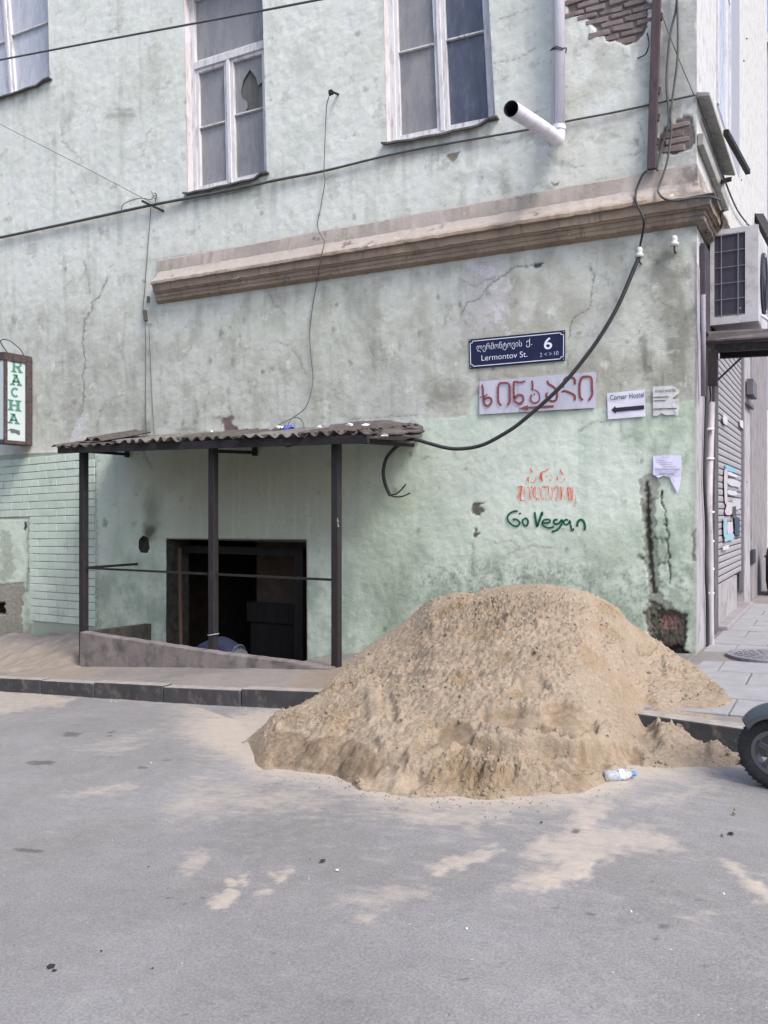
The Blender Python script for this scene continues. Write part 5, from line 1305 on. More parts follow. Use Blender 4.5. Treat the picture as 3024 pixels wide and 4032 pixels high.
mb.build('main_cable', M['cable'], hc, smooth=True)
mb = MB(); mb.tube(spline([wp(1536, 1949, .08), wp(1560, 1944, .08), wp(1580, 1928, .09), wp(1598, 1906, .10)], 5), .010, 7); mb.build('cable_strand', M['cable'], hc, smooth=True)
mb = MB(); mb.tube(spline([wp(1536, 1950, .08), wp(1555, 1956, .09), wp(1585, 1954, .10), wp(1615, 1941, .11)], 5), .010, 7); mb.build('cable_strand', M['cable'], hc, smooth=True)
cable('feed_cable', [wp(2548, 672, .09), wp(2530, 690, .1), wp(2508, 740, .1), wp(2502, 775, .16), wp(2506, 800, .27), wp(2528, 845, .30), wp(2536, 875, .28), wp(2530, 920, .16), wp(2522, 960, .09), wp(2518, 985, .08)], .013, M['cable'], 'black feed cable bending over the cornice from the conduit to the insulator')
cable('corner_cable', [wp(2668, -80, .05), wp(2662, 30, .05), wp(2640, 130, .06), wp(2630, 220, .06), wp(2624, 330, .05), wp(2632, 430, .05), wp(2630, 500, .05), wp(2608, 570, .04), wp(2592, 640, .05), wp(2588, 672, .07)], .013, M['cable_grey'], 'grey cable nearer the conduit with a small white tag high on the corner', group='cables down the house corner')
cable('corner_cable', [wp(2662, -80, .06), wp(2668, 60, .06), wp(2668, 220, .07), wp(2654, 340, .06), wp(2640, 450, .05), wp(2644, 510, .06), wp(2630, 620, .06), wp(2614, 680, .08), wp(2594, 735, .10), wp(2592, 755, .2), wp(2612, 780, .30), wp(2660, 790, .32), wp(2740, 778, .32), wp(2800, 776, .34), wp(2838, 790, .36)], .013, M['cable_grey'], 'grey cable nearest the corner edge bending along the cornice', group='cables down the house corner')
M['porcelain'] = simple('white_porcelain', lin(206, 208, 202), .3, .06, 9, lin(150, 148, 140), .3, .05)
for px, py, lb in ((2518, 998, 'white porcelain insulator holding the thick black cable'), (2655, 953, 'white porcelain insulator without a cable near the corner')):
    c_ = wp(px, py + 16, .09); rt = thing('insulator', tuple(c_), lb, 'insulator', 'porcelain insulators under the cornice')
    mb = MB(); mb.lathe([(0, 0), (.046, 0), (.048, .03), (.036, .045), (.030, .055), (.036, .07), (.034, .10), (.02, .115), (0, .117)], c_, (0, 0, 1), 18); mb.build('porcelain_body', M['porcelain'], rt, smooth=True)
    mb = MB(); mb.tube([c_ + Vector((0, 0, .005)), c_ + Vector((0, .0, -.05)), c_ + Vector((0, .1, -.05))], .010, 8); mb.build('pin', M['rust'], rt)
mb = MB(); mb.bar(wp(2588, 40, .08), wp(2720, 380, .05), .012, .012); mb.bar(wp(2610, 250, .02), wp(2728, 318, .02), .03, .01); 
cable('guy_wire', [wp(2596, 30, .08), wp(2660, 200, .06), wp(2732, 372, .05)], .006, M['thin_wire'], 'straight thin wire slanting from the conduit to the corner', 'wire')

# ---------------------------------------------------------------- signs
def sign_map(tl, tr, br, bl, d, plane=wp):
    A, B, C_, D_ = plane(*tl, d), plane(*tr, d), plane(*br, d), plane(*bl, d)
    return lambda u, v: D_.lerp(C_, u).lerp(A.lerp(B, u), v)
def text_add(mb, body, S, u0, v0, u1, v1, bold=0.0):
    c = bpy.data.curves.new('lettering', 'FONT'); c.body = body; c.resolution_u = 4
    c.offset = bold
    o = bpy.data.objects.new('lettering', c); link(o)
    me = bpy.data.meshes.new_from_object(o.evaluated_get(bpy.context.evaluated_depsgraph_get()))
    co = np.empty(len(me.vertices) * 3); me.vertices.foreach_get('co', co); co = co.reshape(-1, 3)
    lo, hi = co.min(0), co.max(0)
    mb.add([S(u0 + (u1 - u0) * (x - lo[0]) / (hi[0] - lo[0]), v0 + (v1 - v0) * (y - lo[1]) / (hi[1] - lo[1])) for x, y, _ in co], [list(p.vertices) for p in me.polygons])
    bpy.data.objects.remove(o); bpy.data.curves.remove(c); bpy.data.meshes.remove(me)
def quad_lines(mb, S, pts, w):
    for (u0, v0), (u1, v1) in zip(pts[:-1], pts[1:]):
        a, b = S(u0, v0), S(u1, v1); d = (b - a).normalized(); n = Vector((-d.z, 0, d.x)) * w / 2; e = d * w / 2
        mb.add([a - e + n, b + e + n, b + e - n, a - e - n], [(0, 1, 2, 3)])
K3 = 410 / 1659; cr = lambda x, y: (1830 + x * K3, 1290 + y * K3)
q = [cr(62, 187), cr(1600, 38), cr(1595, 525), cr(75, 655)]
S0, S1 = sign_map(*q, .018), sign_map(*q, .0215)
sg = thing('street_sign', tuple(S0(.5, 0)), 'dark blue enamel street sign with white lettering and house number 6', 'street sign')
mb = MB(); mb.plate([S0(0, 0), S0(1, 0), S0(1, 1), S0(0, 1)], (0, 1, 0), .012); mb.build('sign_plate', simple('navy_enamel', lin(34, 39, 70), .35, .08, 3, lin(48, 52, 80), .3, .05), sg, bevel=.003)
M['sign_white'] = simple('white_lettering', lin(224, 228, 240), .5, .03)
mb = MB()
quad_lines(mb, S1, [(.957, .925), (.957, .865), (.985, .865), (.985, .13), (.957, .13), (.957, .07), (.04, .07), (.04, .13), (.015, .13), (.015, .865), (.04, .865), (.04, .925), (.957, .925)], .009)
mb.build('sign_border', M['sign_white'], sg)
mb = MB()
text_add(mb, 'ლერმონტოვის', S1, .085, .525, .565, .815, -.010); text_add(mb, 'ქ.', S1, .61, .545, .668, .83, -.010)
text_add(mb, 'Lermontov St.', S1, .135, .232, .62, .425, -.008)
mb.build('lettering', M['sign_white'], sg, kind='stuff')
mb = MB(); text_add(mb, '6', S1, .79, .42, .872, .81, .012); mb.build('house_number', M['sign_white'], sg)
mb = MB(); text_add(mb, '2', S1, .748, .195, .772, .325); text_add(mb, '<', S1, .795, .215, .822, .315); text_add(mb, '>', S1, .842, .215, .868, .315); text_add(mb, '10', S1, .893, .205, .936, .335, .01); mb.build('lettering', simple('pale_blue_lettering', lin(170, 176, 200), .5, .03), sg, kind='stuff')
for (u, v) in ((.012, .955), (.985, .95), (.985, .05), (.012, .05)):
    mb = MB(); mb.lathe([(0, .008), (.006, .006), (.009, 0)], S0(u, v), (0, -1, 0), 10); mb.build('screw', simple('screw_zinc', lin(150, 150, 160), .4, .1, metallic=.5), sg)
# hand-lettered arrow sign
K4 = 520 / 1659; cr = lambda x, y: (1860 + x * K4, 1450 + y * K4)
q = [cr(90, 165), cr(1552, 42), cr(1555, 495), cr(88, 580)]
S0 = sign_map(*q, .03)
sg = thing('arrow_sign', tuple(S0(.5, 0)), 'pale metal sign with hand-cut red Georgian letters and a red arrow', 'sign')
mb = MB(); nn = 12
for i in range(nn):
    u0, u1 = i / nn, (i + 1) / nn; w_ = lambda u: Vector((0, .006 * math.sin(u * 7), 0))
    mb.add([S0(u0, 0) + w_(u0), S0(u1, 0) + w_(u1), S0(u1, 1) + w_(u1), S0(u0, 1) + w_(u0), S0(u0, 0) + w_(u0) + Vector((0, .004, 0)), S0(u1, 0) + w_(u1) + Vector((0, .004, 0)), S0(u1, 1) + w_(u1) + Vector((0, .004, 0)), S0(u0, 1) + w_(u0) + Vector((0, .004, 0))],
           [(0, 1, 2, 3), (7, 6, 5, 4), (0, 4, 5, 1), (3, 2, 6, 7)] + ([(0, 3, 7, 4)] if i == 0 else []) + ([(1, 5, 6, 2)] if i == nn - 1 else []))
mb.build('sign_plate', simple('galvanised_pale_sheet', lin(188, 188, 204), .55, .06, 5, lin(166, 164, 176), .4, .08, 30, stretch=(1, 1, .2)), sg)
M['red_paint'] = simple('faded_red_paint', lin(132, 70, 70), .7, .15, 30, lin(150, 98, 98), .3)
def zig(pts): return [cr(x, y) for x, y in pts]
_rib = ribbon
LW = .0235
letters = [[([(120, 205), (132, 260), (135, 330), (140, 400), (155, 455), (190, 472), (235, 440), (238, 390), (205, 368), (165, 375), (150, 395)], LW), ([(145, 365), (160, 345), (190, 330)], .014)],
           [([(365, 468), (330, 430), (323, 340), (325, 230), (345, 192), (395, 184), (445, 190), (466, 230), (468, 340), (468, 420), (440, 464)], LW)],
           [([(665, 158), (600, 178), (520, 166)], .020), ([(520, 165), (519, 260), (522, 350), (535, 415), (580, 442), (625, 425), (642, 390), (625, 345), (585, 335), (545, 355), (530, 380)], LW)],
           [([(748, 155), (756, 200), (755, 245), (748, 275)], .020), ([(750, 270), (790, 275), (830, 305), (845, 360), (835, 410), (790, 435), (745, 420), (730, 375), (745, 330)], (.010, .020))],
           [([(942, 155), (955, 195), (1010, 228), (1050, 270), (1062, 340), (1050, 395), (1005, 415), (950, 390), (928, 345), (938, 305)], LW)],
           [([(1285, 205), (1290, 160), (1265, 120), (1210, 108), (1160, 135), (1145, 190), (1140, 245)], (.024, .020)), ([(1120, 300), (1160, 285), (1230, 310), (1285, 345), (1283, 405)], (.020, .026))],
           [([(1390, 400), (1355, 365), (1345, 270), (1355, 160), (1380, 115), (1430, 104), (1480, 110), (1500, 150), (1502, 240), (1505, 330), (1465, 400)], LW)]]
for L_ in letters:
    mb = MB()
    for pts, w in L_:
        n0 = len(mb.v); _rib(mb, zig(pts), tuple(1.14 * q for q in w) if hasattr(w, '__len__') else w * 1.14, d=.0385)
    mb.build('painted_letter', M['red_paint'], sg)
mb = MB(); mb.add([wp(*cr(x, y), .0385) for x, y in [(578, 505), (698, 462), (698, 482), (1020, 462), (1020, 494), (698, 508), (698, 527)]], [list(range(7))]); mb.build('painted_arrow', M['red_paint'], sg)
mb = MB(); mb.lathe([(0, .006), (.008, .004), (.010, 0)], wp(*cr(778, 325), .037), (0, -1, 0), 10); mb.lathe([(0, .006), (.006, .004), (.009, 0)], wp(*cr(107, 360), .037), (0, -1, 0), 10); mb.build('nail', M['rust'], sg, kind='stuff')
# sheets of paper pasted to the plaster
K5 = 350 / 1659; cr5 = lambda x, y: (2370 + x * K5, 1500 + y * K5)
def paper_poly(name, pts, d, mat, parent, curl=.004):
    P_ = [wp(*cr5(x, y), d + curl * math.sin(i * 2.1)) for i, (x, y) in enumerate(pts)]
    mb = MB(); cen = sum(P_, Vector()) / len(P_); n = len(P_)
    mb.add([cen] + P_ + [p + Vector((0, .0015, 0)) for p in P_], [(0, 1 + i, 1 + (i + 1) % n) for i in range(n)] + [(1 + i, n + 1 + i, n + 1 + (i + 1) % n, 1 + (i + 1) % n) for i in range(n)])
    return mb.build(name, mat, parent)
M['paper_cool'] = simple('cool_white_paper', lin(214, 214, 230), .85, .04, 4)
M['paper_old'] = simple('weathered_paper', lin(202, 203, 204), .9, .07, 8, lin(180, 182, 178), .4)
M['ink'] = simple('black_ink', lin(46, 46, 60), .8, .1)
M['ink_pale'] = simple('faded_ink', lin(140, 140, 146), .85, .12, 30)
q5 = [cr5(97, 230), cr5(803, 160), cr5(815, 660), cr5(110, 718)]
S1 = sign_map(*q5, .0265); pn = thing('paper_sign', tuple(S1(.5, 0)), 'white paper sign reading Corner Hostel with a black arrow', 'paper sign')
paper_poly('sheet', [(97, 230), (330, 205), (570, 182), (803, 160), (808, 330), (810, 500), (815, 660), (580, 680), (340, 700), (110, 718), (106, 550), (102, 390)], .020, M['paper_cool'], pn, .003)
mb = MB(); text_add(mb, 'Corner Hostel', S1, .075, .72, .975, .925, .008); mb.build('lettering', simple('grey_blue_ink', lin(92, 94, 112), .8, .1), pn, kind='stuff')
mb = MB(); mb.add([wp(*cr5(x, y), .0265) for x, y in [(178, 540), (250, 463), (256, 500), (784, 452), (792, 528), (260, 577), (256, 610)]], [list(range(7))]); mb.build('printed_arrow', M['ink'], pn)
q6 = [cr5(950, 105), cr5(1440, 85), cr5(1440, 640), cr5(955, 655)]
S1 = sign_map(*q6, .0262); pn = thing('paper_sign', tuple(S1(.5, 0)), 'weathered torn paper reading Gold Hostel beside the arrow sheet', 'paper sign')
paper_poly('sheet', [(950, 105), (1150, 96), (1320, 88), (1360, 110), (1380, 140), (1445, 165), (1440, 230), (1400, 250), (1350, 215), (1290, 225), (1270, 270), (1300, 310), (1350, 350), (1440, 320), (1442, 480), (1430, 600), (1410, 660), (1340, 630), (1200, 640), (1110, 600), (1040, 650), (960, 655), (952, 400)], .020, M['paper_old'], pn, .003)
mb = MB(); text_add(mb, 'GOLD HOSTEL', S1, .08, .80, .90, .885, .02); mb.build('lettering', simple('dark_faded_ink', lin(100, 100, 104), .85, .1), pn, kind='stuff')
mb = MB(); rng = random.Random(3)
def dashes(mb, S, u0, u1, v, w, rng):
    u = u0
    while u < u1:
        l = rng.uniform(.02, .06); quad_lines(mb, S, [(u, v + rng.uniform(-.004, .004)), (min(u + l, u1), v + rng.uniform(-.004, .004))], w); u += l + rng.uniform(.006, .02)
dashes(mb, S1, .04, .60, .635, .012, rng); dashes(mb, S1, .04, .48, .515, .011, rng); dashes(mb, S1, .04, .90, .235, .012, rng)
mb.build('faded_print', M['ink_pale'], pn, kind='stuff')
q7 = [cr5(955, 1395), cr5(1480, 1390), cr5(1480, 2000), cr5(955, 1990)]
S1 = sign_map(*q7, .0265); pn = thing('paper_notice', tuple(S1(.5, .3)), 'lavender white printed notice with its lower edge torn away', 'paper notice')
paper_poly('sheet', [(955, 1395), (1140, 1392), (1320, 1390), (1480, 1390), (1488, 1600), (1478, 1800), (1455, 1960), (1412, 2090), (1365, 2055), (1345, 1990), (1368, 1840), (1320, 1812), (1240, 1790), (1180, 1772), (1130, 1768), (1090, 1792), (1050, 1806), (1000, 1772), (952, 1752), (958, 1560)], .020, simple('lavender_paper', lin(216, 214, 240), .85, .03, 4), pn, .004)
mb = MB(); rng = random.Random(13)
for v, a_, b_ in ((.955, .35, .62), (.86, .08, .50), (.79, .12, .70), (.73, .24, .66), (.655, .36, .82), (.59, .08, .94), (.565, .08, .92), (.49, .12, .86), (.43, .24, .76), (.37, .5, .92)): dashes(mb, S1, a_, b_, v, .0055 if v != .43 else .010, rng)
mb.build('faded_print', simple('pale_violet_ink', lin(168, 166, 190), .85, .08), pn, kind='stuff')

# light-box sign projecting from the wall on the left
BX = wp(125, 1560).x
bl_ = lambda px, py, d=0.0: (lambda r: Vector((BX + d, r[1] * (BX + d) / r[0], r[2] * (BX + d) / r[0])))(ray(px, py))
k7 = 300 / 1327; c7 = lambda x, y: (x * k7, 1300 + y * k7)
lb = thing('light_box_sign', tuple(bl_(*c7(415, 1990))), 'rusty white light box sign with green letters RACHA standing out from the wall', 'light box sign')
tl, tr_, br_, bll = bl_(*c7(112, 440)), bl_(*c7(470, 520)), bl_(*c7(400, 1975)), bl_(*c7(48, 1945))
yo, yi = (tl.y + bll.y) / 2, WALL - .03
zt_, zb_2 = bl_(*c7(300, 420)).z, bl_(*c7(240, 1975)).z
mb = MB(); mb.box(BX - .30, BX - .01, yo + .0, yi, zb_2 + .02, zt_ - .02); mb.build('box_body', simple('box_tin', lin(150, 146, 150), .7, .15, 4, lin(80, 64, 60), .5), lb)
t = NT('peeling_white_panel'); n_ = t.noise(5, 6, .7)
c = t.mix(t.ramp(n_, .64, .67), tuple(lin(186, 198, 200)), tuple(lin(92, 84, 84)))
M['panel'] = t.fin(c, .5, t.bump(n_, .1, .01), spec=.4)
mb = MB(); mb.box(BX - .012, BX - .002, yo + .03, yi - .06, zb_2 + .05, zt_ - .12); mb.build('face_panel', M['panel'], lb)
mb = MB(); mb.box(BX - .27, BX - .03, yo - .008, yo - .001, zb_2 + .06, zt_ - .14); mb.build('face_panel', M['panel'], lb)
M['rustframe'] = simple('rusty_box_frame', lin(70, 62, 64), .85, .3, 14, lin(112, 96, 92), .5, .6, 40)
mb = MB()
mb.box(BX - .005, BX + .010, yo - .015, yo + .05, zb_2, zt_ - .09); mb.build('frame_bar', M['rustframe'], lb)
mb = MB(); mb.box(BX - .02, BX + .03, yi - .10, yi + .02, zb_2, zt_ - .06); mb.build('frame_bar', M['rustframe'], lb)
mb = MB(); mb.box(BX - .31, BX + .02, yo - .02, yi + .02, zt_ - .13, zt_ + .0); mb.build('frame_top', M['rustframe'], lb)
mb = MB(); mb.box(BX - .31, BX + .015, yo - .015, yi, zb_2 - .005, zb_2 + .05); mb.build('frame_bottom', M['rustframe'], lb)
mb = MB(); mb.tube(spline([Vector((BX - .05, yo + .1, zt_)), bl_(*c7(10, 210), -.08), bl_(*c7(60, 162), -.05), bl_(*c7(180, 190), -.03), bl_(*c7(280, 270), -.02), bl_(*c7(350, 330), -.02), Vector((BX - .02, yi - .1, zt_ - .01))], 6), .008, 6); mb.build('cable_loop', M['cable'], lb, smooth=True)
M['racha'] = simple('green_letter_paint', lin(88, 136, 118), .6, .12, 20, lin(70, 112, 96), .4)
def slab_letter(strokes, x0, y0, x1, y1, sk):
    # letter cell in the crop: top-left (x0,y0) bottom-right (x1,y1), sk = downward slope to the right
    mb = MB()
    m = lambda u, v: bl_(*c7(x0 + (x1 - x0) * u - .04 * (1 - v) * (x1 - x0) * 0, y1 - (y1 - y0) * v + sk * (u - .5) * (x1 - x0)), .004)
    for poly in strokes: mb.add([m(u, v) for u, v in poly], [list(range(len(poly)))])
    mb.build('letter', M['racha'], lb)
R_ = lambda a, b, c, d: [(a, b), (c, b), (c, d), (a, d)]
LA = [[(.36, .86), (.60, .86), (.30, .10), (.12, .10)], [(.42, .98), (.62, .86), (.92, .10), (.70, .10)], R_(.24, .28, .74, .42), R_(.24, .86, .64, 1), R_(0, 0, .42, .13), R_(.58, 0, 1, .13)]
LR = [R_(.12, .1, .34, .9), R_(0, .87, .36, 1), R_(0, 0, .46, .13), [(.34, 1), (.70, 1), (.70, .86), (.34, .86)], [(.66, 1), (.86, .92), (.94, .76), (.72, .76), (.66, .86)], [(.94, .76), (.86, .56), (.66, .46), (.62, .58), (.72, .66), (.72, .76)], [(.34, .60), (.64, .60), (.70, .46), (.34, .46)], [(.48, .48), (.72, .48), (.90, .10), (.66, .10)], R_(.62, 0, 1, .13)]
LH = [R_(.10, .1, .34, .9), R_(.64, .1, .88, .9), R_(.34, .44, .64, .58), R_(0, .87, .44, 1), R_(.54, .87, 1, 1), R_(0, 0, .44, .13), R_(.54, 0, 1, .13)]
LC = [[(math.cos(a) * .5 + .52, math.sin(a) * .5 + .5), (math.cos(b) * .5 + .52, math.sin(b) * .5 + .5), (math.cos(b) * .27 + .52, math.sin(b) * .30 + .5), (math.cos(a) * .27 + .52, math.sin(a) * .30 + .5)] for a, b in [(math.radians(45 + 22.5 * k), math.radians(67.5 + 22.5 * k)) for k in range(12)]]
for L_, x0, y0, x1, y1 in ((LR, 198, 545, 396, 738), (LA, 176, 770, 386, 962), (LC, 186, 996, 336, 1170), (LH, 138, 1215, 372, 1404), (LA, 132, 1452, 346, 1628)):
    slab_letter(L_, x0, y0, x1, y1, .12)
mb = MB(); mb.add([bl_(*c7(x, y), .003) for x, y in ((125, 1745), (185, 1715), (235, 1720), (345, 1750), (350, 1820), (320, 1822), (270, 1790), (190, 1790), (180, 1740), (130, 1752))], [list(range(10))]); mb.build('peeled_patch', simple('peeled_panel_patch', lin(90, 98, 102), .8, .4, 40), lb)
# ---------------------------------------------------------------- air conditioner, awning, pipes and lines on the side street
M['ac'] = simple('aged_white_enamel', lin(182, 180, 184), .5, .08, 4, lin(146, 143, 146), .5, .05)
M['ac_dark'] = simple('condenser_fins', lin(58, 58, 70), .6, .15, 30, lin(44, 44, 52), .4, .3, 160)
YA = 10.5
xl, xr = yp(2796, 1090, YA).x, yp(2986, 1090, YA).x
zt, zb = yp(2890, 897, YA).z, yp(2890, 1272, YA).z
ac = thing('air_conditioner', ((xl + xr) / 2, YA + .5, zb), 'white air conditioner unit hanging over the side street beyond the corner', 'air conditioner')
YB = YA + 1.05
mb = MB(); mb.box(xl, xr, YA + .03, YB, zb, zt); mb.build('casing', M['ac'], ac, bevel=.025)
gx0, gx1 = yp(2812, 1090, YA).x, yp(2934, 1090, YA).x
mb = MB(); mb.box(gx0, gx1, YA + .015, YA + .035, zb + .09, zt - .06); mb.build('side_coil', M['ac_dark'], ac)
mb = MB(); mb.box(xl, gx0, YA, YA + .05, zb, zt); mb.box(gx1, xr, YA, YA + .05, zb, zt); mb.box(gx0, gx1, YA + .001, YA + .049, zb, zb + .09); mb.box(gx0, gx1, YA + .001, YA + .049, zt - .06, zt); mb.build('side_frame', M['ac'], ac)
M['grille_wire'] = simple('grille_wire', lin(120, 120, 132), .5, .1)
for k in range(6):
    z = zb + .10 + (zt - zb - .17) * k / 5
    mb = MB(); mb.tube([(gx0, YA + .004, z), (gx1, YA + .004, z)], .004, 6); mb.build('grille_wire', M['grille_wire'], ac)
for f_ in (.23, .77):
    mb = MB(); mb.tube([(gx0 + (gx1 - gx0) * f_, YA + .002, zb + .08), (gx0 + (gx1 - gx0) * f_, YA + .002, zt - .05)], .005, 6); mb.build('grille_wire', M['grille_wire'], ac)
mb = MB(); mb.lathe([(.36, 0), (.37, .02), (.33, .03), (.10, .02), (0, .02)], (xr, (YA + YB) / 2 + .05, (zt + zb) / 2), (1, 0, 0), 32)
for k in range(1, 8):
    r = .04 + .045 * k; mb.tube([(xr + .035, (YA + YB) / 2 + .05 + r * math.cos(a), (zt + zb) / 2 + r * math.sin(a)) for a in np.linspace(0, 2 * math.pi, 25)], .004, 5)
mb.build('fan_grille', M['ac_dark'], ac)
mb = MB(); mb.tube(spline([(xr + .01, YA + .3, zb + .12), (xr + .10, YA + .4, zb + .04), (xr + .14, YA + .7, zb - .1), (xr + .06, YB, zb - .2)], 5), .02, 8); mb.build('hose', M['pvc'], ac, smooth=True)
aw = thing('shop_awning', (SX + .4, 10.9, 1.95), 'dark metal awning shelf under the air conditioner above the shutter', 'awning')
M['awn'] = simple('dark_brown_metal', lin(92, 86, 88), .7, .2, 6, lin(120, 112, 110), .4, .2, 30)
za = yp(2850, 1300, 10.35).z; zc = yp(2850, 1345, 10.35).z
mb = MB(); mb.hexa([(SX + .0, 10.32, za - .12), (SX + .98, 10.32, za - .15), (SX + .98, 10.95, za - .15), (SX + .0, 10.95, za - .12), (SX + .0, 10.32, za), (SX + .98, 10.40, za - .03), (SX + .98, 10.95, za - .03), (SX + .0, 10.95, za)]); mb.build('shelf', M['awn'], aw, bevel=.02)
mb = MB(); mb.bar((SX + .10, 10.42, za - .19), (SX + 1.05, 10.42, za - .22), .06, .09); mb.build('beam', M['steel_black'], aw)
mb = MB(); mb.bar((SX + .10, 10.9, za - .19), (SX + 1.05, 10.9, za - .22), .06, .08); mb.build('beam', M['steel_black'], aw)
p = yp(2822, 1400, 10.42)
mb = MB(); mb.box(SX + .03, SX + .13, 10.36, 10.48, za - .62, za - .22); mb.build('wall_leg', M['steel_black'], aw)
mb = MB(); mb.bar((SX + .10, 10.45, za - .58), (SX + .38, 10.45, za - .32), .02, .02); mb.build('brace', M['steel_black'], aw)
mb = MB(); mb.box(SX + .001, SX + .05, 9.98, 10.42, zb - .15, zt - .28); o = mb.build('darkening_panel', simple('darkening_panel_grey', lin(64, 62, 70), .7, .2, 5, lin(100, 96, 104), .3)); tag(o, 'dark tall panel added to darken the gap between corner and air conditioner', 'wall panel')  # panel added to darken the gap beside the air conditioner
mb = MB(); q0, q1 = sp(2768, 1160, .07), sp(2770, 1560, .05); mb.tube([q0, q1], .028, 10); o = mb.build('short_pipe', simple('grey_violet_pipe', lin(128, 124, 134), .6, .1), None, True); tag(o, 'short grey pipe under the dark panel by the corner', 'pipe')
rp = thing('corner_pipe', tuple(sp(2800, 2690, .04)), 'scuffed white pipe with bright joints standing beside the corner', 'pipe')
pts = [sp(2803, 1585, .045), sp(2797, 1800, .045), sp(2792, 2000, .045), sp(2797, 2180, .05), sp(2798, 2400, .05), sp(2800, 2560, .05), sp(2803, 2690, .05)]
mb = MB(); mb.tube(spline(pts, 5), .036, 12); mb.build('pipe', simple('scuffed_white_pipe', lin(178, 174, 178), .55, .15, 5, lin(128, 124, 128), .5, .2, 30, stretch=(1, 1, .3)), rp, smooth=True)
for py in (1690, 1806, 2016, 2131, 2240, 2335):
    q = sp(2797, py, .047); mb = MB(); mb.tube([q - Vector((0, 0, .012)), q + Vector((0, 0, .012))], .044, 12); mb.build('joint', simple('bright_joint', lin(226, 224, 228), .35, .05), rp, smooth=True)
cable('pipe_cable', [sp(2772, 1440, .03), sp(2780, 1560, .03), sp(2778, 1700, .03), sp(2774, 1900, .03), sp(2782, 2080, .03), sp(2780, 2240, .03), sp(2786, 2420, .03), sp(2786, 2600, .03), sp(2790, 2695, .03)], .018, M['cable'], 'black cable running down beside the white corner pipe')
cable('side_wire', [sp(2790, 1480, .02), sp(2798, 1560, .02), sp(2793, 1590, .02)], .010, M['cable'], 'short black cable end over the top of the corner pipe', 'cable')
br2 = thing('sill_strut', tuple(sp(2870, 580, .1)), 'dark iron strut slanting below the side window ledge', 'strut')
mb = MB(); mb.bar(sp(2858, 520, .20), sp(2945, 678, .30), .06, .06); mb.build('strut_bar', M['steel_black'], br2); mb = MB(); mb.bar(sp(2838, 717, .02), sp(2872, 706, .25), .05, .05); mb.build('bracket', M['steel_black'], br2)
cable('side_lead', [sp(2768, 470, .03), sp(2800, 560, .03), sp(2850, 700, .03), sp(2905, 830, .04), sp(2960, 900, .05)], .012, M['cable_grey'], 'grey cable slanting down the white side wall to the air conditioner')
cable('ac_lead', [wp(2838, 792, .36) + Vector((0, .3, 0)), sp(2838, 840, .2), sp(2842, 880, .2), sp(2830, 905, .12), sp(2780, 915, .06)], .014, M['cable'], 'black lead looping from the cornice to the air conditioner top')

# the next building along the side street and a dark bin before it
sb = thing('side_street_building', (SX - .5, 24, -1.6), 'lavender grey building farther down the side street', 'building')
M['far_wall'] = simple('lavender_far_render', lin(190, 192, 210), .95, .06, 2, lin(170, 172, 188), .4)
M['far_low'] = simple('pale_far_plinth', lin(216, 210, 206), .95, .06, 2)
mb = MB(); mb.box(SX - 8, SX + .02, 19.5, 44, 2.2, 9.9); mb.build('upper_wall', M['far_wall'], sb)
mb = MB(); mb.box(SX - 8, SX + .0, 19.5, 44, -2.2, 2.19); mb.build('lower_wall', M['far_low'], sb)
mb = MB(); mb.hexa([(SX - 8, 19.4, 9.92), (SX + .5, 19.4, 9.92), (SX + .5, 44, 9.92), (SX - 8, 44, 9.92), (SX - 8, 19.4, 10.4), (SX + .4, 19.4, 10.1), (SX + .4, 44, 10.1), (SX - 8, 44, 10.4)]); mb.build('eave', M['far_wall'], sb)
mb = MB(); mb.box(SX + .021, SX + .05, 20.1, 21.2, 3.4, 5.6); mb.build('window', M['glass_pale'], sb)
mb = MB(); mb.box(SX + .021, SX + .06, 20.05, 21.25, 3.3, 3.39); mb.box(SX + .021, SX + .06, 20.05, 20.099, 3.4, 5.6); mb.box(SX + .021, SX + .06, 21.201, 21.25, 3.4, 5.6); mb.build('window_frame', M['frame'], sb)
cs = thing('iron_support', tuple(sp(2995, 860, .02)), 'dark iron support on the wall behind the air conditioner', 'iron support')
mb = MB(); mb.bar(sp(2985, 850, .05), sp(3060, 990, .4), .16, .10); mb.build('support_bar', M['steel_black'], cs)
bn = thing('rubbish_bin', (SX + .62, 17.6, -1.54), 'dark rounded rubbish bin standing at the far end of the side street', 'bin')
q = yp(3003, 2300, 17.0); bx0 = q.x
mb = MB(); mb.lathe([(0, 0), (.44, 0), (.48, .25), (.48, .70), (.46, .85), (.38, 1.0), (.2, 1.08), (0, 1.1)], (bx0 + .5, 17.4, float(G(bx0))), (0, 0, 1), 24); mb.build('bin_body', simple('black_bin_plastic', lin(50, 48, 56), .5, .15), bn, smooth=True)
mb = MB(); mb.tube([(bx0 + .5 + .49 * math.cos(a), 17.4 + .49 * math.sin(a), float(G(bx0)) + .72) for a in np.linspace(0, 2 * math.pi, 25)], .02, 6); mb.build('rim', simple('bin_rim', lin(44, 42, 50), .5, .1), bn)
# doors and marks on the far pier
mb = MB(); a, b = sp(2958, 1620, .0), sp(2972, 1700, .0); mb.box(SX + .001, SX + .03, a.y, a.y + .5, sp(2960, 2220).z, sp(2960, 2165).z); o = mb.build('letter_box', M['ac_dark']); tag(o, 'small dark letter box on the pier past the shutter', 'letter box')
mb = MB(); mb.box(SX + .001, SX + .05, 15.05, 15.9, sp(2945, 1600).z, sp(2945, 1585).z); mb.box(SX + .001, SX + .10, 15.1, 15.85, sp(2945, 1560).z, sp(2945, 1500).z)
o = mb.build('sign_board', simple('grey_sign_board', lin(96, 94, 102), .6, .2)); tag(o, 'small grey board mounted over the pier beside the shutter', 'sign board')

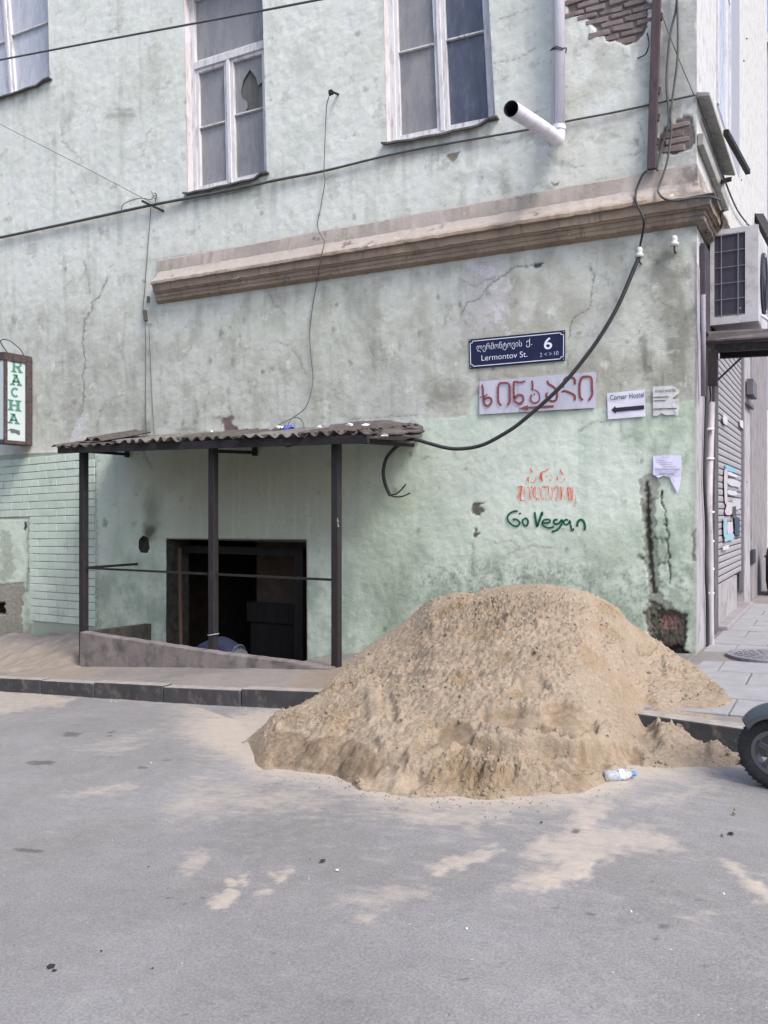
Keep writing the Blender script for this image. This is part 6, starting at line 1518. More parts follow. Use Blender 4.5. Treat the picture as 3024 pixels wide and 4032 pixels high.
# unseen house added behind the viewer to shade the street and fill reflections
oh = thing('added_opposite_house', (-20, -5, -3.2), 'unseen plain house added across the street to shade the green facade', 'building')
mb = MB(); mb.box(-46, -3.2, -12, -4.2, -4.5, 5.6); mb.build('wall', simple('ochre_house_render', lin(176, 168, 156), .95, .1, 2), oh)
mb = MB(); mb.box(-46.3, -2.9, -12.3, -3.8, 5.61, 5.9); mb.build('roof_edge', M['far_wall'], oh)
for k in range(14):
    for zz in (-.6, 3.2):
        mb = MB(); mb.box(-5.6 - 2.9 * k, -4.4 - 2.9 * k, -4.22, -4.17, zz, zz + 1.9); wo = mb.build('window', M['frame'], oh)
        mb = MB(); mb.box(-5.5 - 2.9 * k, -4.5 - 2.9 * k, -4.165, -4.16, zz + .1, zz + 1.8); mb.build('pane', M['glass'], wo)

# manhole cover
mh = thing('manhole_cover', (-.72, 9.77, float(G(-.72))), 'round iron manhole cover set in the pale paving by the corner', 'manhole cover')
M['iron'] = simple('worn_grey_iron', lin(126, 124, 130), .6, .15, 9, lin(96, 94, 98), .5, .4, 60, metallic=.2)
mz = float(G(-.72)) + .016
mb = MB(); mb.lathe([(.40, -.03), (.40, .012), (.345, .012), (.340, .004), (.33, .004)], (-.72, 9.77, mz), (0, 0, 1), 40); mb.build('ring', M['iron'], mh)
mb = MB(); mb.lathe([(.335, .002), (.32, .010), (0, .010)], (-.72, 9.77, mz), (0, 0, 1), 40); mb.build('lid', M['iron'], mh)
for i, rr_ in enumerate((.10, .15, .20, .25, .29)):
    mb = MB()
    n = int(rr_ * 70)
    for k in range(n):
        a = 2 * math.pi * k / n; mb.rbox((-.72 + rr_ * math.cos(a), 9.77 + rr_ * math.sin(a), mz + .013), (.022, .05, .008), Matrix.Rotation(a + .5, 3, 'Z'))
    mb.build('tread_ring', M['iron'], mh, kind='stuff')

# ---------------------------------------------------------------- the sand pile
# crest: pixel of the outline and its distance in front of the facade plane; foot: pixel on the ground
CREST = [(905, 2960, None), (980, 2900, 5.85), (1040, 2858, 5.85), (1086, 2808, 6.0), (1179, 2775, 6.15), (1265, 2729, 6.5), (1318, 2662, 6.95), (1365, 2619, 7.3), (1418, 2570, 7.6), (1530, 2490, 7.9), (1623, 2424, 8.05), (1703, 2357, 8.0), (1789, 2334, 7.95), (1868, 2337, 7.9),
         (1928, 2318, 7.9), (1994, 2304, 7.9), (2043, 2300, 7.9), (2149, 2298, 7.9), (2242, 2313, 7.95), (2308, 2331, 8.0), (2361, 2357, 8.1), (2434, 2391, 8.2), (2474, 2444, 8.35), (2540, 2490, 8.6), (2607, 2536, 8.7), (2686, 2589, 8.66), (2753, 2629, 8.28), (2806, 2676, 7.86), (2852, 2715, 7.5), (2880, 2752, 7.28)]
cpx = np.array([c[0] for c in CREST]); cy_ = []; cz_ = []
for px, py, y in CREST:
    p = gp(px, py, -KERB_H) if y is None else yp(px, py, y)
    cy_.append(p.y); cz_.append(p.z)
cy_ = np.array(cy_); cz_ = np.array(cz_)
FOOT = [(905, 2968), (980, 3010), (1040, 3035), (1139, 3040), (1331, 3060), (1411, 3104), (1563, 3137), (1696, 3142), (1928, 3146), (2189, 3133), (2295, 3124), (2400, 3082), (2455, 3050), (2500, 3000), (2540, 2940), (2575, 2880), (2605, 2832), (2640, 2826), (2700, 2829), (2792, 2830), (2840, 2812), (2880, 2775)]
fpx = np.array([c[0] for c in FOOT]); fy_ = []
for px, py in FOOT:
    p = gp(px, py, -KERB_H if px < 2520 else -KERB_H * max(0, (2605 - px) / 85)); fy_.append(p.y if px < 2600 else max(p.y, float(kerb_y(p.x)) + .02))
fy_ = np.array(fy_)
sx = np.arange(-5.6, -.45, .0115); sy = np.arange(4.55, 9.73, .0125)
X, Y = np.meshgrid(sx, sy)
rx = X / Y                                        # azimuth -> pixel column
def az_px(q): # ratio X/Y -> px
    u = F_PX * (SA + q * CA) / (CA - q * SA); return CX + u
PXc = az_px(rx)
yf = np.interp(PXc, fpx, fy_) ; yf = yf + .05 * fbm(PXc / 170, PXc * 0 + 3, 2, 92); yr = np.interp(PXc, cpx, cy_); zr = np.interp(PXc, cpx, cz_)
base = ground(X, Y)
Xf = rx * yf; zf = G(Xf) - KERB_H * (1 - sstep(2520, 2610, PXc))
s = (Y - yf) / np.maximum(yr - yf, .05)
sc = np.clip(s, 0, 1)
Hh = np.maximum(zr - zf, .02)
cliff = np.minimum(np.interp(PXc, [905, 1010, 1080, 1400, 1520, 1700, 1850, 2000, 2300, 2450, 2560], [.02, .08, .15, .17, .12, .05, .07, .09, .08, .03, .0]), Hh * .8)
cliff = cliff * (1 + .5 * fbm(X * 2.3, Y * 2.3, 3, 91))
sj = np.clip(sc + .035 * fbm(X * 6, Y * 6, 4, 93) * (sc > 0), 0, 1)
prof = (cliff * np.minimum(1, sj * 8) + (Hh - cliff) * (.30 * np.sin(sc * math.pi / 2) + .70 * (sc ** 1.05))) / Hh
main = zf + (zr - zf) * prof
back = zr - (Y - yr) * .62
Zm = np.where(s <= 1, main, np.maximum(back, zr - (Y - yr) * .62))
Zm = np.where(s < 0, zf + (s * (yr - yf)) * .9, Zm)
Zm = np.where((PXc < 905) | (PXc > 2884), -9, Zm)
edge = np.minimum(sstep(880, 1010, PXc), 1 - sstep(2850, 2880, PXc))
# lower lump banked against the kerb on the right
L_C = [(2480, 2880, 6.30), (2560, 2850, 6.40), (2627, 2853, 6.42), (2660, 2862, 6.42), (2700, 2890, 6.38), (2745, 2915, 6.34), (2773, 2926, 6.30), (2799, 2915, 6.25), (2832, 2921, 6.22), (2872, 2948, 6.15), (2912, 2981, 6.05), (2945, 3010, 5.9)]
L_F = [(2480, 3040), (2560, 3025), (2627, 3032), (2700, 3030), (2800, 3028), (2880, 3015), (2920, 3006), (2945, 3014)]
lcp = np.array([c[0] for c in L_C]); lcy = np.array([yp(*c).y for c in L_C]); lcz = np.array([yp(*c).z for c in L_C])
lfp = np.array([c[0] for c in L_F]); lfy = np.array([gp(*c, -KERB_H).y for c in L_F])
yf2 = np.interp(PXc, lfp, lfy); yr2 = np.interp(PXc, lcp, lcy); zr2 = np.interp(PXc, lcp, lcz)
zf2 = ground(rx * yf2, yf2 - .02); s2 = (Y - yf2) / np.maximum(yr2 - yf2, .05); sc2 = np.clip(s2, 0, 1)
Zl = np.where(s2 <= 1, zf2 + (zr2 - zf2) * (.45 * np.sin(sc2 * math.pi / 2) + .55 * sc2), zr2 - (Y - yr2) * .9)
Zl = np.where(s2 < 0, zf2 + s2 * (yr2 - yf2) * .9, Zl)
Zl = np.where((PXc < 2480) | (PXc > 2945), -9, Zl)
Z = np.maximum(Zm, Zl)
PX, PY = to_px(X, Y, np.maximum(Z, -3))
onp = sstep(-.02, .12, Z - base)                 # fade relief to nothing at the rim
crestfade = 1 - .75 * sstep(.80, 1.0, sc) * (s <= 1.02) * (Zm >= Zl)
n1 = fbm(X * 2.2, Y * 2.2, 4, 101); n2 = fbm(X * 5.5, Y * 11, 5, 102); n3 = fbm(X * 15, Y * 26, 3, 103)
lump = np.maximum(0, .42 - cells(X * 12 + .6 * n2, Y * 21 + .4 * n3, 7)) ** 1.0
lump2 = np.maximum(0, .40 - cells(X * 24 + .4 * n3, Y * 34 + .5 * n2, 9))
lump3 = np.maximum(0, .45 - cells(X * 5 + n2, Y * 9 + n1, 19))
smooth_m = np.zeros(X.shape)
D = np.zeros(X.shape)
def feat(pts, depth, soft=7, smooth=0.0, seed=1, amp=8, tiltx=0.0):
    global D, smooth_m
    xs_ = [p[0] for p in pts]; ys_ = [p[1] for p in pts]
    k = (PX > min(xs_) - 60) & (PX < max(xs_) + 60) & (PY > min(ys_) - 60) & (PY < max(ys_) + 60)
    m = np.zeros(X.shape); m[k] = poly_soft(PX[k], PY[k], pts, soft, seed, amp); depth *= 1.6
    D += m * (depth + tiltx * np.clip((PX - min(xs_)) / (max(xs_) - min(xs_)), 0, 1)); smooth_m = np.maximum(smooth_m, m * smooth)
# shovel cuts and smooth slips in the front right
def scoop(top, bot, depth, lip, seed, sm=1.0):   # hollow that deepens from its upper to its lower edge, with a crumbly lip below
    global D, smooth_m
    x0, x1 = top[0][0], top[-1][0]
    jy = PY + 3.5 * fbm(PX / 60, PY / 40, 3, seed)
    T = np.interp(PX, [p[0] for p in top], [p[1] for p in top]); B = np.interp(PX, [p[0] for p in bot], [p[1] for p in bot])
    jx = PX + 8 * fbm(PX / 40, PY / 20, 3, seed + 3)
    ends = sstep(x0, x0 + 16, jx) * (1 - sstep(x1 - 24, x1, jx))
    w = np.clip((jy - T) / np.maximum(B - T, 1), 0, 1)
    ins = sstep(-3, 3, jy - T) * (1 - sstep(-4, 5, jy - B)) * ends
    D += -1.25 * depth * ins * (.2 + .8 * w)
    lp = np.exp(-((jy - B - 8) / 7) ** 2) * ends
    D += lip * lp * (1 + .5 * fbm(PX / 28, PY / 20, 4, seed + 5))
    lt_ = np.exp(-((jy - T + 6) / 7) ** 2) * ends
    D += lip * .5 * lt_
    smooth_m = np.maximum(smooth_m, ins * sm)
def step(top, depth, fade, seed):                 # the surface drops below a line and recovers `fade` pixels farther down
    global D
    x0, x1 = top[0][0], top[-1][0]
    jy = PY + 5 * fbm(PX / 50, PY / 34, 4, seed); jx = PX + 16 * fbm(PX / 40, PY / 40, 3, seed + 2)
    T = np.interp(PX, [p[0] for p in top], [p[1] for p in top])
    ends = sstep(x0, x0 + 50, jx) * (1 - sstep(x1 - 60, x1, jx))
    D += -depth * ends * sstep(-3, 9, jy - T) * (1 - sstep(fade * .4, fade, jy - T))
# shovel cuts and smooth slips in the front right
scoop([(1884, 2802), (2000, 2792), (2112, 2798), (2210, 2830)], [(1884, 2846), (1960, 2872), (2060, 2886), (2210, 2898)], .17, .03, 3)
step([(1850, 2905), (1960, 2902), (2160, 2916), (2340, 2912), (2420, 2935)], .085, 110, 5)
scoop([(2128, 2772), (2210, 2762), (2300, 2792), (2360, 2830)], [(2128, 2806), (2210, 2846), (2300, 2880), (2360, 2885)], .11, .02, 6)
feat([(2195, 2846), (2240, 2838), (2312, 2852), (2318, 2884), (2250, 2898), (2195, 2880)], -.06, 6, .1, 7, 7)
scoop([(1712, 2872), (1790, 2850), (1850, 2858), (1872, 2868)], [(1712, 2925), (1790, 2938), (1850, 2944), (1872, 2940)], .085, .03, 21)
scoop([(2270, 2905), (2420, 2920), (2540, 2960)], [(2270, 2950), (2420, 3000), (2540, 3030)], .07, .012, 8)
scoop([(1920, 2962), (2160, 2952), (2330, 2962), (2420, 2985)], [(1920, 2992), (2160, 3020), (2330, 3030), (2420, 3030)], .045, .012, 9)
feat([(2180, 3040), (2290, 3010), (2360, 3050), (2340, 3100), (2240, 3120)], -.02, 6, .9, 10, 5)
step([(1440, 2660), (1700, 2640), (1990, 2655), (2200, 2690)], .03, 90, 51)
step([(1650, 2470), (1900, 2455), (2200, 2470), (2420, 2500)], .028, 90, 52)
step([(1540, 2580), (1800, 2560), (2100, 2580), (2300, 2600)], .022, 80, 53)
feat([(1600, 2960), (1760, 2945), (1900, 2965), (1900, 3060), (1700, 3080), (1600, 3030)], .020, 14, 0, 42, 14)
# crumbling cliff low on the left
feat([(1068, 2862), (1130, 2850), (1240, 2880), (1380, 2875), (1480, 2930), (1540, 2990), (1480, 3045), (1330, 3040), (1190, 2995), (1080, 3000)], -.012, 9, .55, 11, 12)
feat([(1130, 2900), (1200, 2890), (1210, 2960), (1150, 2985)], -.012, 6, .5, 12, 8)
feat([(1400, 3040), (1600, 3040), (1700, 3080), (1600, 3120), (1440, 3100)], -.012, 8, .85, 13, 6)
feat([(1440, 2720), (1490, 2710), (1500, 2850), (1450, 2870)], .022, 14, .7, 14, 5)
feat([(1530, 2740), (1560, 2760), (1560, 2870), (1530, 2850)], -.018, 10, .4, 15, 6)
feat([(2040, 2660), (2120, 2655), (2160, 2700), (2100, 2715), (2050, 2700)], -.03, 10, .6, 16, 6)
feat([(2500, 2545), (2545, 2520), (2580, 2550), (2550, 2580), (2510, 2570)], -.05, 8, 0, 17, 6)
feat([(2540, 2590), (2600, 2580), (2630, 2640), (2580, 2660)], -.03, 12, 0, 18, 6)
feat([(1430, 2870), (1560, 2800), (1700, 2850), (1650, 2950), (1520, 2960)], .02, 16, .1, 19, 12)
feat([(2400, 2600), (2470, 2640), (2560, 2800), (2600, 2920), (2560, 2960), (2480, 2880), (2420, 2740)], -.035, 22, .35, 23, 12)
for k in range(5):                                # finger marks by the bottle
    pts = [(2185 + 16 * k, 3046 - 3 * k), (2215 + 18 * k, 3080 - 3 * k), (2265 + 18 * k, 3118 - 5 * k)]
    kk = (PX > 2140) & (PX < 2420) & (PY > 3000) & (PY < 3150)
    m = np.zeros(X.shape); m[kk] = 1 - sstep(2.5, 6, seg_dist(PX[kk], PY[kk], pts)); D -= .016 * m
rough_zone = .55 + .45 * sstep(-.3, .3, n1)
clod = 1 + 1.6 * blob(PX, PY, 1960, 3060, 330, 90, .7, 31, .4) + .8 * blob(PX, PY, 1980, 2420, 420, 130, .8, 32, .3) + 0.25 * blob(PX, PY, 2760, 2960, 170, 60, .8, 33, .3)
calm = 1 - .6 * sstep(2680, 2780, PY)
rel = .030 * n1 * calm + .018 * n2 * calm + (.016 * n3 + .042 * lump * rough_zone + .085 * lump2 * rough_zone + .05 * lump3 * sstep(.1, .5, n1)) * clod
rel = rel * (1 - .86 * smooth_m) + D
rel += .010 * fbm(X * 5, Y * 14, 3, 77) * smooth_m
Z = Z + rel * onp * crestfade - .010 * (1 - onp)
keep_v = (Z > base - .035) & (Z > -5)
keep = keep_v[:-1, :-1] | keep_v[1:, :-1] | keep_v[:-1, 1:] | keep_v[1:, 1:]
okk = (np.maximum(Zm, Zl) > -5); keep &= okk[:-1, :-1] & okk[1:, :-1] & okk[:-1, 1:] & okk[1:, 1:]
kf = (s > -.30) | (s2 > -.3) & (PXc > 2480); keep &= kf[1:, 1:]
damp_shade = .85 * smooth_m * (PX > 1650) * (.75 + .5 * n2)  # damp cut sand, darkened further as painted shading in the hollows
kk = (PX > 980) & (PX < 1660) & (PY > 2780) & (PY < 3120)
damp_shade[kk] = np.maximum(damp_shade[kk], .8 * poly_soft(PX[kk], PY[kk], [(1064, 2862), (1130, 2868), (1240, 2896), (1380, 2892), (1470, 2940), (1545, 2996), (1480, 3060), (1330, 3052), (1190, 3020), (1075, 3020)], 8, 11, 16))
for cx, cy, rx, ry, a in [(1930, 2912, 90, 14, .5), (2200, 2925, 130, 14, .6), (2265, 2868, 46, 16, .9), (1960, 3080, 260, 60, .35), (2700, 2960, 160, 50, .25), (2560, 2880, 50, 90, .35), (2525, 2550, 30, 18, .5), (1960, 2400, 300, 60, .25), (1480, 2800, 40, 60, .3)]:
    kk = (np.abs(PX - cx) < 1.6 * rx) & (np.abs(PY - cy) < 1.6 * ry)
    damp_shade[kk] = np.maximum(damp_shade[kk], a * blob(PX[kk], PY[kk], cx, cy, rx, ry, .7, cx, .5))
damp_shade = np.clip(damp_shade * (.8 + .5 * n3), 0, 1)
t = NT('building_sand')
gc = t.n('NewGeometry'); pos = gc.outputs['Position']
a1 = t.noise(1.3, 5, .6, pos); a2 = t.noise(5, 5, .65, pos); a3 = t.noise(48, 5, .72, pos); a4 = t.noise(190, 2, .6, pos)
c = t.mix(t.ramp(a1, .35, .65), tuple(lin(150, 136, 119)), tuple(lin(159, 146, 129)))
c = t.mix(t.ramp(a2, .55, .75), c, tuple(lin(168, 149, 133)))
c = t.mix(t.ramp(t.noise(2.2, 5, .6, pos), .52, .70), c, tuple(lin(144, 126, 102)))
c = t.mix(.45, c, t.mix(t.ramp(a3, .32, .68), (.30, .30, .30), (.70, .70, .70)), 'OVERLAY')
c = t.mix(.3, c, t.mix(t.ramp(a4, .32, .68), (.30, .30, .30), (.70, .70, .70)), 'OVERLAY')
sm = t.attr('smoothed'); dp_ = t.attr('damp_shade')
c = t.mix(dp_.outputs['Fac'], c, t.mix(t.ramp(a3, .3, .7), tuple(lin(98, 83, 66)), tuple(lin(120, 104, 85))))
st = t.n('Math', operation='MULTIPLY_ADD'); t.l(sm.outputs['Fac'], st.inputs[0]); st.inputs[1].default_value = -.55; st.inputs[2].default_value = .75
nb_ = t.n('Bump', Distance=.028); t.l(a3, nb_.inputs['Height']); t.l(st.outputs[0], nb_.inputs['Strength'])
nb = t.bump(a4, .35, .006, nb_.outputs['Normal'])
M['sand'] = t.fin(c, .97, nb, spec=.12)
pile = grid_object('sand_pile', np.stack([X, Y, Z], -1), M['sand'], keep=keep, attrs={'smoothed': smooth_m, 'damp_shade': damp_shade})
tag(pile, 'large heap of pale building sand spilling over the kerb against the green house', 'sand pile')
# crumbs and clods lying on and around it
def ico():
    bm = bmesh.new(); bmesh.ops.create_icosphere(bm, subdivisions=1, radius=1)
    bm.verts.index_update()
    v = np.array([x.co for x in bm.verts]); f = np.array([[q.index for q in x.verts] for x in bm.faces]); bm.free(); return v, f
iv, if_ = ico()
rngn = np.random.default_rng(5)
iy, ix = np.where((Z > base + .0) & (Z > -5) & (smooth_m < .3))
w_ = clod[iy, ix] ** 1.5 * (.25 + sstep(.0, .5, n1[iy, ix])); w_ = w_ / w_.sum()
ch = rngn.choice(len(iy), 2200, p=w_)
V = []; Fc = []
for q, c_ in enumerate(ch):
    r = rngn.choice([.005, .007, .010, .014, .020], p=[.36, .3, .2, .1, .04])
    pt = np.array([X[iy[c_], ix[c_]], Y[iy[c_], ix[c_]], Z[iy[c_], ix[c_]] + r * .25])
    V.append(iv * r * rngn.uniform(.6, 1.2, (1, 3)) * rngn.uniform(.8, 1.15, (len(iv), 1)) + pt); Fc.append(if_ + q * len(iv))
q0 = len(ch)
for q in range(300):                              # strays on the asphalt
    px = rngn.uniform(850, 2860); py = np.interp(px, [p[0] for p in FOOT_PX], [p[1] for p in FOOT_PX]) + abs(rngn.normal(0, 26)) * rngn.uniform(0, 1.6)
    p = gp(px, py, -KERB_H); r = rngn.choice([.003, .004, .006])
    V.append(iv * r * rngn.uniform(.6, 1.2, (1, 3)) + np.array(p)); Fc.append(if_ + (q0 + q) * len(iv))
V = np.concatenate(V); Fc = np.concatenate(Fc)
me = bpy.data.meshes.new('sand_crumbs'); off = np.zeros(3)
me.vertices.add(len(V)); me.vertices.foreach_set('co', V.astype(np.float32).ravel())
me.loops.add(Fc.size); me.loops.foreach_set('vertex_index', Fc.astype(np.int32).ravel())
me.polygons.add(len(Fc)); me.polygons.foreach_set('loop_start', np.arange(0, Fc.size, 3, dtype=np.int32)); me.update(calc_edges=True)
me.materials.append(M['sand'])
o = bpy.data.objects.new('sand_crumbs', me); o.parent = pile; link(o); o['kind'] = 'stuff'

# ---------------------------------------------------------------- bottle, litter
def px_ground(px, py): return gp(px, py, -KERB_H)
bt = thing('plastic_bottle', tuple(px_ground(2440, 3085)), 'crumpled clear plastic bottle with a blue cap lying at the foot of the sand', 'bottle')
t = NT('clear_pet'); t.b.inputs['Transmission Weight'].default_value = .75; t.b.inputs['IOR'].default_value = 1.25
M['pet'] = t.fin((.86, .92, 1.0), .12, t.bump(t.noise(26, 4, .6), .8, .02), spec=.6)
M['cap'] = simple('blue_cap', lin(72, 126, 206), .4, .06)
e0 = px_ground(2378, 3078) + Vector((0, 0, .036)); e1 = px_ground(2502, 3068) + Vector((0, 0, .036))
ax_ = (e1 - e0).normalized(); Lb = (e1 - e0).length
mb = MB(); prof = [(0, .004), (.022, 0), (.033, .01), (.035, .03), (.030, .05), (.034, .075), (.030, .09), (.033, .11), (.034, .14), (.026, .165), (.015, .185), (.0135, .195)]
sc_ = Lb / .215
mb.lathe([(r, h * sc_) for r, h in prof], e0, ax_, 20)
rng = random.Random(8)
mb.v = [v + Vector((rng.uniform(-.004, .004), rng.uniform(-.004, .004), rng.uniform(-.005, .004))) for v in mb.v]
mb.build('bottle_body', M['pet'], bt, smooth=True)
mb = MB(); mb.lathe([(0, 0), (.017, 0), (.0175, .018), (.015, .022), (0, .022)], e0 + ax_ * .194 * sc_, ax_, 18); mb.build('cap', M['cap'], bt, smooth=False)
mb = MB(); mb.lathe([(.0345, .095 * sc_), (.0350, .13 * sc_)], e0, ax_, 20); mb.v = [v + Vector((0, 0, rng.uniform(-.004, .004))) for v in mb.v]; mb.build('wrapper_label', simple('bluish_white_film', lin(206, 216, 240), .3, .2, 30, lin(150, 172, 214), .5, .4), bt)
lf = thing('street_litter', (-2.5, 3.5, -1.75), 'cigarette ends, paper bits and dark leaf scraps scattered on the asphalt', 'litter', kind='stuff')
mbw = MB(); mbd = MB(); rng = random.Random(21)
for px, py, s in ((1328, 3428, 8), (437, 2763, 9), (456, 2764, 6), (596, 3004, 4), (1838, 3660, 4), (2485, 3592, 5), (2850, 3522, 5)):
    if py < 2700: continue
    p = px_ground(px, py); l = s * .0009
    a = rng.uniform(0, 3); d_ = Vector((math.cos(a), math.sin(a), 0))
    mbw.tube([p + Vector((0, 0, .004)) - d_ * l, p + Vector((0, 0, .004)) + d_ * l], .0035, 6)
for px, py, s in ((202, 3811, 16), (216, 3826, 8), (1270, 3391, 13), (2878, 3285, 14), (2843, 3294, 7), (584, 3418, 5), (1220, 3388, 4), (2132, 3242, 7), (400, 3750, 4), (600, 3818, 5)):
    p = px_ground(px, py); n = 7; l = s * .0012
    mbd.add([p + Vector((l * math.cos(6.28 * k / n) * rng.uniform(.6, 1.1), l * 1.2 * math.sin(6.28 * k / n) * rng.uniform(.6, 1.1), .003 + rng.uniform(0, .008))) for k in range(n)], [list(range(n))])
mbw.build('paper_bit', M['paper'], lf, kind='stuff')
mbd.build('dark_scrap', simple('dark_scrap', lin(44, 42, 42), .8, .2), lf, kind='stuff')

# ---------------------------------------------------------------- shovel handle and the person stooping in the stair pit
mb = MB(); a, b = yp(708, 2158, WALL + .12), Vector((yp(716, 2500, 9.35).x, 9.35, -3.2))
sh_ = thing('shovel', tuple(b), 'wooden shovel handle leaning upright in the dark basement opening', 'shovel')
mb.tube([a, a.lerp(b, .5), b + Vector((0, 0, .3))], .030, 10); mb.build('handle', simple('pale_wood_handle', lin(84, 66, 54), .7, .2, 8, stretch=(1, 1, .1)), sh_, smooth=True)
mb = MB(); c0 = b + Vector((0, 0, .32)); mb.hexa([c0 + Vector(q) for q in ((-.13, -.02, -.30), (.13, -.02, -.30), (.13, .0, -.30), (-.13, .0, -.30), (-.12, -.02, .0), (.12, -.02, .0), (.12, .0, .0), (-.12, .0, .0))]); mb.build('blade', M['steel_black'], sh_)
def skin_mesh(name, verts, edges, radii, mat, parent, root=0, sub=2):
    me = bpy.data.meshes.new(name); off = root_loc(parent)
    me.from_pydata([tuple(Vector(v) - off) for v in verts], edges, [])
    o = bpy.data.objects.new(name, me); link(o)
    md = o.modifiers.new('skin', 'SKIN')
    for i, r in enumerate(radii):
        sv = me.skin_vertices[0].data[i]; sv.radius = r if hasattr(r, '__len__') else (r, r); sv.use_root = (i == root)
    o.modifiers.new('sub', 'SUBSURF').levels = sub; o.modifiers[-1].render_levels = sub
    m2 = bpy.data.meshes.new_from_object(o.evaluated_get(bpy.context.evaluated_depsgraph_get()))
    bpy.data.objects.remove(o); bpy.data.meshes.remove(me)
    m2.name = name
    m2.polygons.foreach_set('use_smooth', np.ones(len(m2.polygons), bool))
    for m_ in mat: m2.materials.append(m_)
    o = bpy.data.objects.new(name, m2); o.parent = parent; return link(o)
PYY = 9.18
pz = FZ + .0
pe = thing('person', (-7.35, PYY, pz), 'person in a blue jacket stooping down in the basement stair, back uppermost', 'person')
vs = [(-7.30, PYY, -2.02), (-7.52, PYY, -1.92), (-7.72, PYY, -1.88), (-7.92, PYY, -1.95), (-8.06, PYY, -2.06), (-8.16, PYY, -2.16), (-8.26, PYY, -2.30)]
ra = [(.17, .17), (.19, .17), (.21, .19), (.20, .17), (.075, .075), (.105, .105), (.085, .085)]
ed = [(0, 1), (1, 2), (2, 3), (3, 4), (4, 5), (5, 6)]
def chain(pts, rr, fr_):
    prev = fr_
    for p, r in zip(pts, rr):
        vs.append(p); ra.append((r, r)); ed.append((prev, len(vs) - 1)); prev = len(vs) - 1
    return prev
for sg_ in (-1, 1):
    chain([(-7.28, PYY + sg_ * .11, -2.12), (-7.42, PYY + sg_ * .14, -2.62), (-7.24, PYY + sg_ * .14, pz + .10), (-7.36, PYY + sg_ * .16, pz + .05), (-7.48, PYY + sg_ * .17, pz + .04)], [.12, .085, .05, .05, .035], 0)
    hnd = chain([(-7.93, PYY + sg_ * .22, -2.02), (-7.98, PYY + sg_ * .25, -2.36), (-8.08, PYY + sg_ * .18, -2.66), (-8.10, PYY + sg_ * .17, -2.74)], [.085, .055, .036, .034], 3)
body = skin_mesh('body', vs, ed, ra, [simple('blue_jacket_cloth', lin(42, 48, 72), .9, .15, 9, bump=.4), simple('grey_trousers', lin(84, 92, 96), .9, .15, 9, bump=.4), simple('skin', (.45, .28, .2), .6, .08)], pe)
for p in body.data.polygons:
    c_ = p.center + root_loc(pe)
    if c_.x > -7.36 or (c_.x > -7.6 and c_.z < -2.22): p.material_index = 1
    elif c_.x < -8.08 and c_.z > -2.5 or c_.z < -2.62 and c_.x < -7.8: p.material_index = 2
for sg_ in (-1, 1):                               # hands with separate fingers, reaching down
    vv = [(-8.10, PYY + sg_ * .17, -2.72)]; rr = [(.034, .022)]; ee = []
    for f_ in range(5):
        ang = (f_ - 2) * .022
        L_ = [.05, .075, .085, .078, .06][f_]
        b0 = Vector((-8.11, PYY + sg_ * .17 + ang, -2.79 if f_ else -2.75))
        i0 = len(vv); vv += [tuple(b0), tuple(b0 + Vector((-.015, ang * .3, -L_ * .55))), tuple(b0 + Vector((.005, ang * .4, -L_)))]; rr += [(.011, .011), (.0095, .0095), (.008, .008)]; ee += [(0, i0), (i0, i0 + 1), (i0 + 1, i0 + 2)]
    skin_mesh('hand', vv, ee, rr, [simple('skin_hand', (.45, .28, .2), .6, .08)], pe, sub=1)
mb = MB(); mb.tube(spline([(-7.345 + .03 * math.sin(a), PYY + .155 * math.cos(a), -1.985 + .148 * math.sin(a)) for a in np.linspace(-.4, math.pi + .4, 13)], 3), .011, 6); mb.build('waistband', simple('pale_waistband', lin(84, 88, 96), .85, .1), pe, smooth=True)
iv2, if2 = ico()
mb = MB(); mb.add([Vector((-8.20, PYY, -2.20)) + Vector(v) * .122 for v in iv2], [list(f) for f in if2]); mb.build('hair', simple('dark_hair', lin(40, 34, 30), .8, .2), pe, smooth=True)

# ---------------------------------------------------------------- scooter standing at the right edge
M['tyre'] = simple('tyre_rubber', lin(48, 49, 54), .75, .15, 20, lin(70, 68, 66), .3, .3, 60)
M['scoot'] = simple('dark_grey_scooter_paint', lin(88, 94, 102), .28, .06, 3, lin(112, 112, 112), .3, .03, spec=.5)
M['scoot_black'] = simple('black_scooter_plastic', lin(40, 42, 46), .5, .1)
M['alloy'] = simple('dull_alloy', lin(112, 114, 118), .4, .1, metallic=.6)
wc = yp(3056, 2934, 5.68); RW = .225
wc.z = float(G(wc.x)) - KERB_H + RW
sco = thing('motor_scooter', (wc.x + .6, wc.y, wc.z - RW), 'dark grey motor scooter parked at the right edge, front wheel towards the sand', 'scooter')
yaw = math.radians(-14)
rotw = Matrix.Rotation(yaw, 3, 'Z')
axw = rotw @ Vector((0, 1, 0)); fw = rotw @ Vector((1, 0, 0))
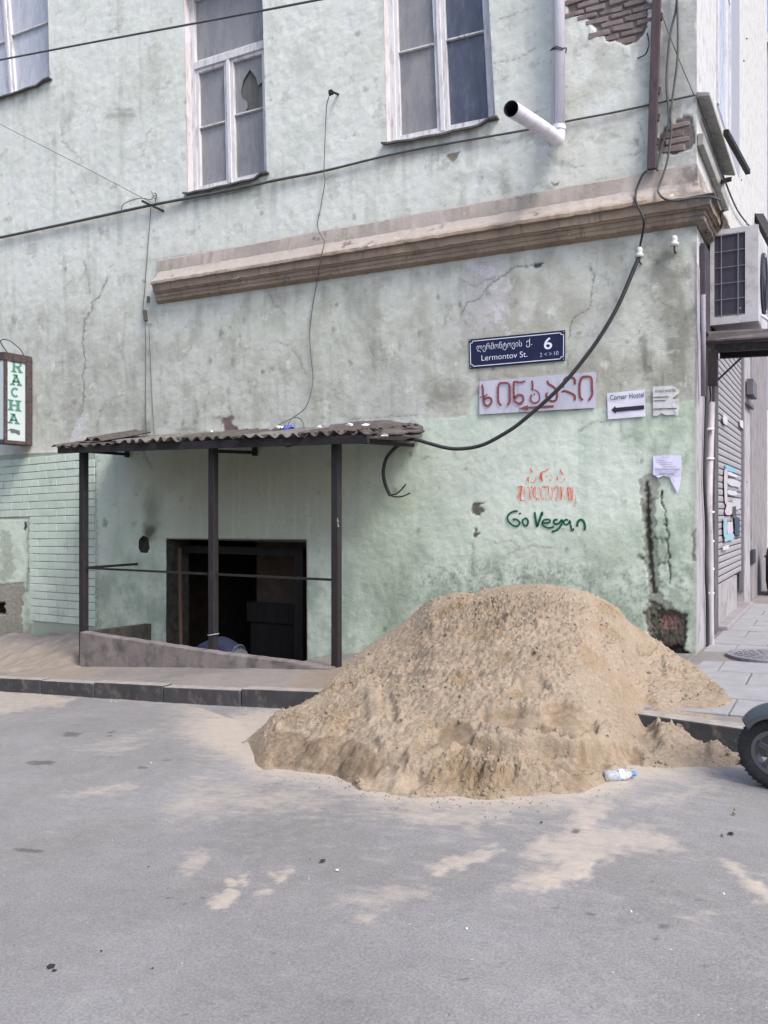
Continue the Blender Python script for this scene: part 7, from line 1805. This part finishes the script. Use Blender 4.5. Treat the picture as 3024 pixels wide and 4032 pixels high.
def wheel(c_, ax_, name_prefix):
    mb = MB(); prof = [(.135, -.036), (.16, -.050), (.195, -.052), (.215, -.038), (.2245, -.016), (.2245, .016), (.215, .038), (.195, .052), (.16, .050), (.135, .036)]
    mb.lathe(prof, c_, ax_, 48); w_o = mb.build('wheel', M['tyre'], sco, smooth=True)
    mb = MB(); mb.lathe([(.137, -.034), (.137, -.041), (.115, -.040), (.112, -.02), (.112, .02), (.115, .040), (.137, .041), (.137, .034)], c_, ax_, 40); mb.build('rim', M['alloy'], w_o, smooth=False)
    for k in range(5):
        a = 2 * math.pi * k / 5 + .3; u = Vector((0, 0, 1)) * math.sin(a) + (ax_.cross(Vector((0, 0, 1)))) * math.cos(a)
        mb = MB(); mb.bar(c_ + u * .03, c_ + u * .122, .028, .03, ax_); mb.build('spoke', M['alloy'], w_o, bevel=.004)
    mb = MB(); mb.lathe([(0, -.05), (.04, -.048), (.042, .048), (0, .05)], c_, ax_, 24); mb.build('hub', M['alloy'], w_o)
    mb = MB()
    for k in range(44):
        a = 2 * math.pi * k / 44; u = Vector((0, 0, 1)) * math.sin(a) + (ax_.cross(Vector((0, 0, 1)))) * math.cos(a)
        t_ = ax_.cross(u)
        mb.bar(c_ + u * .2235 - ax_ * .034 + t_ * .012, c_ + u * .2255 + ax_ * .002 - t_ * .006, .007, .003, u); mb.bar(c_ + u * .2235 + ax_ * .034 + t_ * .012, c_ + u * .2255 - ax_ * .002 - t_ * .006, .007, .003, u)
    mb.build('tread_block', M['tyre'], w_o, kind='stuff')
wheel(wc, axw, 'front')
rear = wc + Vector((1.28, 0, 0)); rear.z = float(G(rear.x)) - KERB_H + RW
wheel(rear, Vector((0, 1, 0)), 'rear')
# front mudguard: a shell round the upper half of the wheel
mb = MB(); n = 22; m_ = 9; vs = []; fs = []
for i in range(n + 1):
    a = math.radians(138 - 146 * i / n)
    for j in range(m_):
        b = (j / (m_ - 1) - .5) * 2
        rr_ = .272 + .055 * math.sin(min(1, i / n * 1.5) * math.pi / 2) - .085 * abs(b) ** 2.4
        wd = .105 * (.62 + .38 * math.sin(math.pi * min(1, (i + 2) / n * 1.0)))
        vs.append(wc + fw * rr_ * math.cos(a) + Vector((0, 0, rr_ * math.sin(a))) + axw * b * wd)
for i in range(n):
    for j in range(m_ - 1): fs.append((i * m_ + j, i * m_ + j + 1, (i + 1) * m_ + j + 1, (i + 1) * m_ + j))
mb.add(vs, fs); fd_o = mb.build('mudguard', M['scoot'], sco, smooth=True)
md = fd_o.modifiers.new('thick', 'SOLIDIFY'); md.thickness = .006
for sgn in (-1, 1):
    mb = MB(); mb.tube([wc + axw * .075 * sgn, wc + axw * .07 * sgn + Vector((.10, 0, .36))], [.022, .026], 12); mb.build('fork_leg', M['scoot_black'], sco, smooth=True)
mb = MB(); mb.tube([wc + Vector((.10, 0, .34)), wc + Vector((.24, 0, .84))], .03, 12); mb.build('steering_column', M['scoot_black'], sco, smooth=True)
mb = MB()
def loft(mb, secs):                               # secs: (x, z centre, half height, half width)
    n = 14; base = len(mb.v)
    for (x, z, h, w) in secs:
        for k in range(n):
            a = 2 * math.pi * k / n; c_, s_2 = math.cos(a), math.sin(a)
            mb.v.append(Vector((wc.x + x, wc.y + w * math.copysign(abs(c_) ** .7, c_), wc.z + z + h * math.copysign(abs(s_2) ** .7, s_2))))
    for i in range(len(secs) - 1):
        for k in range(n): mb.f.append([base + i * n + k, base + i * n + (k + 1) % n, base + (i + 1) * n + (k + 1) % n, base + (i + 1) * n + k])
    mb.f.append([base + k for k in range(n)]); mb.f.append([base + (len(secs) - 1) * n + k for k in range(n)][::-1])
loft(mb, [(.10, .42, .14, .10), (.16, .42, .22, .18), (.24, .38, .30, .21), (.32, .30, .28, .20), (.36, .24, .20, .19)]); mb.build('leg_shield', M['scoot'], sco, smooth=True)
mb = MB(); loft(mb, [(.30, .02, .05, .17), (.40, .0, .05, .18), (.72, .0, .05, .18), (.80, .04, .06, .16)]); mb.build('floorboard', M['scoot_black'], sco, smooth=True)
mb = MB(); loft(mb, [(.74, .22, .20, .14), (.85, .28, .22, .18), (1.10, .32, .18, .19), (1.40, .36, .12, .14), (1.60, .42, .06, .07)]); mb.build('rear_body', M['scoot'], sco, smooth=True)
mb = MB(); loft(mb, [(.74, .52, .03, .11), (.85, .53, .06, .15), (1.15, .55, .06, .16), (1.45, .58, .05, .13), (1.56, .60, .02, .08)]); mb.build('seat', M['scoot_black'], sco, smooth=True)
mb = MB(); mb.tube(spline([wc + Vector((.34, -.36, .88)), wc + Vector((.28, -.2, .86)), wc + Vector((.24, 0, .84)), wc + Vector((.28, .2, .86)), wc + Vector((.34, .36, .88))], 5), .016, 10); mb.build('handlebar', M['scoot_black'], sco, smooth=True)
mb = MB(); loft(mb, [(.12, .80, .05, .06), (.18, .84, .09, .12), (.30, .86, .08, .12), (.36, .86, .04, .08)]); mb.build('headlight_cowl', M['scoot'], sco, smooth=True)
mb = MB(); mb.lathe([(.0, .012), (.05, .006), (.06, 0)], wc + Vector((.115, 0, .82)), (-1, 0, .1), 20); mb.build('headlight', simple('headlight_glass', (.6, .62, .64), .1, .02), sco, smooth=True)
mb = MB(); mb.tube([wc + Vector((.70, -.10, -.02)), wc + Vector((.78, -.22, -RW + .012))], .012, 8); mb.build('side_stand', M['scoot_black'], sco)
bpy.context.view_layer.update()
